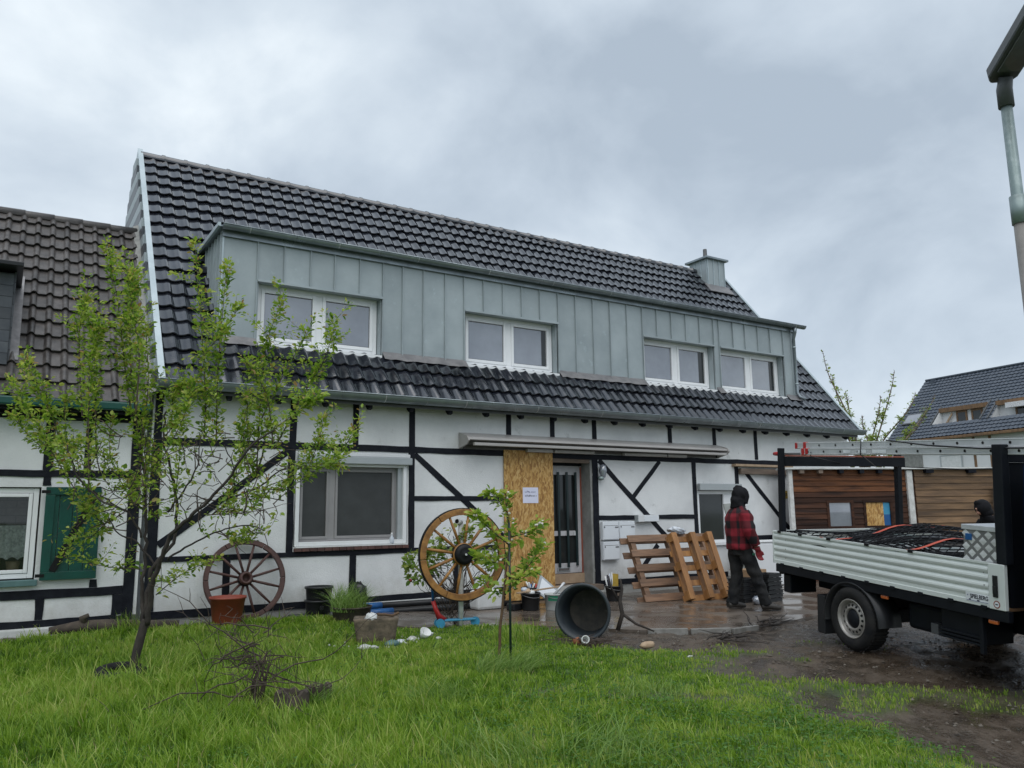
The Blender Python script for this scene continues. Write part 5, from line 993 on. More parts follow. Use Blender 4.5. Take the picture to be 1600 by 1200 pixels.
for k in range(7): MB().tube([(random.uniform(-0.08, 0.08), random.uniform(-0.08, 0.08), 0.15), (random.uniform(-0.13, 0.13), random.uniform(-0.1, 0.1), random.uniform(0.33, 0.40))], 0.014, 6).build('tool', random.choice(('red_plastic', 'bag', 'blue_plastic', 'white_plastic', 'wood_grey')), t)
t = bucket('tool_bucket', 'black bucket of tools by the steps near the pallets', 'bucket', (9.05, -0.95, 0.012), 0.12, 0.15, 0.26, 'black_plastic'); 
B('trowel_board', 'yellow_sign', -0.05, 0.08, -0.01, 0.01, 0.1, 0.46, t, 0.006, None, (R(-6), R(8), 0))
for k in range(4): MB().tube([(-0.10 + 0.03 * k, 0.02, 0.14), (-0.15 + 0.05 * k, 0.05, 0.42 + 0.02 * k)], 0.012, 6).build('tool', ['white_plastic', 'ink_black', 'bag', 'alu'][k], t)
MB().box(-0.05, 0.06, -0.1505, -0.1495, 0.10, 0.15).build('faded_print', 'wood_grey', t, 0, (0, 0.006, 0))
t = empty('water_canister', 'white plastic canister behind the wheel post', 'canister', (6.72, -0.55, 0.012)); MB().box(-0.24, 0.24, -0.15, 0.15, 0, 0.30).build('body', 'white_plastic', t, 0.05); MB().tube([(0.1, 0, 0.29), (0.1, 0, 0.34)], 0.035, 12).build('cap', 'white_plastic', t); MB().tube([(-0.16, 0, 0.29), (-0.12, 0, 0.35), (0.0, 0, 0.35), (0.04, 0, 0.29)], 0.016, 8).build('handle', 'white_plastic', t)
t = empty('glass_sheet', 'pale glazed panel leaning over the buckets', 'panel', (7.78, -0.78, 0.20), (R(-40), R(40), R(-10))); B('pane', 'mailbox', -0.20, 0.52, -0.008, 0.008, -0.12, 0.20, t); mb = MB(); frame_ring(mb, -0.24, 0.56, -0.16, 0.24, 0.04, -0.012, 0.012, 0.002); mb.build('frame', 'alu_grey', t)
t = empty('wooden_lath', 'pale wooden lath laid across the buckets', 'lath', (6.9, -1.2, 0.285), (0, R(-2), R(10))); B('lath', 'sand_wood', 0, 0.95, -0.025, 0.025, 0, 0.02, t, 0.003)
t = empty('stone_slab', 'broken stone slab leaning at the door step', 'slab', (8.40, -0.62, 0.07), (R(18), R(-4), R(4))); B('slab', 'wood_grey', -0.30, 0.38, -0.10, 0.18, -0.02, 0.09, t, 0.02); B('slab_top', 'concrete', -0.28, 0.42, -0.05, 0.24, 0.092, 0.14, t, 0.015)
tag(MB().box(-0.12, 0.12, -0.08, 0.08, 0, 0.11).build('dark_block', 'black_plastic', None, 0.02, (6.98, -1.0, 0.012), (0, 0, R(20))), 'dark block on the forecourt between canister and black bucket', 'block')
# big black tub lying on its side, mouth towards the lawn
ax = Vector((-0.74, -0.66, 0.06)).normalized()
t = empty('mortar_tub', 'big round black tub tipped on its side at the lawn edge', 'tub', (6.25, -3.74, 0.0)); q_ = ax.to_track_quat('Z', 'Y'); mt = Matrix.Translation((0.22, 0.16, 0.285)) @ q_.to_matrix().to_4x4() @ Matrix.Scale(0.95, 4)
MB().lathe([(0.0, 0.0), (0.27, 0.0), (0.285, 0.02), (0.335, 0.50), (0.36, 0.50), (0.365, 0.535), (0.325, 0.535), (0.268, 0.03)], 44, mt).build('shell', 'tub', t); MB().lathe([(0.268, 0.03), (0.255, 0.022), (0.15, 0.016), (0.0, 0.02)], 44, mt).build('muddy_bottom', 'tub_mud', t); MB().lathe([(0.268, 0.031), (0.290, 0.20), (0.272, 0.04)], 44, mt).build('mud_film', 'tub_mud', t); MB().lathe([(0.337, 0.44), (0.347, 0.44), (0.348, 0.46), (0.339, 0.46)], 44, mt).build('rib', 'tub', t)
# stacked black planters on a slab
t = empty('planter_stack', 'two stacked black round planters on a slab by the wall', 'planter', (4.02, -0.34, 0.09))
tag(B('stone_flag', 'lamp_grey', -0.32, 0.42, -0.22, 0.20, -0.05, 0.045, None, 0.015, (3.95, -0.32, 0.07)), 'dark stone flag under the black planters', 'flagstone')
for k in range(2):
    z_ = 0.045 + 0.19 * k; MB().lathe([(0, z_), (0.175, z_), (0.18, z_ + 0.02), (0.19, z_ + 0.15), (0.208, z_ + 0.155), (0.208, z_ + 0.185), (0.188, z_ + 0.185), (0.17, z_ + 0.14), (0, z_ + 0.13)], 28).build('planter', 'black_plastic', t); MB().tube([(-0.02, -0.185, z_ + 0.085), (-0.03, -0.23, z_ + 0.085)], [0.034, 0.03], 12).build('spout', 'black_plastic', t)
# stone trough with rubbish, rubble round it
t = empty('stone_trough', 'rough brown stone trough standing in the grass', 'trough', (3.95, -2.62, 0.0), (0, 0, R(-24)))
tb = bmesh.new(); bmesh.ops.create_cube(tb, size=1.0); bmesh.ops.subdivide_edges(tb, edges=tb.edges[:], cuts=9, use_grid_fill=True)
for v in tb.verts:
    x, y, z = v.co; tp = 0.86 + 0.20 * (z + 0.5); v.co = Vector((x * 0.50 * tp, y * 0.34 * tp, (z + 0.5) * 0.30))
    if z > 0.49 and abs(x) < 0.40 and abs(y) < 0.38: v.co.z -= 0.10
    jz_ = 0.012 * float(nz(np.array(x * 9), np.array(y * 9 + z * 7), 1.7)); v.co += v.co.normalized() * jz_
me = bpy.data.meshes.new('trough'); tb.to_mesh(me); tb.free(); me.polygons.foreach_set('use_smooth', [True] * len(me.polygons)); me.materials.append(MAT['stone']); link('trough_body', me, t); B('soil', 'ground', -0.2, 0.2, -0.13, 0.13, 0.18, 0.225, t)
def lump(name, lab, cat, loc, rx, ry, rz, m, jit=0.18, group=None, sd=1):
    random.seed(sd); mb = MB(); sph(mb, (0, 0, 0), rx, ry, rz, 12, 8, jit); o = mb.build(name, m, None, 0, loc); return tag(o, lab, cat, group)
lump('crumpled_paper', 'crumpled pale paper lying on the stone trough', 'paper', (3.85, -2.70, 0.30), 0.07, 0.06, 0.06, 'white_plastic', 0.28, None, 3)
t = empty('bent_pipe', 'rusty bent pipe across the stone trough', 'pipe', (4.0, -2.6, 0.30)); MB().tube([(-0.02, 0.05, 0.02), (0.08, 0.03, 0.015), (0.16, -0.02, 0.0), (0.24, -0.03, 0.03)], 0.016, 7).build('pipe', 'bark_brown', t)
for i, (px, py, s_, m_, lb) in enumerate(((3.63, -3.05, 0.055, 'rubble', 'white plaster lump in front of the trough towards the shrub'), (3.72, -3.10, 0.035, 'rubble', 'small plaster lump beside the larger one before the trough'), (3.98, -3.02, 0.07, 'green_teal', 'flat greenish rubble piece before the trough'), (4.13, -2.93, 0.05, 'bag', 'bluish rubble piece at the trough corner'), (4.32, -2.85, 0.05, 'rubble', 'white rubble piece between trough and broken cup'), (4.36, -2.75, 0.04, 'rubble', 'pale rubble piece right of the trough'), (3.55, -2.6, 0.025, 'rubble', 'tiny plaster crumb left of the trough'), (4.62, -2.95, 0.03, 'rubble', 'white shard beside the broken cup'))):
    lump('rubble_piece', lb, 'rubble', (px, py, 0.03), s_ * 1.3, s_, s_ * 0.6, m_, 0.25, 'rubble round the trough', 20 + i)
crumbs = MB(); random.seed(5)
for i in range(60):
    a = random.uniform(0, 6.28); d_ = random.uniform(0.3, 0.5); sph(crumbs, (3.95 + d_ * math.cos(a) * 1.2, -2.72 + d_ * math.sin(a) * 0.9, 0.02), *(random.uniform(0.006, 0.018),) * 3, 5, 4)
tag(crumbs.build('plaster_crumbs', 'rubble'), 'white plaster crumbs scattered round the stone trough', 'rubble', kind='stuff')
t = empty('broken_pot', 'broken white cup lying in the grass near the scooter', 'cup', (4.46, -2.86, 0.05), (R(38), R(10), 0)); MB().lathe([(0.0, 0), (0.045, 0.0), (0.072, 0.09), (0.065, 0.09), (0.04, 0.01), (0, 0.01)], 18).build('shell', 'white_plastic', t); B('handle', 'white_plastic', 0.07, 0.11, -0.01, 0.01, 0.03, 0.08, t, 0.008)
# ornamental grass pot with black bag
bucket('grass_planter', 'brown planter overgrown with ornamental grass', 'planter', (4.22, -1.12, 0.04), 0.23, 0.27, 0.24, 'log', handle=False, fill=0.9, fillm='ground')
random.seed(11); mb = MB(); sph(mb, (0, 0, 0), 0.11, 0.10, 0.17, 12, 10, 0.14); tag(mb.build('bin_bag', 'black_bag', None, 0, (4.36, -1.05, 0.42)), 'black plastic bag stuffed into the ornamental grass', 'bag')
# drain pipes along the wall
for i, (y, z_, lb) in enumerate(((-0.22, 0.155, 'upper black pipe with blue end cap along the wall foot'), (-0.38, 0.075, 'lower black pipe with blue end cap along the wall foot'))):
    t = empty('drain_pipe', lb, 'pipe', (0, 0, 0), group='black pipes along the wall'); MB().tube([(4.9, y, z_), (7.25, y - 0.02, z_ - 0.02)], 0.048, 14).build('pipe', 'black_plastic', t); MB().tube([(4.75, y, z_), (5.05 + 0.12 * i, y, z_)], 0.053, 14).build('end_cap', 'blue_plastic', t)
t = empty('white_profile', 'long white plastic profile lying behind the black pipes', 'profile', (0, 0, 0)); MB().box(4.2, 7.3, -0.16, -0.10, 0.12, 0.20).build('bar', 'white_plastic', t)
# child's scooter
t = empty('kick_scooter', "child's red and blue kick scooter beside the wheel post", 'scooter', (5.14, -1.98, 0.0), (0, 0, R(-14)))
MB().box(0.06, 0.50, -0.055, 0.055, 0.085, 0.115).build('deck', 'light_blue', t, 0.012); MB().tube([(0.08, 0, 0.10), (-0.01, 0, 0.17), (-0.07, 0, 0.30)], [0.035, 0.03, 0.026], 10).build('neck', 'red_plastic', t); MB().tube([(-0.0, 0, 0.10), (-0.09, 0, 0.36)], 0.03, 10).build('fork', 'red_plastic', t); MB().tube([(-0.09, 0, 0.36), (-0.115, 0, 0.70)], 0.018, 10).build('stem', 'blue_plastic', t); MB().tube([(-0.115, -0.15, 0.70), (-0.115, 0.15, 0.70)], 0.016, 8).build('handlebar', 'black_plastic', t)
for x, y in ((0.0, 0.05), (0.0, -0.05), (0.50, 0.0)): MB().tube([(x, y - 0.018, 0.065), (x, y + 0.018, 0.065)], 0.062, 18).build('wheel', 'light_blue', t)
# white jug and sticks near the tub
t = empty('white_pipe_end', 'short white pipe end in the dirt before the tub', 'pipe', (5.83, -4.28, 0.05), (R(75), 0, R(-30))); MB().lathe([(0.042, 0), (0.046, 0.0), (0.046, 0.12), (0.036, 0.12), (0.036, 0.02), (0, 0.02)], 18).build('shell', 'white_plastic', t)
tag(MB().lathe([(0.03, 0), (0.04, 0.0), (0.042, 0.07), (0.03, 0.07)], 12).build('clay_shard', 'clay', None, 0, (5.74, -4.20, 0.03), (R(70), 0, R(40))), 'orange clay shard beside the white pipe end', 'shard')
lump('pale_stone', 'pale flat stone at the mud edge right of the tub', 'stone', (6.28, -4.86, 0.03), 0.11, 0.05, 0.04, 'sand_wood', 0.15, None, 41)
random.seed(9)
def stick(name, lab, c, ln, ang, n=1, m='twig', r=0.006, cat='twigs', spread=0.4, droop=0.0):
    mb = MB()
    for i in range(n):
        a = ang + random.uniform(-spread, spread); p = Vector((c[0] + random.uniform(-0.2, 0.2) * (n > 1), c[1] + random.uniform(-0.15, 0.15) * (n > 1), c[2] + random.uniform(0, 0.04))); pts = [tuple(p)]; l_ = ln * random.uniform(0.5, 1)
        for k in range(5):
            a += random.uniform(-0.35, 0.35); p = p + Vector((math.cos(a), math.sin(a), random.uniform(-0.12, 0.2) - droop)) * (l_ / 5); p.z = max(p.z, 0.015); pts.append(tuple(p))
        mb.tube(pts, [r, r * 0.95, r * 0.85, r * 0.7, r * 0.5, r * 0.3], 5)
    return tag(mb.build(name, m), lab, cat)
stick('twig_heap', 'heap of dry twigs in front of the tipped tub', (5.95, -4.30, 0.03), 0.55, 0.0, 34, 'twig', 0.005, 'twigs', 3.1)
stick('twig_heap', 'dark twigs lying on the forecourt rim near the man', (8.5, -4.55, 0.03), 0.9, 0.4, 12, 'bark', 0.009, 'twigs', 0.6); stick('twig_heap', 'root tangle in the mud beyond the lawn edge', (7.3, -5.0, 0.02), 0.6, 0.5, 16, 'bark', 0.009, 'twigs', 1.2)
t = empty('bent_branch', 'black bent branch standing behind the tub', 'branch', (6.85, -3.72, 0)); MB().tube([(-0.05, 0, 0.02), (0.02, -0.02, 0.22), (0.0, 0, 0.38), (0.06, 0.02, 0.52), (0.02, 0.0, 0.66)], [0.03, 0.028, 0.026, 0.02, 0.012], 7).build('stem', 'bark', t); MB().tube([(0.02, -0.02, 0.22), (0.14, -0.14, 0.10), (0.26, -0.34, 0.02)], [0.022, 0.018, 0.01], 6).build('side_branch', 'bark', t); MB().tube([(0.0, 0, 0.36), (-0.10, 0.05, 0.56), (-0.12, 0.06, 0.70)], [0.016, 0.012, 0.008], 6).build('side_branch', 'bark', t)
# logs, stumps and old tyre
t = empty('fallen_log', 'rough fallen log lying at the wall foot behind the fruit tree', 'log', (1.25, -0.30, 0.13)); MB().tube([(-0.62, 0.04, 0.03), (-0.30, 0.0, 0.06), (0.0, -0.02, 0.05), (0.35, -0.06, 0.03), (0.85, -0.16, 0.0)], [0.045, 0.075, 0.08, 0.07, 0.065], 10).build('stem', 'log', t); MB().tube([(-0.22, 0.0, 0.08), (-0.27, -0.05, 0.17), (-0.20, -0.06, 0.20)], [0.05, 0.04, 0.025], 8).build('knot', 'log', t)
def stump(lab, loc, r, h, seed, hollow=True):
    random.seed(seed); t = empty('hollow_stump', lab, 'stump', loc); n = 22; vs = []; ro = [r * random.uniform(0.9, 1.1) for _ in range(n)]; hh = [h * random.uniform(0.85, 1.12) for _ in range(n)]
    for j in range(n):
        a = 2 * math.pi * j / n; c_, s_ = math.cos(a), math.sin(a); vs += [(ro[j] * 1.05 * c_, ro[j] * 1.05 * s_, -0.05), (ro[j] * c_, ro[j] * s_, hh[j]), (ro[j] * 0.72 * c_, ro[j] * 0.72 * s_, hh[j] * 0.97), (ro[j] * 0.6 * c_, ro[j] * 0.6 * s_, h * 0.35)]
    MB().add(vs, [(4 * j + k, 4 * ((j + 1) % n) + k, 4 * ((j + 1) % n) + k + 1, 4 * j + k + 1) for j in range(n) for k in range(3)]).build('bark_ring', 'log', t); MB().disc((0, 0, h * 0.4), r * 0.66, (0, 0, 1), 18).build('soil', 'ground', t)
stump('hollow log ring in the lawn before the bare shrub', (2.06, -5.42, 0.0), 0.125, 0.15, 3); stump('second hollow log ring half sunk in grass beside the first', (2.32, -5.28, 0.0), 0.11, 0.14, 4)
t = empty('root_ring', 'dark rubber ring in the grass at the fruit tree foot', 'ring', (1.10, -3.18, 0.03), (R(8), 0, 0)); MB().lathe([(0.13, 0.0), (0.21, 0.0), (0.24, 0.03), (0.22, 0.07), (0.15, 0.08), (0.12, 0.05)], 26, None, True, True).build('ring', 'rubber', t)
tag(B('litter_scrap', 'white_plastic', -0.03, 0.03, -0.02, 0.02, 0, 0.012, None, 0.004, (6.2, -5.6, 0.01), (0, 0, 0.5)), 'white scrap of litter at the mud edge', 'litter')

# ---------------------------------------------------------------- pallets, boards, crates by the wall
def lean(loc, ang, rz=0): return Matrix.Translation(loc) @ Matrix.Rotation(rz, 4, 'Z') @ Matrix.Rotation(-ang, 4, 'X')
t = empty('pallet', 'weathered wide pallet leaning on the wall, boards facing out', 'pallet', (9.28, -1.48, 0.012), (R(-24), 0, R(-5)), 'pallets leaning on the wall')
for k in range(5):
    z_ = 0.0 + 0.268 * k; B('slat', 'pallet_old', random.uniform(0, 0.02), 1.83 + random.uniform(-0.02, 0.02), -0.022, 0.0, z_, z_ + 0.128, t, 0.004); B('slat', 'pallet_old', random.uniform(-0.10, -0.06), 1.75, 0.10, 0.122, z_ + 0.01, z_ + 0.125, t, 0.004)
for x in (0.06, 0.86, 1.66): B('stringer', 'pallet_old', x, x + 0.10, 0.001, 0.099, 0.01, 1.18, t, 0.004)
t = empty('pallet', 'orange-brown pallet propped upright in front, three skids facing out', 'pallet', (9.90, -1.80, 0.012), (R(-22), 0, R(-5)), 'pallets leaning on the wall')
for i, x in enumerate((0.0, 0.42, 0.80)):
    sk_ = B('skid', 'pallet_new', x, x + 0.115, -0.145, -0.12, 0.0, 1.18, t, 0.005)
    for z_ in (0.0, 0.515, 1.03): B('block', 'pallet_new', x, x + 0.115, -0.1195, -0.0225, z_, z_ + 0.15, t, 0.006)
    
for k in range(5): B('slat', 'pallet_new', -0.03, 0.95, 0.0, 0.022, 0.0 + 0.262 * k, 0.10 + 0.262 * k, t, 0.004)
for i, x in enumerate((0.0, 0.42, 0.80)): B('bearer', 'pallet_new', x, x + 0.115, -0.0222, -0.0005, 0.002, 1.178, t, 0.004)
random.seed(31); mb = MB(); sph(mb, (0, 0, 0), 0.20, 0.11, 0.06, 20, 12, 0.30); tag(mb.build('plastic_sack', 'bag', None, 0, (10.42, -1.12, 1.17), (0, R(8), R(10))), 'crumpled white plastic sack on top of the pallets', 'sack')
t = empty('grey_board', 'long grey board leaning on the wall behind the man', 'board', (12.15, -1.15, 0.012), (R(-14), R(-2), 0)); B('board', 'board_grey', 0, 0.20, 0, 0.03, 0.32, 1.70, t, 0.006); B('lower_panel', 'board_grey', 0.10, 0.46, -0.05, -0.02, 0.30, 0.85, t, 0.006)
t = empty('cardboard_box', 'brown cardboard box behind the man near the crates', 'box', (11.75, -1.6, 0.012)); B('box', 'cardboard', 0, 0.45, 0, 0.35, 0.0, 0.42, t, 0.004); B('flap', 'cardboard', 0, 0.45, 0.352, 0.50, 0.40, 0.41, t, 0, None, None)
t = empty('white_cabinet', 'white plastic cabinet standing against the wall beside the truck', 'cabinet', (12.9, -0.75, 0.012)); B('body', 'white_wall', 0, 1.35, 0, 0.5, 0, 0.86, t, 0.015); B('lid', 'white_wall', -0.02, 1.37, -0.02, 0.5, 0.862, 0.89, t, 0.008); B('door', 'white_wall', 0.03, 0.66, -0.012, -0.001, 0.05, 0.82, t, 0.004); B('hinge', 'lamp_grey', 0.55, 0.62, -0.03, -0.013, 0.78, 0.84, t)
t = empty('junction_box', 'small grey junction box on the beam next to the truck', 'box', (13.55, -0.02, 0.885)); B('case', 'board_grey', 0, 0.20, -0.07, 0, 0, 0.13, t, 0.01); B('cover', 'white_wall', 0.03, 0.16, -0.078, -0.0705, 0.02, 0.11, t, 0.006)
for s_, (bx_, by_, nn, lb) in enumerate(((10.62, -2.42, 6, 'lower left'), (11.02, -2.60, 7, 'right'))):
    for k in range(nn):
        t = empty('plant_tray', '%s black tray of the stack %s the man' % (['bottom', 'second', 'third', 'fourth', 'fifth', 'sixth', 'topmost'][k], 'directly behind' if s_ == 0 else 'between truck and'), 'tray', (bx_ + random.uniform(-0.012, 0.012), by_ + random.uniform(-0.012, 0.012), 0.013 + k * 0.066), (0, 0, R(8 + random.uniform(-3, 3))), 'black trays stacked behind the man')
        mb = MB(); frame_ring(mb, -0.20, 0.20, -0.15, 0.15, 0.02, 0, 0.05) if False else None
        mb.box(-0.19, 0.19, -0.14, 0.14, 0, 0.012); mb.box(-0.20, 0.20, -0.15, -0.13, 0.0, 0.045); mb.box(-0.20, 0.20, 0.13, 0.15, 0.0, 0.045); mb.box(-0.20, -0.18, -0.13, 0.13, 0.001, 0.044); mb.box(0.18, 0.20, -0.13, 0.13, 0.001, 0.044); mb.build('tray', 'black_plastic', t)
        mb = MB(); mb.box(-0.215, 0.215, -0.165, -0.1505, 0.045, 0.057); mb.box(-0.215, 0.215, 0.1505, 0.165, 0.045, 0.057); mb.box(-0.215, -0.2005, -0.15, 0.15, 0.045, 0.057); mb.box(0.2005, 0.215, -0.15, 0.15, 0.045, 0.057); mb.build('rim', 'black_plastic', t)
random.seed(14); mb = MB(); sph(mb, (0, 0, 0), 0.09, 0.07, 0.07, 10, 8, 0.22); tag(mb.build('plastic_wrap', 'glass', None, 0, (10.45, -2.85, 0.08)), 'crumpled clear plastic wrap beside the trays', 'plastic wrap')

# ---------------------------------------------------------------- people
def bake(mb, name, m, parent, vox=0.014, smooth=6, seedpl=False):
    o = link('tmp', mb.mesh('tmp')); r_ = o.modifiers.new('r', 'REMESH'); r_.mode = 'VOXEL'; r_.voxel_size = vox; r_.use_smooth_shade = True
    s_ = o.modifiers.new('s', 'SMOOTH'); s_.factor = 0.5; s_.iterations = smooth
    bpy.context.view_layer.update(); dg = bpy.context.evaluated_depsgraph_get(); me = bpy.data.meshes.new_from_object(o.evaluated_get(dg)); bpy.data.objects.remove(o)
    if seedpl:
        nv = len(me.vertices); co = np.empty(nv * 3); no = np.empty(nv * 3); me.vertices.foreach_get('co', co); me.vertices.foreach_get('normal', no); co = co.reshape(-1, 3); no = no.reshape(-1, 3); an = np.arctan2(co[:, 1], co[:, 0])
        dsp = seedpl * (np.sin(co[:, 2] * 34 + 2.2 * np.sin(an * 2 + co[:, 2] * 6)) * (0.5 + 0.5 * np.sin(an * 3 + co[:, 2] * 9)) + 0.6 * np.sin(co[:, 0] * 47 + co[:, 2] * 21) * np.sin(co[:, 1] * 41)); me.vertices.foreach_set('co', (co + no * dsp[:, None]).ravel()); me.update()
    me.name = name; me.materials.clear(); me.materials.append(MAT[m]); me.polygons.foreach_set('use_smooth', [True] * len(me.polygons)); return link(name, me, parent)
def loft(mb, rings, n=16):                           # rings: (centre, rx, ry) horizontal ellipses
    vs = []
    for c, rx, ry in rings:
        for j in range(n): a = 2 * math.pi * j / n; vs.append((c[0] + rx * math.cos(a), c[1] + ry * math.sin(a), c[2]))
    k = len(rings); mb.add(vs, [(i * n + j, i * n + (j + 1) % n, (i + 1) * n + (j + 1) % n, (i + 1) * n + j) for i in range(k - 1) for j in range(n)] + [tuple(reversed(range(n))), tuple((k - 1) * n + j for j in range(n))], True)
def hand(mb, wrist, d, side, m=1.0):
    """palm, four bent fingers of unequal length and a thumb off the side of the palm"""
    d = Vector(d).normalized(); side = Vector(side).normalized(); nrm = d.cross(side).normalized(); w_ = Vector(wrist)
    pc = w_ + d * 0.05 * m
    for s_ in (-0.026, -0.009, 0.009, 0.026): mb.tube([w_ + side * s_ * 0.7 * m, w_ + d * 0.045 * m + side * s_ * m, w_ + d * 0.088 * m + side * s_ * m * 1.1], [0.017 * m, 0.018 * m, 0.015 * m], 8)
    for s_, l_ in ((-0.030, 0.058), (-0.010, 0.072), (0.010, 0.078), (0.030, 0.068)):
        b_ = w_ + d * 0.085 * m + side * s_ * m; mb.tube([b_, b_ + d * l_ * 0.5 * m + nrm * 0.010 * m, b_ + d * l_ * 0.75 * m + nrm * 0.030 * m, b_ + d * l_ * 0.72 * m + nrm * 0.05 * m], [0.0105 * m, 0.010 * m, 0.009 * m, 0.0075 * m], 7)
    b_ = w_ + d * 0.025 * m + side * 0.026 * m; mb.tube([b_, b_ + d * 0.03 * m + side * 0.026 * m + nrm * 0.01 * m, b_ + d * 0.062 * m + side * 0.030 * m + nrm * 0.024 * m], [0.015 * m, 0.013 * m, 0.009 * m], 7)
def leg(mb, hip, knee, ankle, r, off=0): mb.tube([hip, (Vector(hip) + Vector(knee)) / 2, knee, (Vector(knee) * 0.55 + Vector(ankle) * 0.45), ankle], [r[0], r[1], r[2], r[3], r[4]], 16)
def boot(mb, a, fwd):
    f_ = Vector(fwd).normalized(); a = Vector(a); s_ = Vector((-f_.y, f_.x, 0))
    mb.tube([a + Vector((0, 0, 0.12)), a + Vector((0, 0, 0.03))], [0.062, 0.062], 12)
    for w_ in (-0.022, 0.022): mb.tube([a - f_ * 0.075 + s_ * w_ + Vector((0, 0, -0.045)), a + f_ * 0.03 + s_ * w_ + Vector((0, 0, -0.035)), a + f_ * 0.13 + s_ * w_ * 1.3 + Vector((0, 0, -0.052)), a + f_ * 0.20 + s_ * w_ + Vector((0, 0, -0.062))], [0.045, 0.048, 0.042, 0.030], 10)
man = empty('person', 'person in red and black plaid jacket and black hood beside the pallets', 'person', (9.74, -3.18, 0.012), (0, 0, R(-22))); man.scale = (1.035, 1.035, 1.035)
# local frame: x forward, y left
hL, hR = (-0.02, 0.095, 0.93), (0.01, -0.095, 0.93); kL, kR = (0.0, 0.13, 0.50), (0.17, -0.15, 0.50); aL, aR = (-0.09, 0.15, 0.105), (0.28, -0.20, 0.105)
sh_z = 1.46
bd = MB(); loft(bd, [((0, 0, 0.88), 0.12, 0.16), ((0.0, 0, 1.0), 0.115, 0.155), ((0.01, 0, 1.15), 0.11, 0.15), ((0.02, 0, 1.35), 0.12, 0.18), ((0.02, 0, 1.45), 0.09, 0.16), ((0.025, 0, 1.50), 0.06, 0.07), ((0.04, 0, 1.60), 0.055, 0.055)])
leg(bd, hL, kL, aL, (0.085, 0.075, 0.055, 0.055, 0.04)); leg(bd, hR, kR, aR, (0.085, 0.075, 0.055, 0.055, 0.04))
sph(bd, (0.065, 0, 1.675), 0.095, 0.075, 0.115); bd.tube([(0.15, 0, 1.69), (0.175, 0, 1.665)], [0.014, 0.017], 8); bd.tube([(0.13, 0, 1.63), (0.155, 0, 1.63)], [0.03, 0.02], 8); sph(bd, (0.13, 0, 1.595), 0.03, 0.035, 0.025)
for s_ in (1, -1): sph(bd, (0.055, 0.078 * s_, 1.67), 0.025, 0.012, 0.032)
eR, wR = (0.02, -0.315, 1.15), (0.13, -0.295, 0.92); eL, wL = (0.06, 0.28, 1.18), (0.24, 0.22, 1.0)
bd.tube([(0.02, -0.19, 1.42), eR, wR], [0.05, 0.042, 0.03], 10); bd.tube([(0.02, 0.19, 1.42), eL, wL], [0.05, 0.042, 0.03], 10)
bake(bd, 'body', 'skin', man, 0.013, 4)
tr_ = MB(); loft(tr_, [((-0.01, 0, 0.80), 0.12, 0.17), ((0, 0, 0.9), 0.140, 0.185), ((0.0, 0, 1.02), 0.132, 0.175)]); leg(tr_, hL, kL, (aL[0], aL[1], 0.08), (0.115, 0.105, 0.088, 0.085, 0.085)); leg(tr_, hR, kR, (aR[0], aR[1], 0.08), (0.115, 0.105, 0.088, 0.085, 0.085))
random.seed(2)
for (k_, a_) in ((kL, aL), (kR, aR)):
    for q_ in range(5):
        tt = 0.12 + 0.17 * q_; c_ = Vector(k_) * (1 - tt) + Vector(a_) * tt; an = random.uniform(0, 6.28); sph(tr_, (c_.x + 0.055 * math.cos(an), c_.y + 0.055 * math.sin(an), c_.z), 0.045, 0.045, 0.02)
bake(tr_, 'trousers', 'cloth_dark', man, 0.012, 4, 0.008)
bo = MB(); boot(bo, aL, (1, 0.05, 0)); bake(bo, 'boot', 'boot', man, 0.011, 4); bo = MB(); boot(bo, aR, (1, -0.35, 0)); bake(bo, 'boot', 'boot', man, 0.011, 4)
jk = MB(); loft(jk, [((-0.005, 0, 0.88), 0.17, 0.222), ((0, 0, 0.92), 0.182, 0.232), ((0.0, 0, 1.05), 0.180, 0.225), ((-0.005, 0, 1.22), 0.178, 0.23), ((-0.005, 0, 1.36), 0.168, 0.24), ((0.01, 0, 1.44), 0.135, 0.215), ((0.025, 0, 1.50), 0.09, 0.13), ((0.03, 0, 1.535), 0.08, 0.095)], 22)
jk.tube([(0.015, -0.185, 1.42), (0.03, -0.245, 1.32), eR, (0.07, -0.31, 1.05), (0.115, -0.30, 0.955)], [0.098, 0.096, 0.088, 0.080, 0.066], 14); jk.tube([(0.015, 0.185, 1.42), (0.03, 0.245, 1.32), eL, (0.15, 0.25, 1.09), (0.225, 0.225, 1.01)], [0.088, 0.086, 0.078, 0.068, 0.06], 14)
jk.tube([(0.113, -0.30, 0.975), (0.12, -0.298, 0.945)], [0.066, 0.064], 12)
jo = bake(jk, 'jacket', 'plaid', man, 0.012, 4, 0.007); co = np.empty(len(jo.data.vertices) * 3); jo.data.vertices.foreach_get('co', co); co = co.reshape(-1, 3)
arm = (co[:, 1] < -0.205 - 0.02 * (co[:, 2] - 1.2)) | (co[:, 0] > 0.155)
u_ = np.where(arm, co[:, 0] * 4.6 + 0.3 + 0.5 * (1.4 - co[:, 2]), np.arctan2(co[:, 0] * 1.35, -co[:, 1]) * 1.0 + 0.15); v_ = co[:, 2] * 4.5 + 0.1
a_ = jo.data.attributes.new('pl', 'FLOAT_VECTOR', 'POINT'); a_.data.foreach_set('vector', np.stack([u_ + 20, v_ + 20, 0 * u_], -1).astype(np.float32).ravel())
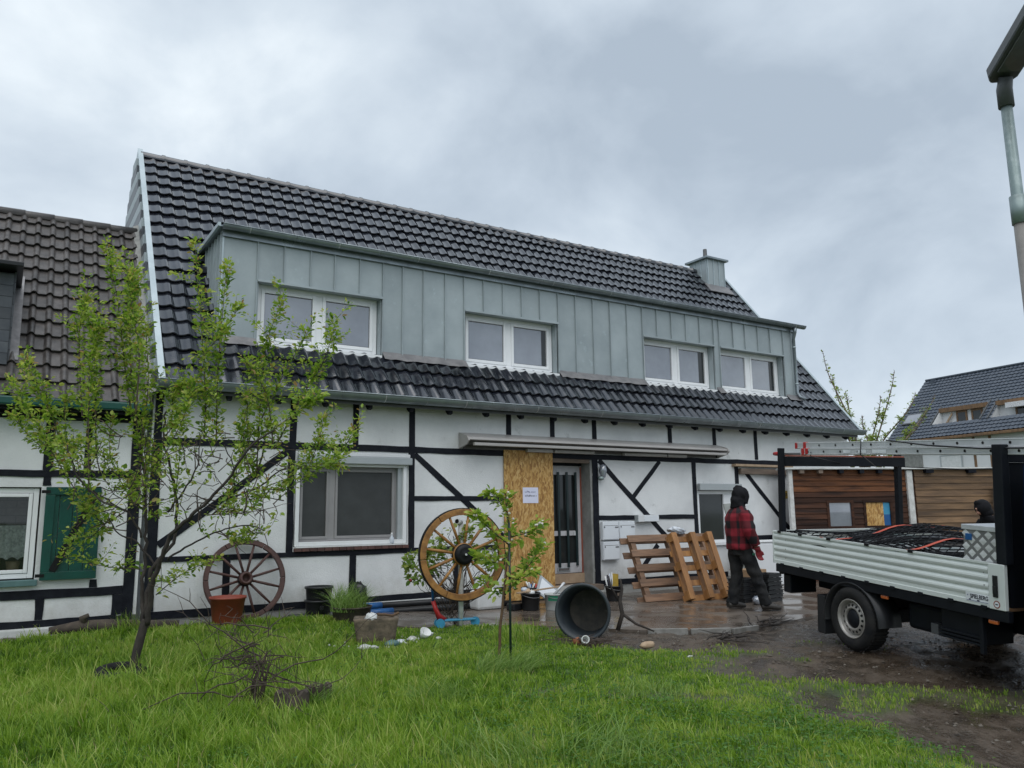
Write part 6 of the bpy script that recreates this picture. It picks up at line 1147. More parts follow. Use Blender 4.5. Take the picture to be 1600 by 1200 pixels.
hd_ = MB(); sph(hd_, (0.045, 0, 1.685), 0.112, 0.104, 0.132, 18, 12); hd_.tube([(-0.03, 0, 1.77), (0.02, 0, 1.815), (0.09, 0, 1.80)], [0.03, 0.028, 0.03], 10); sph(hd_, (0.01, 0, 1.60), 0.105, 0.108, 0.10, 18, 12); hd_.tube([(0.01, 0, 1.60), (0.015, 0, 1.50)], [0.10, 0.115], 16); sph(hd_, (0.10, 0, 1.745), 0.075, 0.09, 0.06); hd_.tube([(0.12, -0.06, 1.74), (0.14, -0.065, 1.66), (0.10, -0.06, 1.56)], [0.04, 0.036, 0.05], 10); hd_.tube([(0.12, 0.06, 1.74), (0.14, 0.065, 1.66), (0.10, 0.06, 1.56)], [0.04, 0.036, 0.05], 10)
bake(hd_, 'hood', 'cloth_black', man, 0.011, 3, 0.005)
gl = MB(); gl.tube([wR, (wR[0] + 0.02, wR[1] + 0.003, wR[2] - 0.05)], [0.048, 0.044], 10); hand(gl, (wR[0] + 0.012, wR[1], wR[2] - 0.03), (0.22, 0.05, -0.97), (1, 0, 0.2), 1.12); bake(gl, 'glove', 'glove_red', man, 0.0085, 2)
gl = MB(); gl.tube([wL, (wL[0] + 0.04, wL[1], wL[2] - 0.03)], [0.046, 0.042], 10); hand(gl, wL, (0.75, -0.1, -0.6), (0, -1, 0), 1.12); bake(gl, 'glove', 'glove_red', man, 0.0085, 2)
B('pocket_patch', 'green_label', 0.10, 0.14, -0.215, -0.205, 0.80, 0.83, man, 0.004)
# a second worker stooping beyond the truck
p2 = empty('person', 'hooded person bending down behind the truck bed', 'person', (13.12, -5.32, 0.06), (0, 0, R(158)))
b2_ = MB(); loft(b2_, [((-0.22, 0, 0.80), 0.12, 0.16), ((-0.18, 0, 0.95), 0.12, 0.155), ((-0.08, 0, 1.10), 0.115, 0.17), ((0.02, 0, 1.24), 0.11, 0.185), ((0.07, 0, 1.30), 0.07, 0.10), ((0.13, 0, 1.38), 0.055, 0.06)]); leg(b2_, (-0.2, 0.1, 0.84), (-0.05, 0.13, 0.47), (-0.16, 0.14, 0.10), (0.09, 0.08, 0.06, 0.055, 0.045)); leg(b2_, (-0.2, -0.1, 0.84), (-0.03, -0.13, 0.47), (-0.12, -0.14, 0.10), (0.09, 0.08, 0.06, 0.055, 0.045)); sph(b2_, (0.19, 0, 1.44), 0.095, 0.075, 0.11); b2_.tube([(0.27, 0, 1.45), (0.295, 0, 1.425)], [0.014, 0.017], 8); sph(b2_, (0.25, 0, 1.37), 0.03, 0.035, 0.025)
for s_ in (1, -1): b2_.tube([(0.02, 0.18 * s_, 1.24), (0.16, 0.24 * s_, 1.02), (0.34, 0.16 * s_, 0.92)], [0.05, 0.042, 0.032], 10); hand(b2_, (0.34, 0.16 * s_, 0.92), (0.8, 0, -0.5), (0, -s_, 0), 1.0)
bake(b2_, 'body', 'skin', p2, 0.011, 3)
j2 = MB(); loft(j2, [((-0.23, 0, 0.82), 0.16, 0.20), ((-0.18, 0, 0.97), 0.155, 0.20), ((-0.08, 0, 1.10), 0.15, 0.21), ((0.02, 0, 1.24), 0.14, 0.215), ((0.09, 0, 1.33), 0.10, 0.12)], 20)
for s_ in (1, -1): j2.tube([(0.02, 0.18 * s_, 1.24), (0.16, 0.24 * s_, 1.02), (0.32, 0.17 * s_, 0.93)], [0.085, 0.075, 0.058], 12)
bake(j2, 'jacket', 'cloth_black', p2, 0.014, 4); h2 = MB(); sph(h2, (0.165, 0, 1.455), 0.125, 0.115, 0.13, 18, 12); sph(h2, (0.12, 0, 1.38), 0.11, 0.11, 0.09, 16, 10); h2.tube([(0.23, -0.05, 1.52), (0.265, -0.0, 1.53), (0.23, 0.05, 1.52)], 0.04, 10); bake(h2, 'hood', 'cloth_black', p2, 0.012, 4)
l2_ = MB(); leg(l2_, (-0.2, 0.1, 0.86), (-0.05, 0.13, 0.47), (-0.16, 0.14, 0.09), (0.115, 0.105, 0.088, 0.08, 0.08)); leg(l2_, (-0.2, -0.1, 0.86), (-0.03, -0.13, 0.47), (-0.12, -0.14, 0.09), (0.115, 0.105, 0.088, 0.08, 0.08)); bake(l2_, 'trousers', 'cloth_dark', p2, 0.014, 4)
for s_, xx in ((1, -0.16), (-1, -0.12)): b_ = MB(); boot(b_, (xx, 0.14 * s_, 0.105), (1, 0, 0)); bake(b_, 'boot', 'boot', p2, 0.011, 3)

# ---------------------------------------------------------------- plants
LIMBS= [[(-0.01, -0.02), (0.01, 0.21), (0.06, 0.45), (0.08, 0.53)], [(0.06, 0.48), (0.01, 0.7), (-0.0, 1.07), (-0.02, 1.39), (-0.05, 1.64), (-0.11, 1.96), (-0.19, 2.29), (-0.24, 2.62)], [(0.1, 0.48), (0.16, 0.82), (0.26, 1.1), (0.39, 1.35), (0.61, 1.54), (0.79, 1.69), (1.01, 1.92), (1.23, 2.21), (1.42, 2.34)], [(0.07, 0.54), (0.08, 0.94), (0.12, 1.07), (0.27, 1.26), (0.28, 1.57), (0.19, 1.96), (0.08, 2.29), (0.08, 2.62)], [(-0.02, 1.32), (-0.14, 1.55), (-0.24, 1.61), (-0.51, 1.78), (-0.78, 1.97), (-1.02, 2.07)], [(0.26, 1.1), (0.49, 1.25), (0.78, 1.38), (1.06, 1.43), (1.23, 1.37)], [(0.61, 1.54), (0.79, 1.76), (0.74, 2.08), (0.64, 2.28)], [(-0.05, 1.58), (-0.31, 1.71), (-0.52, 1.97), (-0.61, 2.23)], [(0.79, 1.69), (1.11, 1.79), (1.37, 1.98), (1.63, 2.02)], [(0.12, 1.04), (-0.12, 1.29), (-0.29, 1.36), (-0.43, 1.58)], [(0.28, 1.57), (0.46, 1.83), (0.58, 2.08), (0.58, 2.35)], [(1.01, 1.92), (1.06, 2.21), (1.09, 2.47)]]
SHOOTS= [[(-0.24, 2.56), (-0.34, 3.16), (-0.41, 3.71), (-0.52, 4.38)], [(-0.11, 1.96), (-0.21, 2.62), (-0.24, 3.3), (-0.23, 4.06)], [(0.08, 2.55), (0.03, 3.16), (-0.05, 3.57), (-0.11, 3.99)], [(-0.6, 2.17), (-0.7, 2.76), (-0.81, 3.3), (-0.91, 3.79)], [(-0.7, 2.56), (-0.84, 3.44), (-0.8, 3.89)], [(-0.78, 1.97), (-0.99, 2.5), (-1.22, 2.84), (-1.43, 3.21)], [(-1.02, 2.07), (-1.31, 2.34), (-1.55, 2.61)], [(-0.51, 1.78), (-0.91, 2.3), (-1.17, 2.64), (-1.32, 2.9)], [(0.58, 2.28), (0.55, 2.75), (0.45, 3.56), (0.36, 4.48)], [(0.64, 2.28), (0.59, 3.15), (0.59, 4.3)], [(0.58, 3.15), (0.71, 3.42), (0.88, 3.73)], [(1.01, 1.92), (1.05, 2.54), (1.12, 3.28), (1.31, 3.78)], [(1.09, 2.47), (1.27, 2.94), (1.55, 3.44)], [(1.23, 2.21), (1.54, 2.8), (1.76, 3.13), (1.89, 3.54)], [(1.42, 2.34), (1.61, 2.53), (1.8, 2.71)], [(1.63, 2.02), (1.88, 2.13), (2.06, 2.43)], [(1.63, 2.02), (1.72, 2.27), (1.76, 2.56)], [(1.37, 1.98), (1.76, 2.02), (1.96, 2.05)], [(0.11, 2.29), (0.16, 2.75), (0.32, 2.86)], [(-0.41, 1.77), (-0.51, 2.49), (-0.54, 3.16), (-0.51, 3.44)], [(0.17, 0.76), (0.44, 0.97), (0.71, 1.07)], [(-0.04, 1.01), (-0.39, 1.04), (-0.82, 1.14)], [(-0.24, 1.61), (-0.56, 1.58), (-0.83, 1.72)], [(-0.43, 1.58), (-0.67, 1.33), (-0.77, 1.36)], [(-0.13, 2.22), (-0.09, 2.89), (-0.15, 3.57)], [(0.79, 1.69), (0.89, 2.34), (0.89, 2.87)], [(0.26, 1.96), (0.43, 2.48), (0.47, 2.88)], [(-0.78, 1.97), (-0.87, 2.23), (-1.14, 2.3)], [(0.61, 1.54), (0.99, 1.56), (1.21, 1.72)], [(0.78, 1.38), (1.01, 1.25), (1.16, 1.37)], [(1.11, 1.79), (1.37, 1.81), (1.6, 1.93)], [(-0.52, 1.97), (-0.78, 2.3), (-0.94, 2.77)], [(0.28, 1.57), (0.34, 2.22), (0.29, 2.62)], [(-0.14, 1.55), (-0.0, 1.96), (0.01, 2.29)], [(-0.05, 1.64), (-0.37, 2.1), (-0.45, 2.56)], [(1.01, 1.92), (0.87, 2.21), (0.78, 2.61)], [(1.23, 2.21), (1.18, 2.74), (1.03, 3.08)]]
SAP= [[(-0.0, -0.0), (0.02, 0.37), (0.08, 0.88), (0.13, 1.27), (0.1, 1.59), (0.09, 1.73)], [(0.07, 0.69), (0.34, 1.0), (0.48, 1.2)], [(0.11, 1.2), (-0.12, 1.4), (-0.22, 1.53)], [(0.13, 1.27), (0.35, 1.33), (0.45, 1.43)], [(0.11, 1.07), (-0.09, 1.01), (-0.22, 1.11)], [(0.09, 0.88), (0.22, 0.85), (0.37, 0.94)], [(0.1, 1.53), (-0.02, 1.69), (-0.1, 1.73)], [(0.07, 0.75), (-0.06, 0.72), (-0.16, 0.85)]]
def leaf_mesh(name, pos, dirv, size, width, rnd, m, fold=0.25, droop=0.3):
    n = len(pos); pos = np.asarray(pos); d = np.asarray(dirv); d = d / np.linalg.norm(d, axis=1, keepdims=True)
    up = RNG.normal(size=(n, 3)) * 0.5 + np.array([0, 0, 1.0]); s = np.cross(d, up); s /= np.linalg.norm(s, axis=1, keepdims=True) + 1e-9; nn = np.cross(s, d)
    L_ = np.asarray(size)[:, None]; W_ = L_ * width
    dn = np.array([0, 0, -1.0]) * droop
    V = np.stack([pos, pos + d * L_ * 0.3 + s * W_ * 0.42 + nn * L_ * fold * 0.35, pos + d * L_ * 0.68 + s * W_ * 0.40 + nn * L_ * fold * 0.3 + dn * L_ * 0.25, pos + d * L_ + dn * L_ * 0.55, pos + d * L_ * 0.68 - s * W_ * 0.40 + nn * L_ * fold * 0.3 + dn * L_ * 0.25, pos + d * L_ * 0.3 - s * W_ * 0.42 + nn * L_ * fold * 0.35], 1)
    F = np.array([[0, 1, 2, 3], [0, 3, 4, 5]])[None] + (np.arange(n) * 6)[:, None, None]
    return npmesh(name, V.reshape(-1, 3), F.reshape(-1), 4, m, np.repeat(rnd, 6))
def spline(pts, k=6):
    out = []; P = [Vector(p) for p in pts]
    for i in range(len(P) - 1):
        p0, p1, p2, p3 = P[max(i - 1, 0)], P[i], P[i + 1], P[min(i + 2, len(P) - 1)]
        for j in range(k):
            t = j / k; out.append(0.5 * ((2 * p1) + (p2 - p0) * t + (2 * p0 - 5 * p1 + 4 * p2 - p3) * t * t + (3 * p1 - p0 - 3 * p2 + p3) * t ** 3))
    out.append(P[-1]); return out
def world(base, u, v, w_): return base + RIGHT * u + AWAY * w_ + UP * v

random.seed(21); tb_ = Vector((1.24, -3.05, 0.0))
ft = empty('fruit_tree', 'young fruit tree with fresh green shoots on the lawn', 'tree', tb_)
# depth of a point in the crown follows a smooth field so that limbs spread round the trunk
def dep(i, v): return (0.32 * math.sin(i * 2.4) + 0.15 * math.sin(i * 5.1 + 1)) * min(1.0, max(0.0, (v - 0.5) / 1.6))
trunk = MB(); limbs_ = MB(); twigs = MB(); LP = []; LD = []; LS = []; LRn = []
for i, l in enumerate(LIMBS):
    wz = [0.0 if i < 1 else dep(i, v) for u, v in l]
    pts = spline([world(Vector((0, 0, 0)), u, v, z_) for (u, v), z_ in zip(l, wz)], 5)
    r0 = {0: 0.048, 1: 0.022, 2: 0.029, 3: 0.026}.get(i, 0.012); r1 = {0: 0.040, 1: 0.009, 2: 0.009, 3: 0.009}.get(i, 0.005); n = len(pts)
    rad = [r0 + (r1 - r0) * (j / (n - 1)) ** 0.8 for j in range(n)]
    pts = [p + Vector((random.uniform(-1, 1), random.uniform(-1, 1), 0)) * 0.014 * (i > 0) for p in pts]
    if i == 0: rad[0] = 0.072; rad[1] = 0.058
    (trunk if i == 0 else limbs_).tube(pts, rad, 9 if i < 4 else 6)
def leafy(pts, dens, mb, r0, sz, start=0.0):
    n = len(pts); mb.tube(pts, [r0 * (1 - 0.8 * j / (n - 1)) for j in range(n)], 5, False)
    tot = sum((pts[j + 1] - pts[j]).length for j in range(n - 1)); cnt = int(tot * dens)
    for k in range(cnt):
        t_ = start + (1 - start) * random.random() ** 0.85; f_ = t_ * (n - 1); j = min(int(f_), n - 2); p = pts[j].lerp(pts[j + 1], f_ - j); ax_ = (pts[j + 1] - pts[j]).normalized()
        rd = Vector((random.gauss(0, 1), random.gauss(0, 1), random.gauss(0, 0.6))).normalized(); d = (ax_ * random.uniform(0.1, 0.9) + rd * 0.9 + UP * 0.15).normalized()
        LP.append(p + rd * random.uniform(0.0, 0.065)); LD.append(d); LS.append(sz * random.choice((0.5, 0.8, 1.0, 1.0, 1.2, 1.6)) * random.uniform(0.8, 1.2)); LRn.append(min(1, max(0, random.gauss(0.42, 0.24) + (0.18 if t_ > 0.88 else 0))))
for i, s in enumerate(SHOOTS):
    b0 = dep(i % 12, s[0][1]); b1 = b0 * 0.6 + random.uniform(-0.22, 0.3)
    pts = [world(Vector((0, 0, 0)), u + random.uniform(-0.02, 0.02), v, b0 + (b1 - b0) * k / (len(s) - 1)) for k, (u, v) in enumerate(s)]; pts = spline(pts, 5)
    leafy(pts, 290 if s[-1][1] > 2.4 else 110, twigs, 0.009 if s[-1][1] > 3 else 0.006, 0.043)
    for k in range(4 + len(pts) // 2):              # short spurs
        j = random.randrange(len(pts) // 4, len(pts)); d = Vector((random.gauss(0, 1), random.gauss(0, 1), random.gauss(0.5, 0.6))).normalized(); ln = random.uniform(0.08, 0.26); q_ = [pts[j] + d * ln * z_ + UP * 0.05 * z_ * z_ for z_ in (0, 0.5, 1)]; leafy(q_, 140, twigs, 0.003, 0.042)
for k in range(150):                                 # tangle of bare twigs in the middle of the crown
    u = random.uniform(-0.75, 1.35); v = random.uniform(1.35, 2.35); p = world(Vector((0, 0, 0)), u, v, random.uniform(-0.5, 0.5)); d = Vector((random.gauss(0, 1), random.gauss(0, 1), random.gauss(0.4, 0.8))).normalized(); pts = [p]
    for j in range(5): d = (d + Vector((random.gauss(0, 0.35), random.gauss(0, 0.35), random.gauss(0.05, 0.35)))).normalized(); p = p + d * random.uniform(0.05, 0.11); pts.append(p)
    if k % 3: twigs.tube(pts, [0.006, 0.0055, 0.005, 0.004, 0.003, 0.002], 4, False)
    else: leafy(pts, 50, twigs, 0.005, 0.045, 0.3)
trunk.build('trunk', 'bark', ft); limbs_.build('limbs', 'bark', ft); tw_ = twigs.build('twigs', 'twig', ft)
cr = link('crown', leaf_mesh('crown', LP, LD, LS, 0.55, np.array(LRn), 'leaf'), ft); cr['kind'] = 'stuff'; tw_['kind'] = 'stuff'

# sapling with stake
random.seed(33); LP, LD, LS, LRn = [], [], [], []
sp_ = empty('apple_sapling', 'thin young tree with pale blossoms tied to a dark stake', 'tree', (4.37, -4.76, 0)); stem = MB(); tw2 = MB()
for i, l in enumerate(SAP):
    pts = spline([world(Vector((0, 0, 0)), u, v, (0 if i == 0 else 0.18 * math.sin(i * 2.1) * k / (len(l) - 1))) for k, (u, v) in enumerate(l)], 5); n = len(pts)
    if i == 0: stem.tube([p + Vector((random.uniform(-1, 1), random.uniform(-1, 1), 0)) * 0.006 for p in pts], [0.017 - 0.010 * j / (n - 1) for j in range(n)], 8); leafy(pts[int(n * 0.5):], 190, tw2, 0.005, 0.058)
    else: leafy(pts, 270, tw2, 0.007, 0.060, 0.05)
stem.build('trunk', 'bark_brown', sp_); tw2.build('twigs', 'bark', sp_); bl = MB()
for p in random.sample(LP, 46): sph(bl, p + Vector((random.uniform(-1, 1), random.uniform(-1, 1), random.uniform(-1, 1))) * 0.03, 0.016, 0.016, 0.014, 6, 4, 0.2)
bl.build('blossoms', 'blossom', sp_)['kind'] = 'stuff'
cr = link('crown', leaf_mesh('crown', LP, LD, LS, 0.62, np.clip(np.array(LRn) + 0.05, 0, 0.75), 'leaf'), sp_); cr['kind'] = 'stuff'
tag(MB().tube([(0, 0, -0.1), (0, 0, 1.42)], 0.0125, 8).build('plant_stake', 'dark_green', None, 0, (4.47, -4.83, 0)), 'straight dark plant stake beside the thin sapling', 'stake')

# rambling rose round the wheel
random.seed(44); LP, LD, LS, LRn = [], [], [], []; rs = empty('rambling_rose', 'thorny rambling bush with sparse yellow-green leaves behind the ochre wheel', 'bush', (5.42, -1.92, 0)); tw3 = MB()
for k in range(46):
    a = random.uniform(-0.2, 3.4); u0 = random.uniform(-0.12, 0.12); p = Vector((u0, 0, random.uniform(0.0, 0.5))); tgt = RIGHT * (math.cos(a) * random.uniform(0.2, 0.95)) + UP * (0.95 + math.sin(a) * random.uniform(0.1, 0.55)) + AWAY * random.uniform(-0.12, 0.45)
    pts = [p]; 
    for j in range(7): d = (tgt - p) * 0.24 + Vector((random.gauss(0, 0.06), random.gauss(0, 0.06), random.gauss(0.0, 0.06))); p = p + d; pts.append(p.copy())
    leafy(pts, 30 if k % 2 else 5, tw3, 0.008 if k < 12 else 0.005, 0.07, 0.62)
tw3.build('stems', 'twig', rs)['kind'] = 'stuff'; cr = link('crown', leaf_mesh('crown', LP, LD, LS, 0.7, np.array(LRn) + 0.2, 'leaf_young'), rs); cr['kind'] = 'stuff'
for i, (u, v) in enumerate(((-0.62, 0.62), (-0.58, 0.65), (-0.36, 0.78), (-0.40, 0.75), (-0.34, 0.79))):
    mb = MB(); sph(mb, (0, 0, 0), 0.024, 0.024, 0.024, 8, 6, 0.12); MB().tube([RIGHT * u + UP * v + AWAY * -0.05, RIGHT * (u * 0.8) + UP * (v + 0.05), RIGHT * (u * 0.35) + UP * (v + 0.02) + AWAY * 0.05], 0.004, 4).build('hip_stem', 'twig', rs); o = mb.build('rose_hip', 'berry', rs); o.location = RIGHT * u + UP * v + AWAY * -0.05

# bare shrub
random.seed(55); bs_ = empty('bare_shrub', 'leafless thorny shrub spreading in the tall grass', 'shrub', (1.83, -5.22, 0)); mb = MB(); st_ = MB()
for k in range(9): st_.tube([Vector((random.uniform(-0.07, 0.07), random.uniform(-0.05, 0.05), -0.05)), RIGHT * random.uniform(-0.05, 0.1) + UP * 0.22, RIGHT * random.uniform(-0.08, 0.14) + AWAY * random.uniform(-0.06, 0.06) + UP * random.uniform(0.38, 0.48)], [0.012, 0.008, 0.002], 6)
for k in range(44):
    p = RIGHT * random.gauss(0.02, 0.06) + UP * random.uniform(0.10, 0.62) + AWAY * random.gauss(0, 0.06); az = random.choice((0, math.pi, math.pi)) + random.gauss(0, 0.5); el = random.gauss(0.25, 0.35); ln = random.uniform(0.2, 0.6) if k > 9 else random.uniform(0.85, 1.15); pts = [p.copy()]; d = (RIGHT * math.cos(az) + AWAY * math.sin(az)) * math.cos(el) + UP * math.sin(el)
    for j in range(9): d = (d + Vector((random.gauss(0, 0.26), random.gauss(0, 0.26), random.gauss(-0.02, 0.24)))).normalized(); p = p + d * ln / 9; p.z = max(p.z, 0.04); pts.append(p.copy())
    r_ = random.uniform(0.003, 0.0065) if k > 9 else 0.007; mb.tube(pts, [r_ * (1 - 0.75 * j / 9) for j in range(10)], 4, False)
    for j in range(2, 9, 2 if k < 20 else 3): q_ = pts[j]; e_ = Vector((random.gauss(0, 1), random.gauss(0, 1), random.gauss(0.5, 1))).normalized() * random.uniform(0.06, 0.26); mb.tube([q_, q_ + e_ * 0.5 + Vector((random.gauss(0, 0.02), random.gauss(0, 0.02), 0.01)), q_ + e_], [0.003, 0.0025, 0.0012], 4, False)
st_.build('stems', 'twig', bs_); mb.build('branches', 'twig', bs_)['kind'] = 'stuff'

# tree beyond the gable
random.seed(66); LP, LD, LS, LRn = [], [], [], []; ob_ = Vector((28.9, 7.3, 0)); lt = empty('garden_tree', 'sparse spiky tree with pale new leaves beyond the gable', 'tree', ob_); t4 = MB(); t5 = MB()
t4.tube([(0, 0, -0.1), (0.05, 0.0, 1.5), (0, 0, 3.2)], [0.20, 0.16, 0.12], 8)
for tipu, tipv, sp0 in ((-1.30, 7.9, 2.6), (-1.0, 6.9, 2.6), (-0.5, 6.2, 3.0), (1.55, 7.05, 2.8), (0.9, 6.0, 3.0), (2.3, 6.1, 2.8), (3.1, 6.0, 2.6), (0.1, 5.2, 3.1), (-1.6, 6.6, 2.6), (2.6, 5.2, 2.6), (-2.2, 5.6, 2.6)):
    pts = spline([Vector((0, 0, sp0)), RIGHT * tipu * 0.45 + UP * (sp0 + (tipv - sp0) * 0.42) + AWAY * random.uniform(-0.6, 0.6), RIGHT * tipu * 0.85 + UP * (sp0 + (tipv - sp0) * 0.8), RIGHT * tipu + UP * tipv], 6); leafy(pts, 6, t5, 0.045, 0.10)
    for k in range(46):
        j = random.randrange(3, len(pts)); fr = j / len(pts); d = Vector((random.gauss(0, 1), random.gauss(0, 1), random.gauss(0.7, 0.5))).normalized(); ln = random.uniform(0.12, 0.5) * (1.15 - fr); q_ = [pts[j] + d * ln * z_ + UP * 0.1 * ln * z_ for z_ in (0, 0.5, 1)]; leafy(q_, 80 if fr < 0.55 else (16 if fr < 0.75 else 2), t5, 0.013, 0.075)
t4.build('trunk', 'bark', lt); t5.build('branches', 'wood_grey', lt)['kind'] = 'stuff'; cr = link('crown', leaf_mesh('crown', LP, LD, LS, 0.6, np.array(LRn), 'leaf_far'), lt); cr['kind'] = 'stuff'

# ---------------------------------------------------------------- grass
def blades(name, x, y, z, h, wd, rnd, lean_az, lean, m):
    n = len(x); a = RNG.uniform(0, 2 * np.pi, n); sx, sy = np.cos(a) * wd, np.sin(a) * wd; lx, ly = np.cos(lean_az) * lean * h, np.sin(lean_az) * lean * h
    V = np.empty((n, 7, 3), np.float32); zt = h * np.sqrt(np.clip(1 - 0.45 * lean ** 2, 0.25, 1))
    for k, (t, ww) in enumerate(((0, 1.0), (0.4, 0.9), (0.75, 0.6))):
        V[:, 2 * k, 0] = x + lx * t ** 1.9 - sx * ww; V[:, 2 * k, 1] = y + ly * t ** 1.9 - sy * ww; V[:, 2 * k, 2] = z + zt * (t - 0.28 * lean * t * t) - (0.015 if k == 0 else 0)
        V[:, 2 * k + 1, 0] = x + lx * t ** 1.9 + sx * ww; V[:, 2 * k + 1, 1] = y + ly * t ** 1.9 + sy * ww; V[:, 2 * k + 1, 2] = V[:, 2 * k, 2]
    V[:, 6, 0] = x + lx; V[:, 6, 1] = y + ly; V[:, 6, 2] = z + zt * (1 - 0.28 * lean)
    F = np.array([[0, 1, 3], [0, 3, 2], [2, 3, 5], [2, 5, 4], [4, 5, 6]])[None] + (np.arange(n) * 7)[:, None, None]
    return npmesh(name, V.reshape(-1, 3), F.reshape(-1), 3, m, np.repeat(rnd, 7))
NC = 900000
x = RNG.uniform(-3.2, 10.5, NC); y = RNG.uniform(-9.6, -0.2, NC); dxx, dyy = x, y + 11.9
dpt = dxx * 0.5395 + dyy * 0.842; lat = dxx * 0.842 - dyy * 0.5395
keep = (dpt > 3.6) & (np.abs(lat) < 0.86 * dpt) & ~paved(x, y - 0.06)
mdv = mudv(x, y); dens = np.clip((6.2 / np.maximum(dpt, 3)) ** 1.1, 0.22, 1.0) * np.clip(1.0 - mdv, 0, 1) ** 1.4
dens = np.where((x > 4.6) & (y > -1.7), 0, dens); dens *= np.where(y > -0.5, 0.25, 1)
keep &= RNG.uniform(0, 1, NC) < dens * 0.72 * (0.35 + 0.65 * sm(-0.75, 0.1, nz(x, y, 7.0, 17) + 0.5 * nz(x, y, 15.0, 2)))
x, y, mdv, dpt = x[keep], y[keep], mdv[keep], dpt[keep]; n = len(x)
tall = sm(4.6, 2.2, x + 0.5 * nz(x, y, 1.1)) * sm(-8.0, -6.2, y + 0.6 * nz(x, y, 0.9, 5)); clump = sm(-0.2, 0.7, nz(x, y, 2.4, 7)) * 0.6 + 0.6 * sm(0.0, 0.6, nz(x, y, 6.5, 27))
h = (0.035 + 0.035 * RNG.random(n) + 0.035 * clump + tall * (0.055 + 0.085 * RNG.random(n)) * (0.55 + 0.75 * clump)) * (1 - 0.7 * mdv) * (1 - 0.35 * sm(3.6, 5.4, x))
cs = 0.12; ix, iy = np.floor(x / cs), np.floor(y / cs); hsh = lambda a, b_, k: np.modf(np.abs(np.sin(a * 12.9898 + b_ * 78.233 + k) * 43758.5453))[0]
tcx = (ix + 0.2 + 0.6 * hsh(ix, iy, 0.0)) * cs; tcy = (iy + 0.2 + 0.6 * hsh(ix, iy, 1.7)) * cs; tr_d = np.hypot(x - tcx, y - tcy); cell = hsh(ix, iy, 3.1)
h = h * (1.25 - 0.75 * np.clip(tr_d / cs, 0, 1)) * (0.70 + 0.6 * cell) * 0.80 * (1 - 0.30 * sm(-3.8, -1.5, y))
az = np.where(RNG.random(n) < 0.6, np.arctan2(y - tcy, x - tcx) + RNG.normal(0, 0.5, n), 2.2 * nz(x, y, 0.8, 12) + 3.3 + RNG.normal(0, 1.0, n)); ln_ = np.clip(0.35 + 0.30 * clump + RNG.normal(0, 0.2, n), 0.02, 1.1)
rnd = np.clip(0.37 + 0.20 * nz(x, y, 1.3, 31) + 0.18 * nz(x, y, 4.5, 3) + RNG.normal(0, 0.14, n) + 0.30 * (cell - 0.5) - 0.10 * np.clip(tr_d / cs - 0.45, 0, 1) + 0.12 * mdv, 0, 0.80); rnd = np.where(RNG.random(n) < 0.018, 0.97, rnd); lng = RNG.random(n) < 0.035; h = np.where(lng, h * 1.7 + 0.03, h); rnd = np.where(lng, np.clip(rnd + 0.2, 0, 0.8), rnd)
gme = blades('lawn_grass', x, y, gz(x, y) + 0.018 * nz(x, y, 2.6), h, RNG.uniform(0.0018, 0.0046, n) * (1 + 0.16 * np.maximum(dpt - 6, 0)), rnd, az, ln_, 'grassblade')
tag(link('lawn_grass', gme), 'bright green unmown grass covering the lawn', 'grass', kind='stuff')
# clods and pebbles on the mud
NC = 9000; x = RNG.uniform(4.9, 9.5, NC); y = RNG.uniform(-9.8, -3.0, NC); k_ = (mudv(x, y) > 0.55) & ~paved(x, y - 0.05) & (RNG.random(NC) < 0.25 + 0.6 * sm(0, 0.6, nz(x, y, 2.0, 77))); x, y = x[k_], y[k_]; n = len(x)
oct_ = np.array([[1, 0, 0], [0, 1, 0], [-1, 0, 0], [0, -1, 0], [0, 0, 0.7], [0, 0, -0.5]]); fo = np.array([[0, 1, 4], [1, 2, 4], [2, 3, 4], [3, 0, 4]]); sz_ = (RNG.random(n) ** 3 * 0.022 + 0.004)[:, None, None]
V = np.stack([x, y, gz(x, y) - 0.012 + 0.012 * nz(x, y, 9, 4)], -1)[:, None, :] + oct_[None] * sz_ * RNG.uniform(0.6, 1.4, (n, 6, 3)); F = fo[None] + (np.arange(n) * 6)[:, None, None]
tag(link('mud_clods', npmesh('mud_clods', V.reshape(-1, 3), F.reshape(-1), 3, 'clod')), 'small clods and pebbles strewn over the muddy drive', 'clods', kind='stuff')
# clover and low weeds near the front
NC = 26000; x = RNG.uniform(-1.5, 6.2, NC); y = RNG.uniform(-9.4, -3.6, NC); k_ = (nz(x, y, 1.5, 40) > 0.12 - 0.25 * (y < -6.3)) & (RNG.random(NC) < 1 - mudv(x, y)) & (RNG.random(NC) < np.where(y < -6, 1, 0.4)); x, y = x[k_], y[k_]; n = len(x)
P_ = np.stack([x, y, gz(x, y) + RNG.uniform(0.025, 0.07, n)], -1); P_ = np.repeat(P_, 3, 0); a = np.repeat(RNG.uniform(0, 6.28, n), 3) + np.tile([0, 2.09, 4.19], n); D_ = np.stack([np.cos(a), np.sin(a), 0 * a + 0.15], -1)
me = leaf_mesh('clover', P_, D_, RNG.uniform(0.010, 0.019, 3 * n), 0.95, np.repeat(np.clip(RNG.normal(0.5, 0.25, n), 0, 1), 3), 'clover', 0.15, 0.1); tag(link('clover', me), 'low clover leaves among the grass near the front', 'clover', kind='stuff')
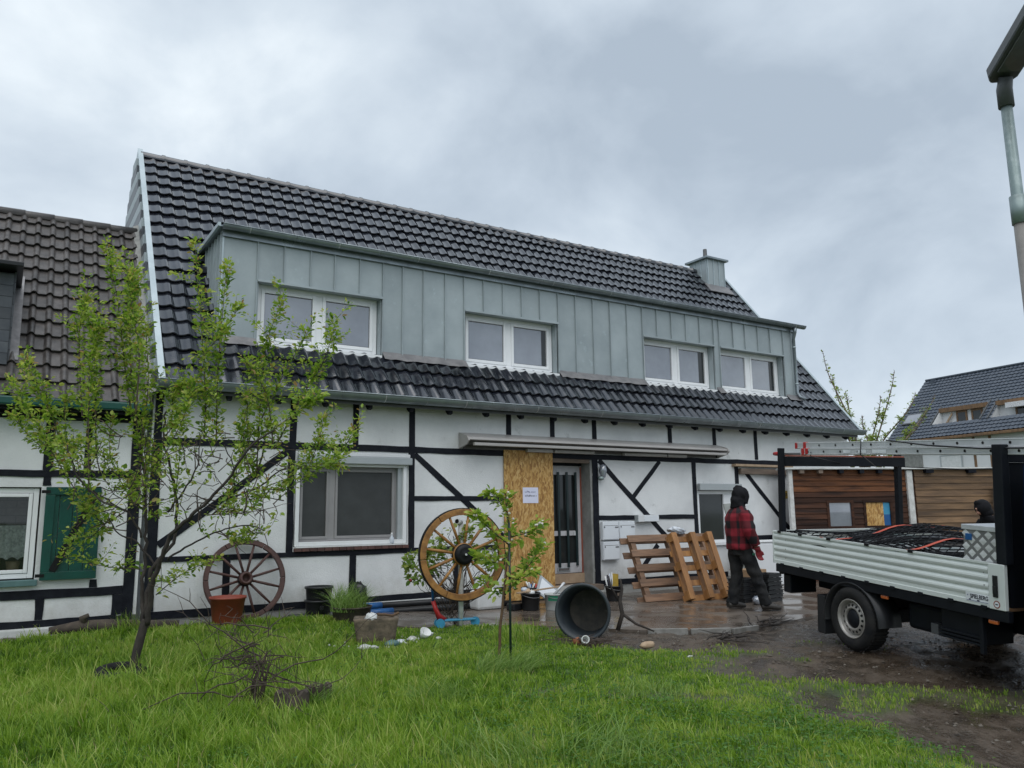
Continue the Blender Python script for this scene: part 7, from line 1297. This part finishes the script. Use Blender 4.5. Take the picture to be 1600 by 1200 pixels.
def tuft(lab, c, n, r, h, m='grass_pale', sd=0, lean=0.8, name='grass_tuft', cat='grass tuft', az0=None, grp='long grass tufts in the lawn'):
    a = RNG.uniform(0, 6.28, n); rr_ = r * np.sqrt(RNG.random(n)); X = c[0] + rr_ * np.cos(a); Y = c[1] + rr_ * np.sin(a); z = (gz(X, Y) if len(c) < 3 else np.full(n, c[2]))
    az_ = (a * 0 + c[0] * 7 + c[1] * 3) + RNG.normal(0, 1.25, n) if az0 is None else az0 + RNG.normal(0, 0.6, n)
    me = blades(name, X, Y, z, h * RNG.uniform(0.3, 1.1, n) ** 1.2, RNG.uniform(0.0020, 0.0046, n), np.clip(RNG.normal(0.45, 0.25, n), 0, 1), az_, np.clip(RNG.normal(lean, 0.25, n), 0.05, 1.3), m); return tag(link(name, me), lab, cat, grp)
tuft('windswept tuft of pale long grass at the sapling foot', (4.25, -5.05), 900, 0.30, 0.30, az0=-0.3, lean=0.95); tuft('coarse grass tuft at the bottom rim, towards the shrub', (2.72, -7.40), 300, 0.36, 0.30); tuft('coarse grass tuft at the bottom rim, towards the mud', (3.30, -7.75), 320, 0.36, 0.30); tuft('grass tuft in the lawn between sapling and truck', (4.75, -6.6), 220, 0.30, 0.20); tuft('grass tuft between the log rings and the sapling', (3.1, -5.9), 420, 0.22, 0.30); tuft('dark grass tuft behind the log rings', (2.45, -5.1), 320, 0.2, 0.26, 'grassblade'); tuft('grass tuft in front of the stone trough', (4.1, -3.6), 420, 0.3, 0.24, 'grassblade'); tuft('grass tuft at the lawn edge beside the tub', (5.4, -3.5), 420, 0.28, 0.28, 'grassblade', lean=0.5); tuft('tall grass tuft at the fruit tree trunk', (1.45, -3.2), 420, 0.25, 0.32, 'grassblade', lean=0.6); tuft('long grass tuft growing over the log rings', (2.3, -5.45), 200, 0.14, 0.30); tuft('grass tuft at the wall foot behind the fruit tree', (1.55, -0.45), 180, 0.18, 0.30, 'grassblade', lean=0.4)
tuft('long ornamental grass sprouting from the brown planter', (4.16, -1.14, 0.24), 900, 0.24, 0.46, 'grass_pale', lean=0.75, name='ornamental_grass', cat='ornamental grass', grp=None)
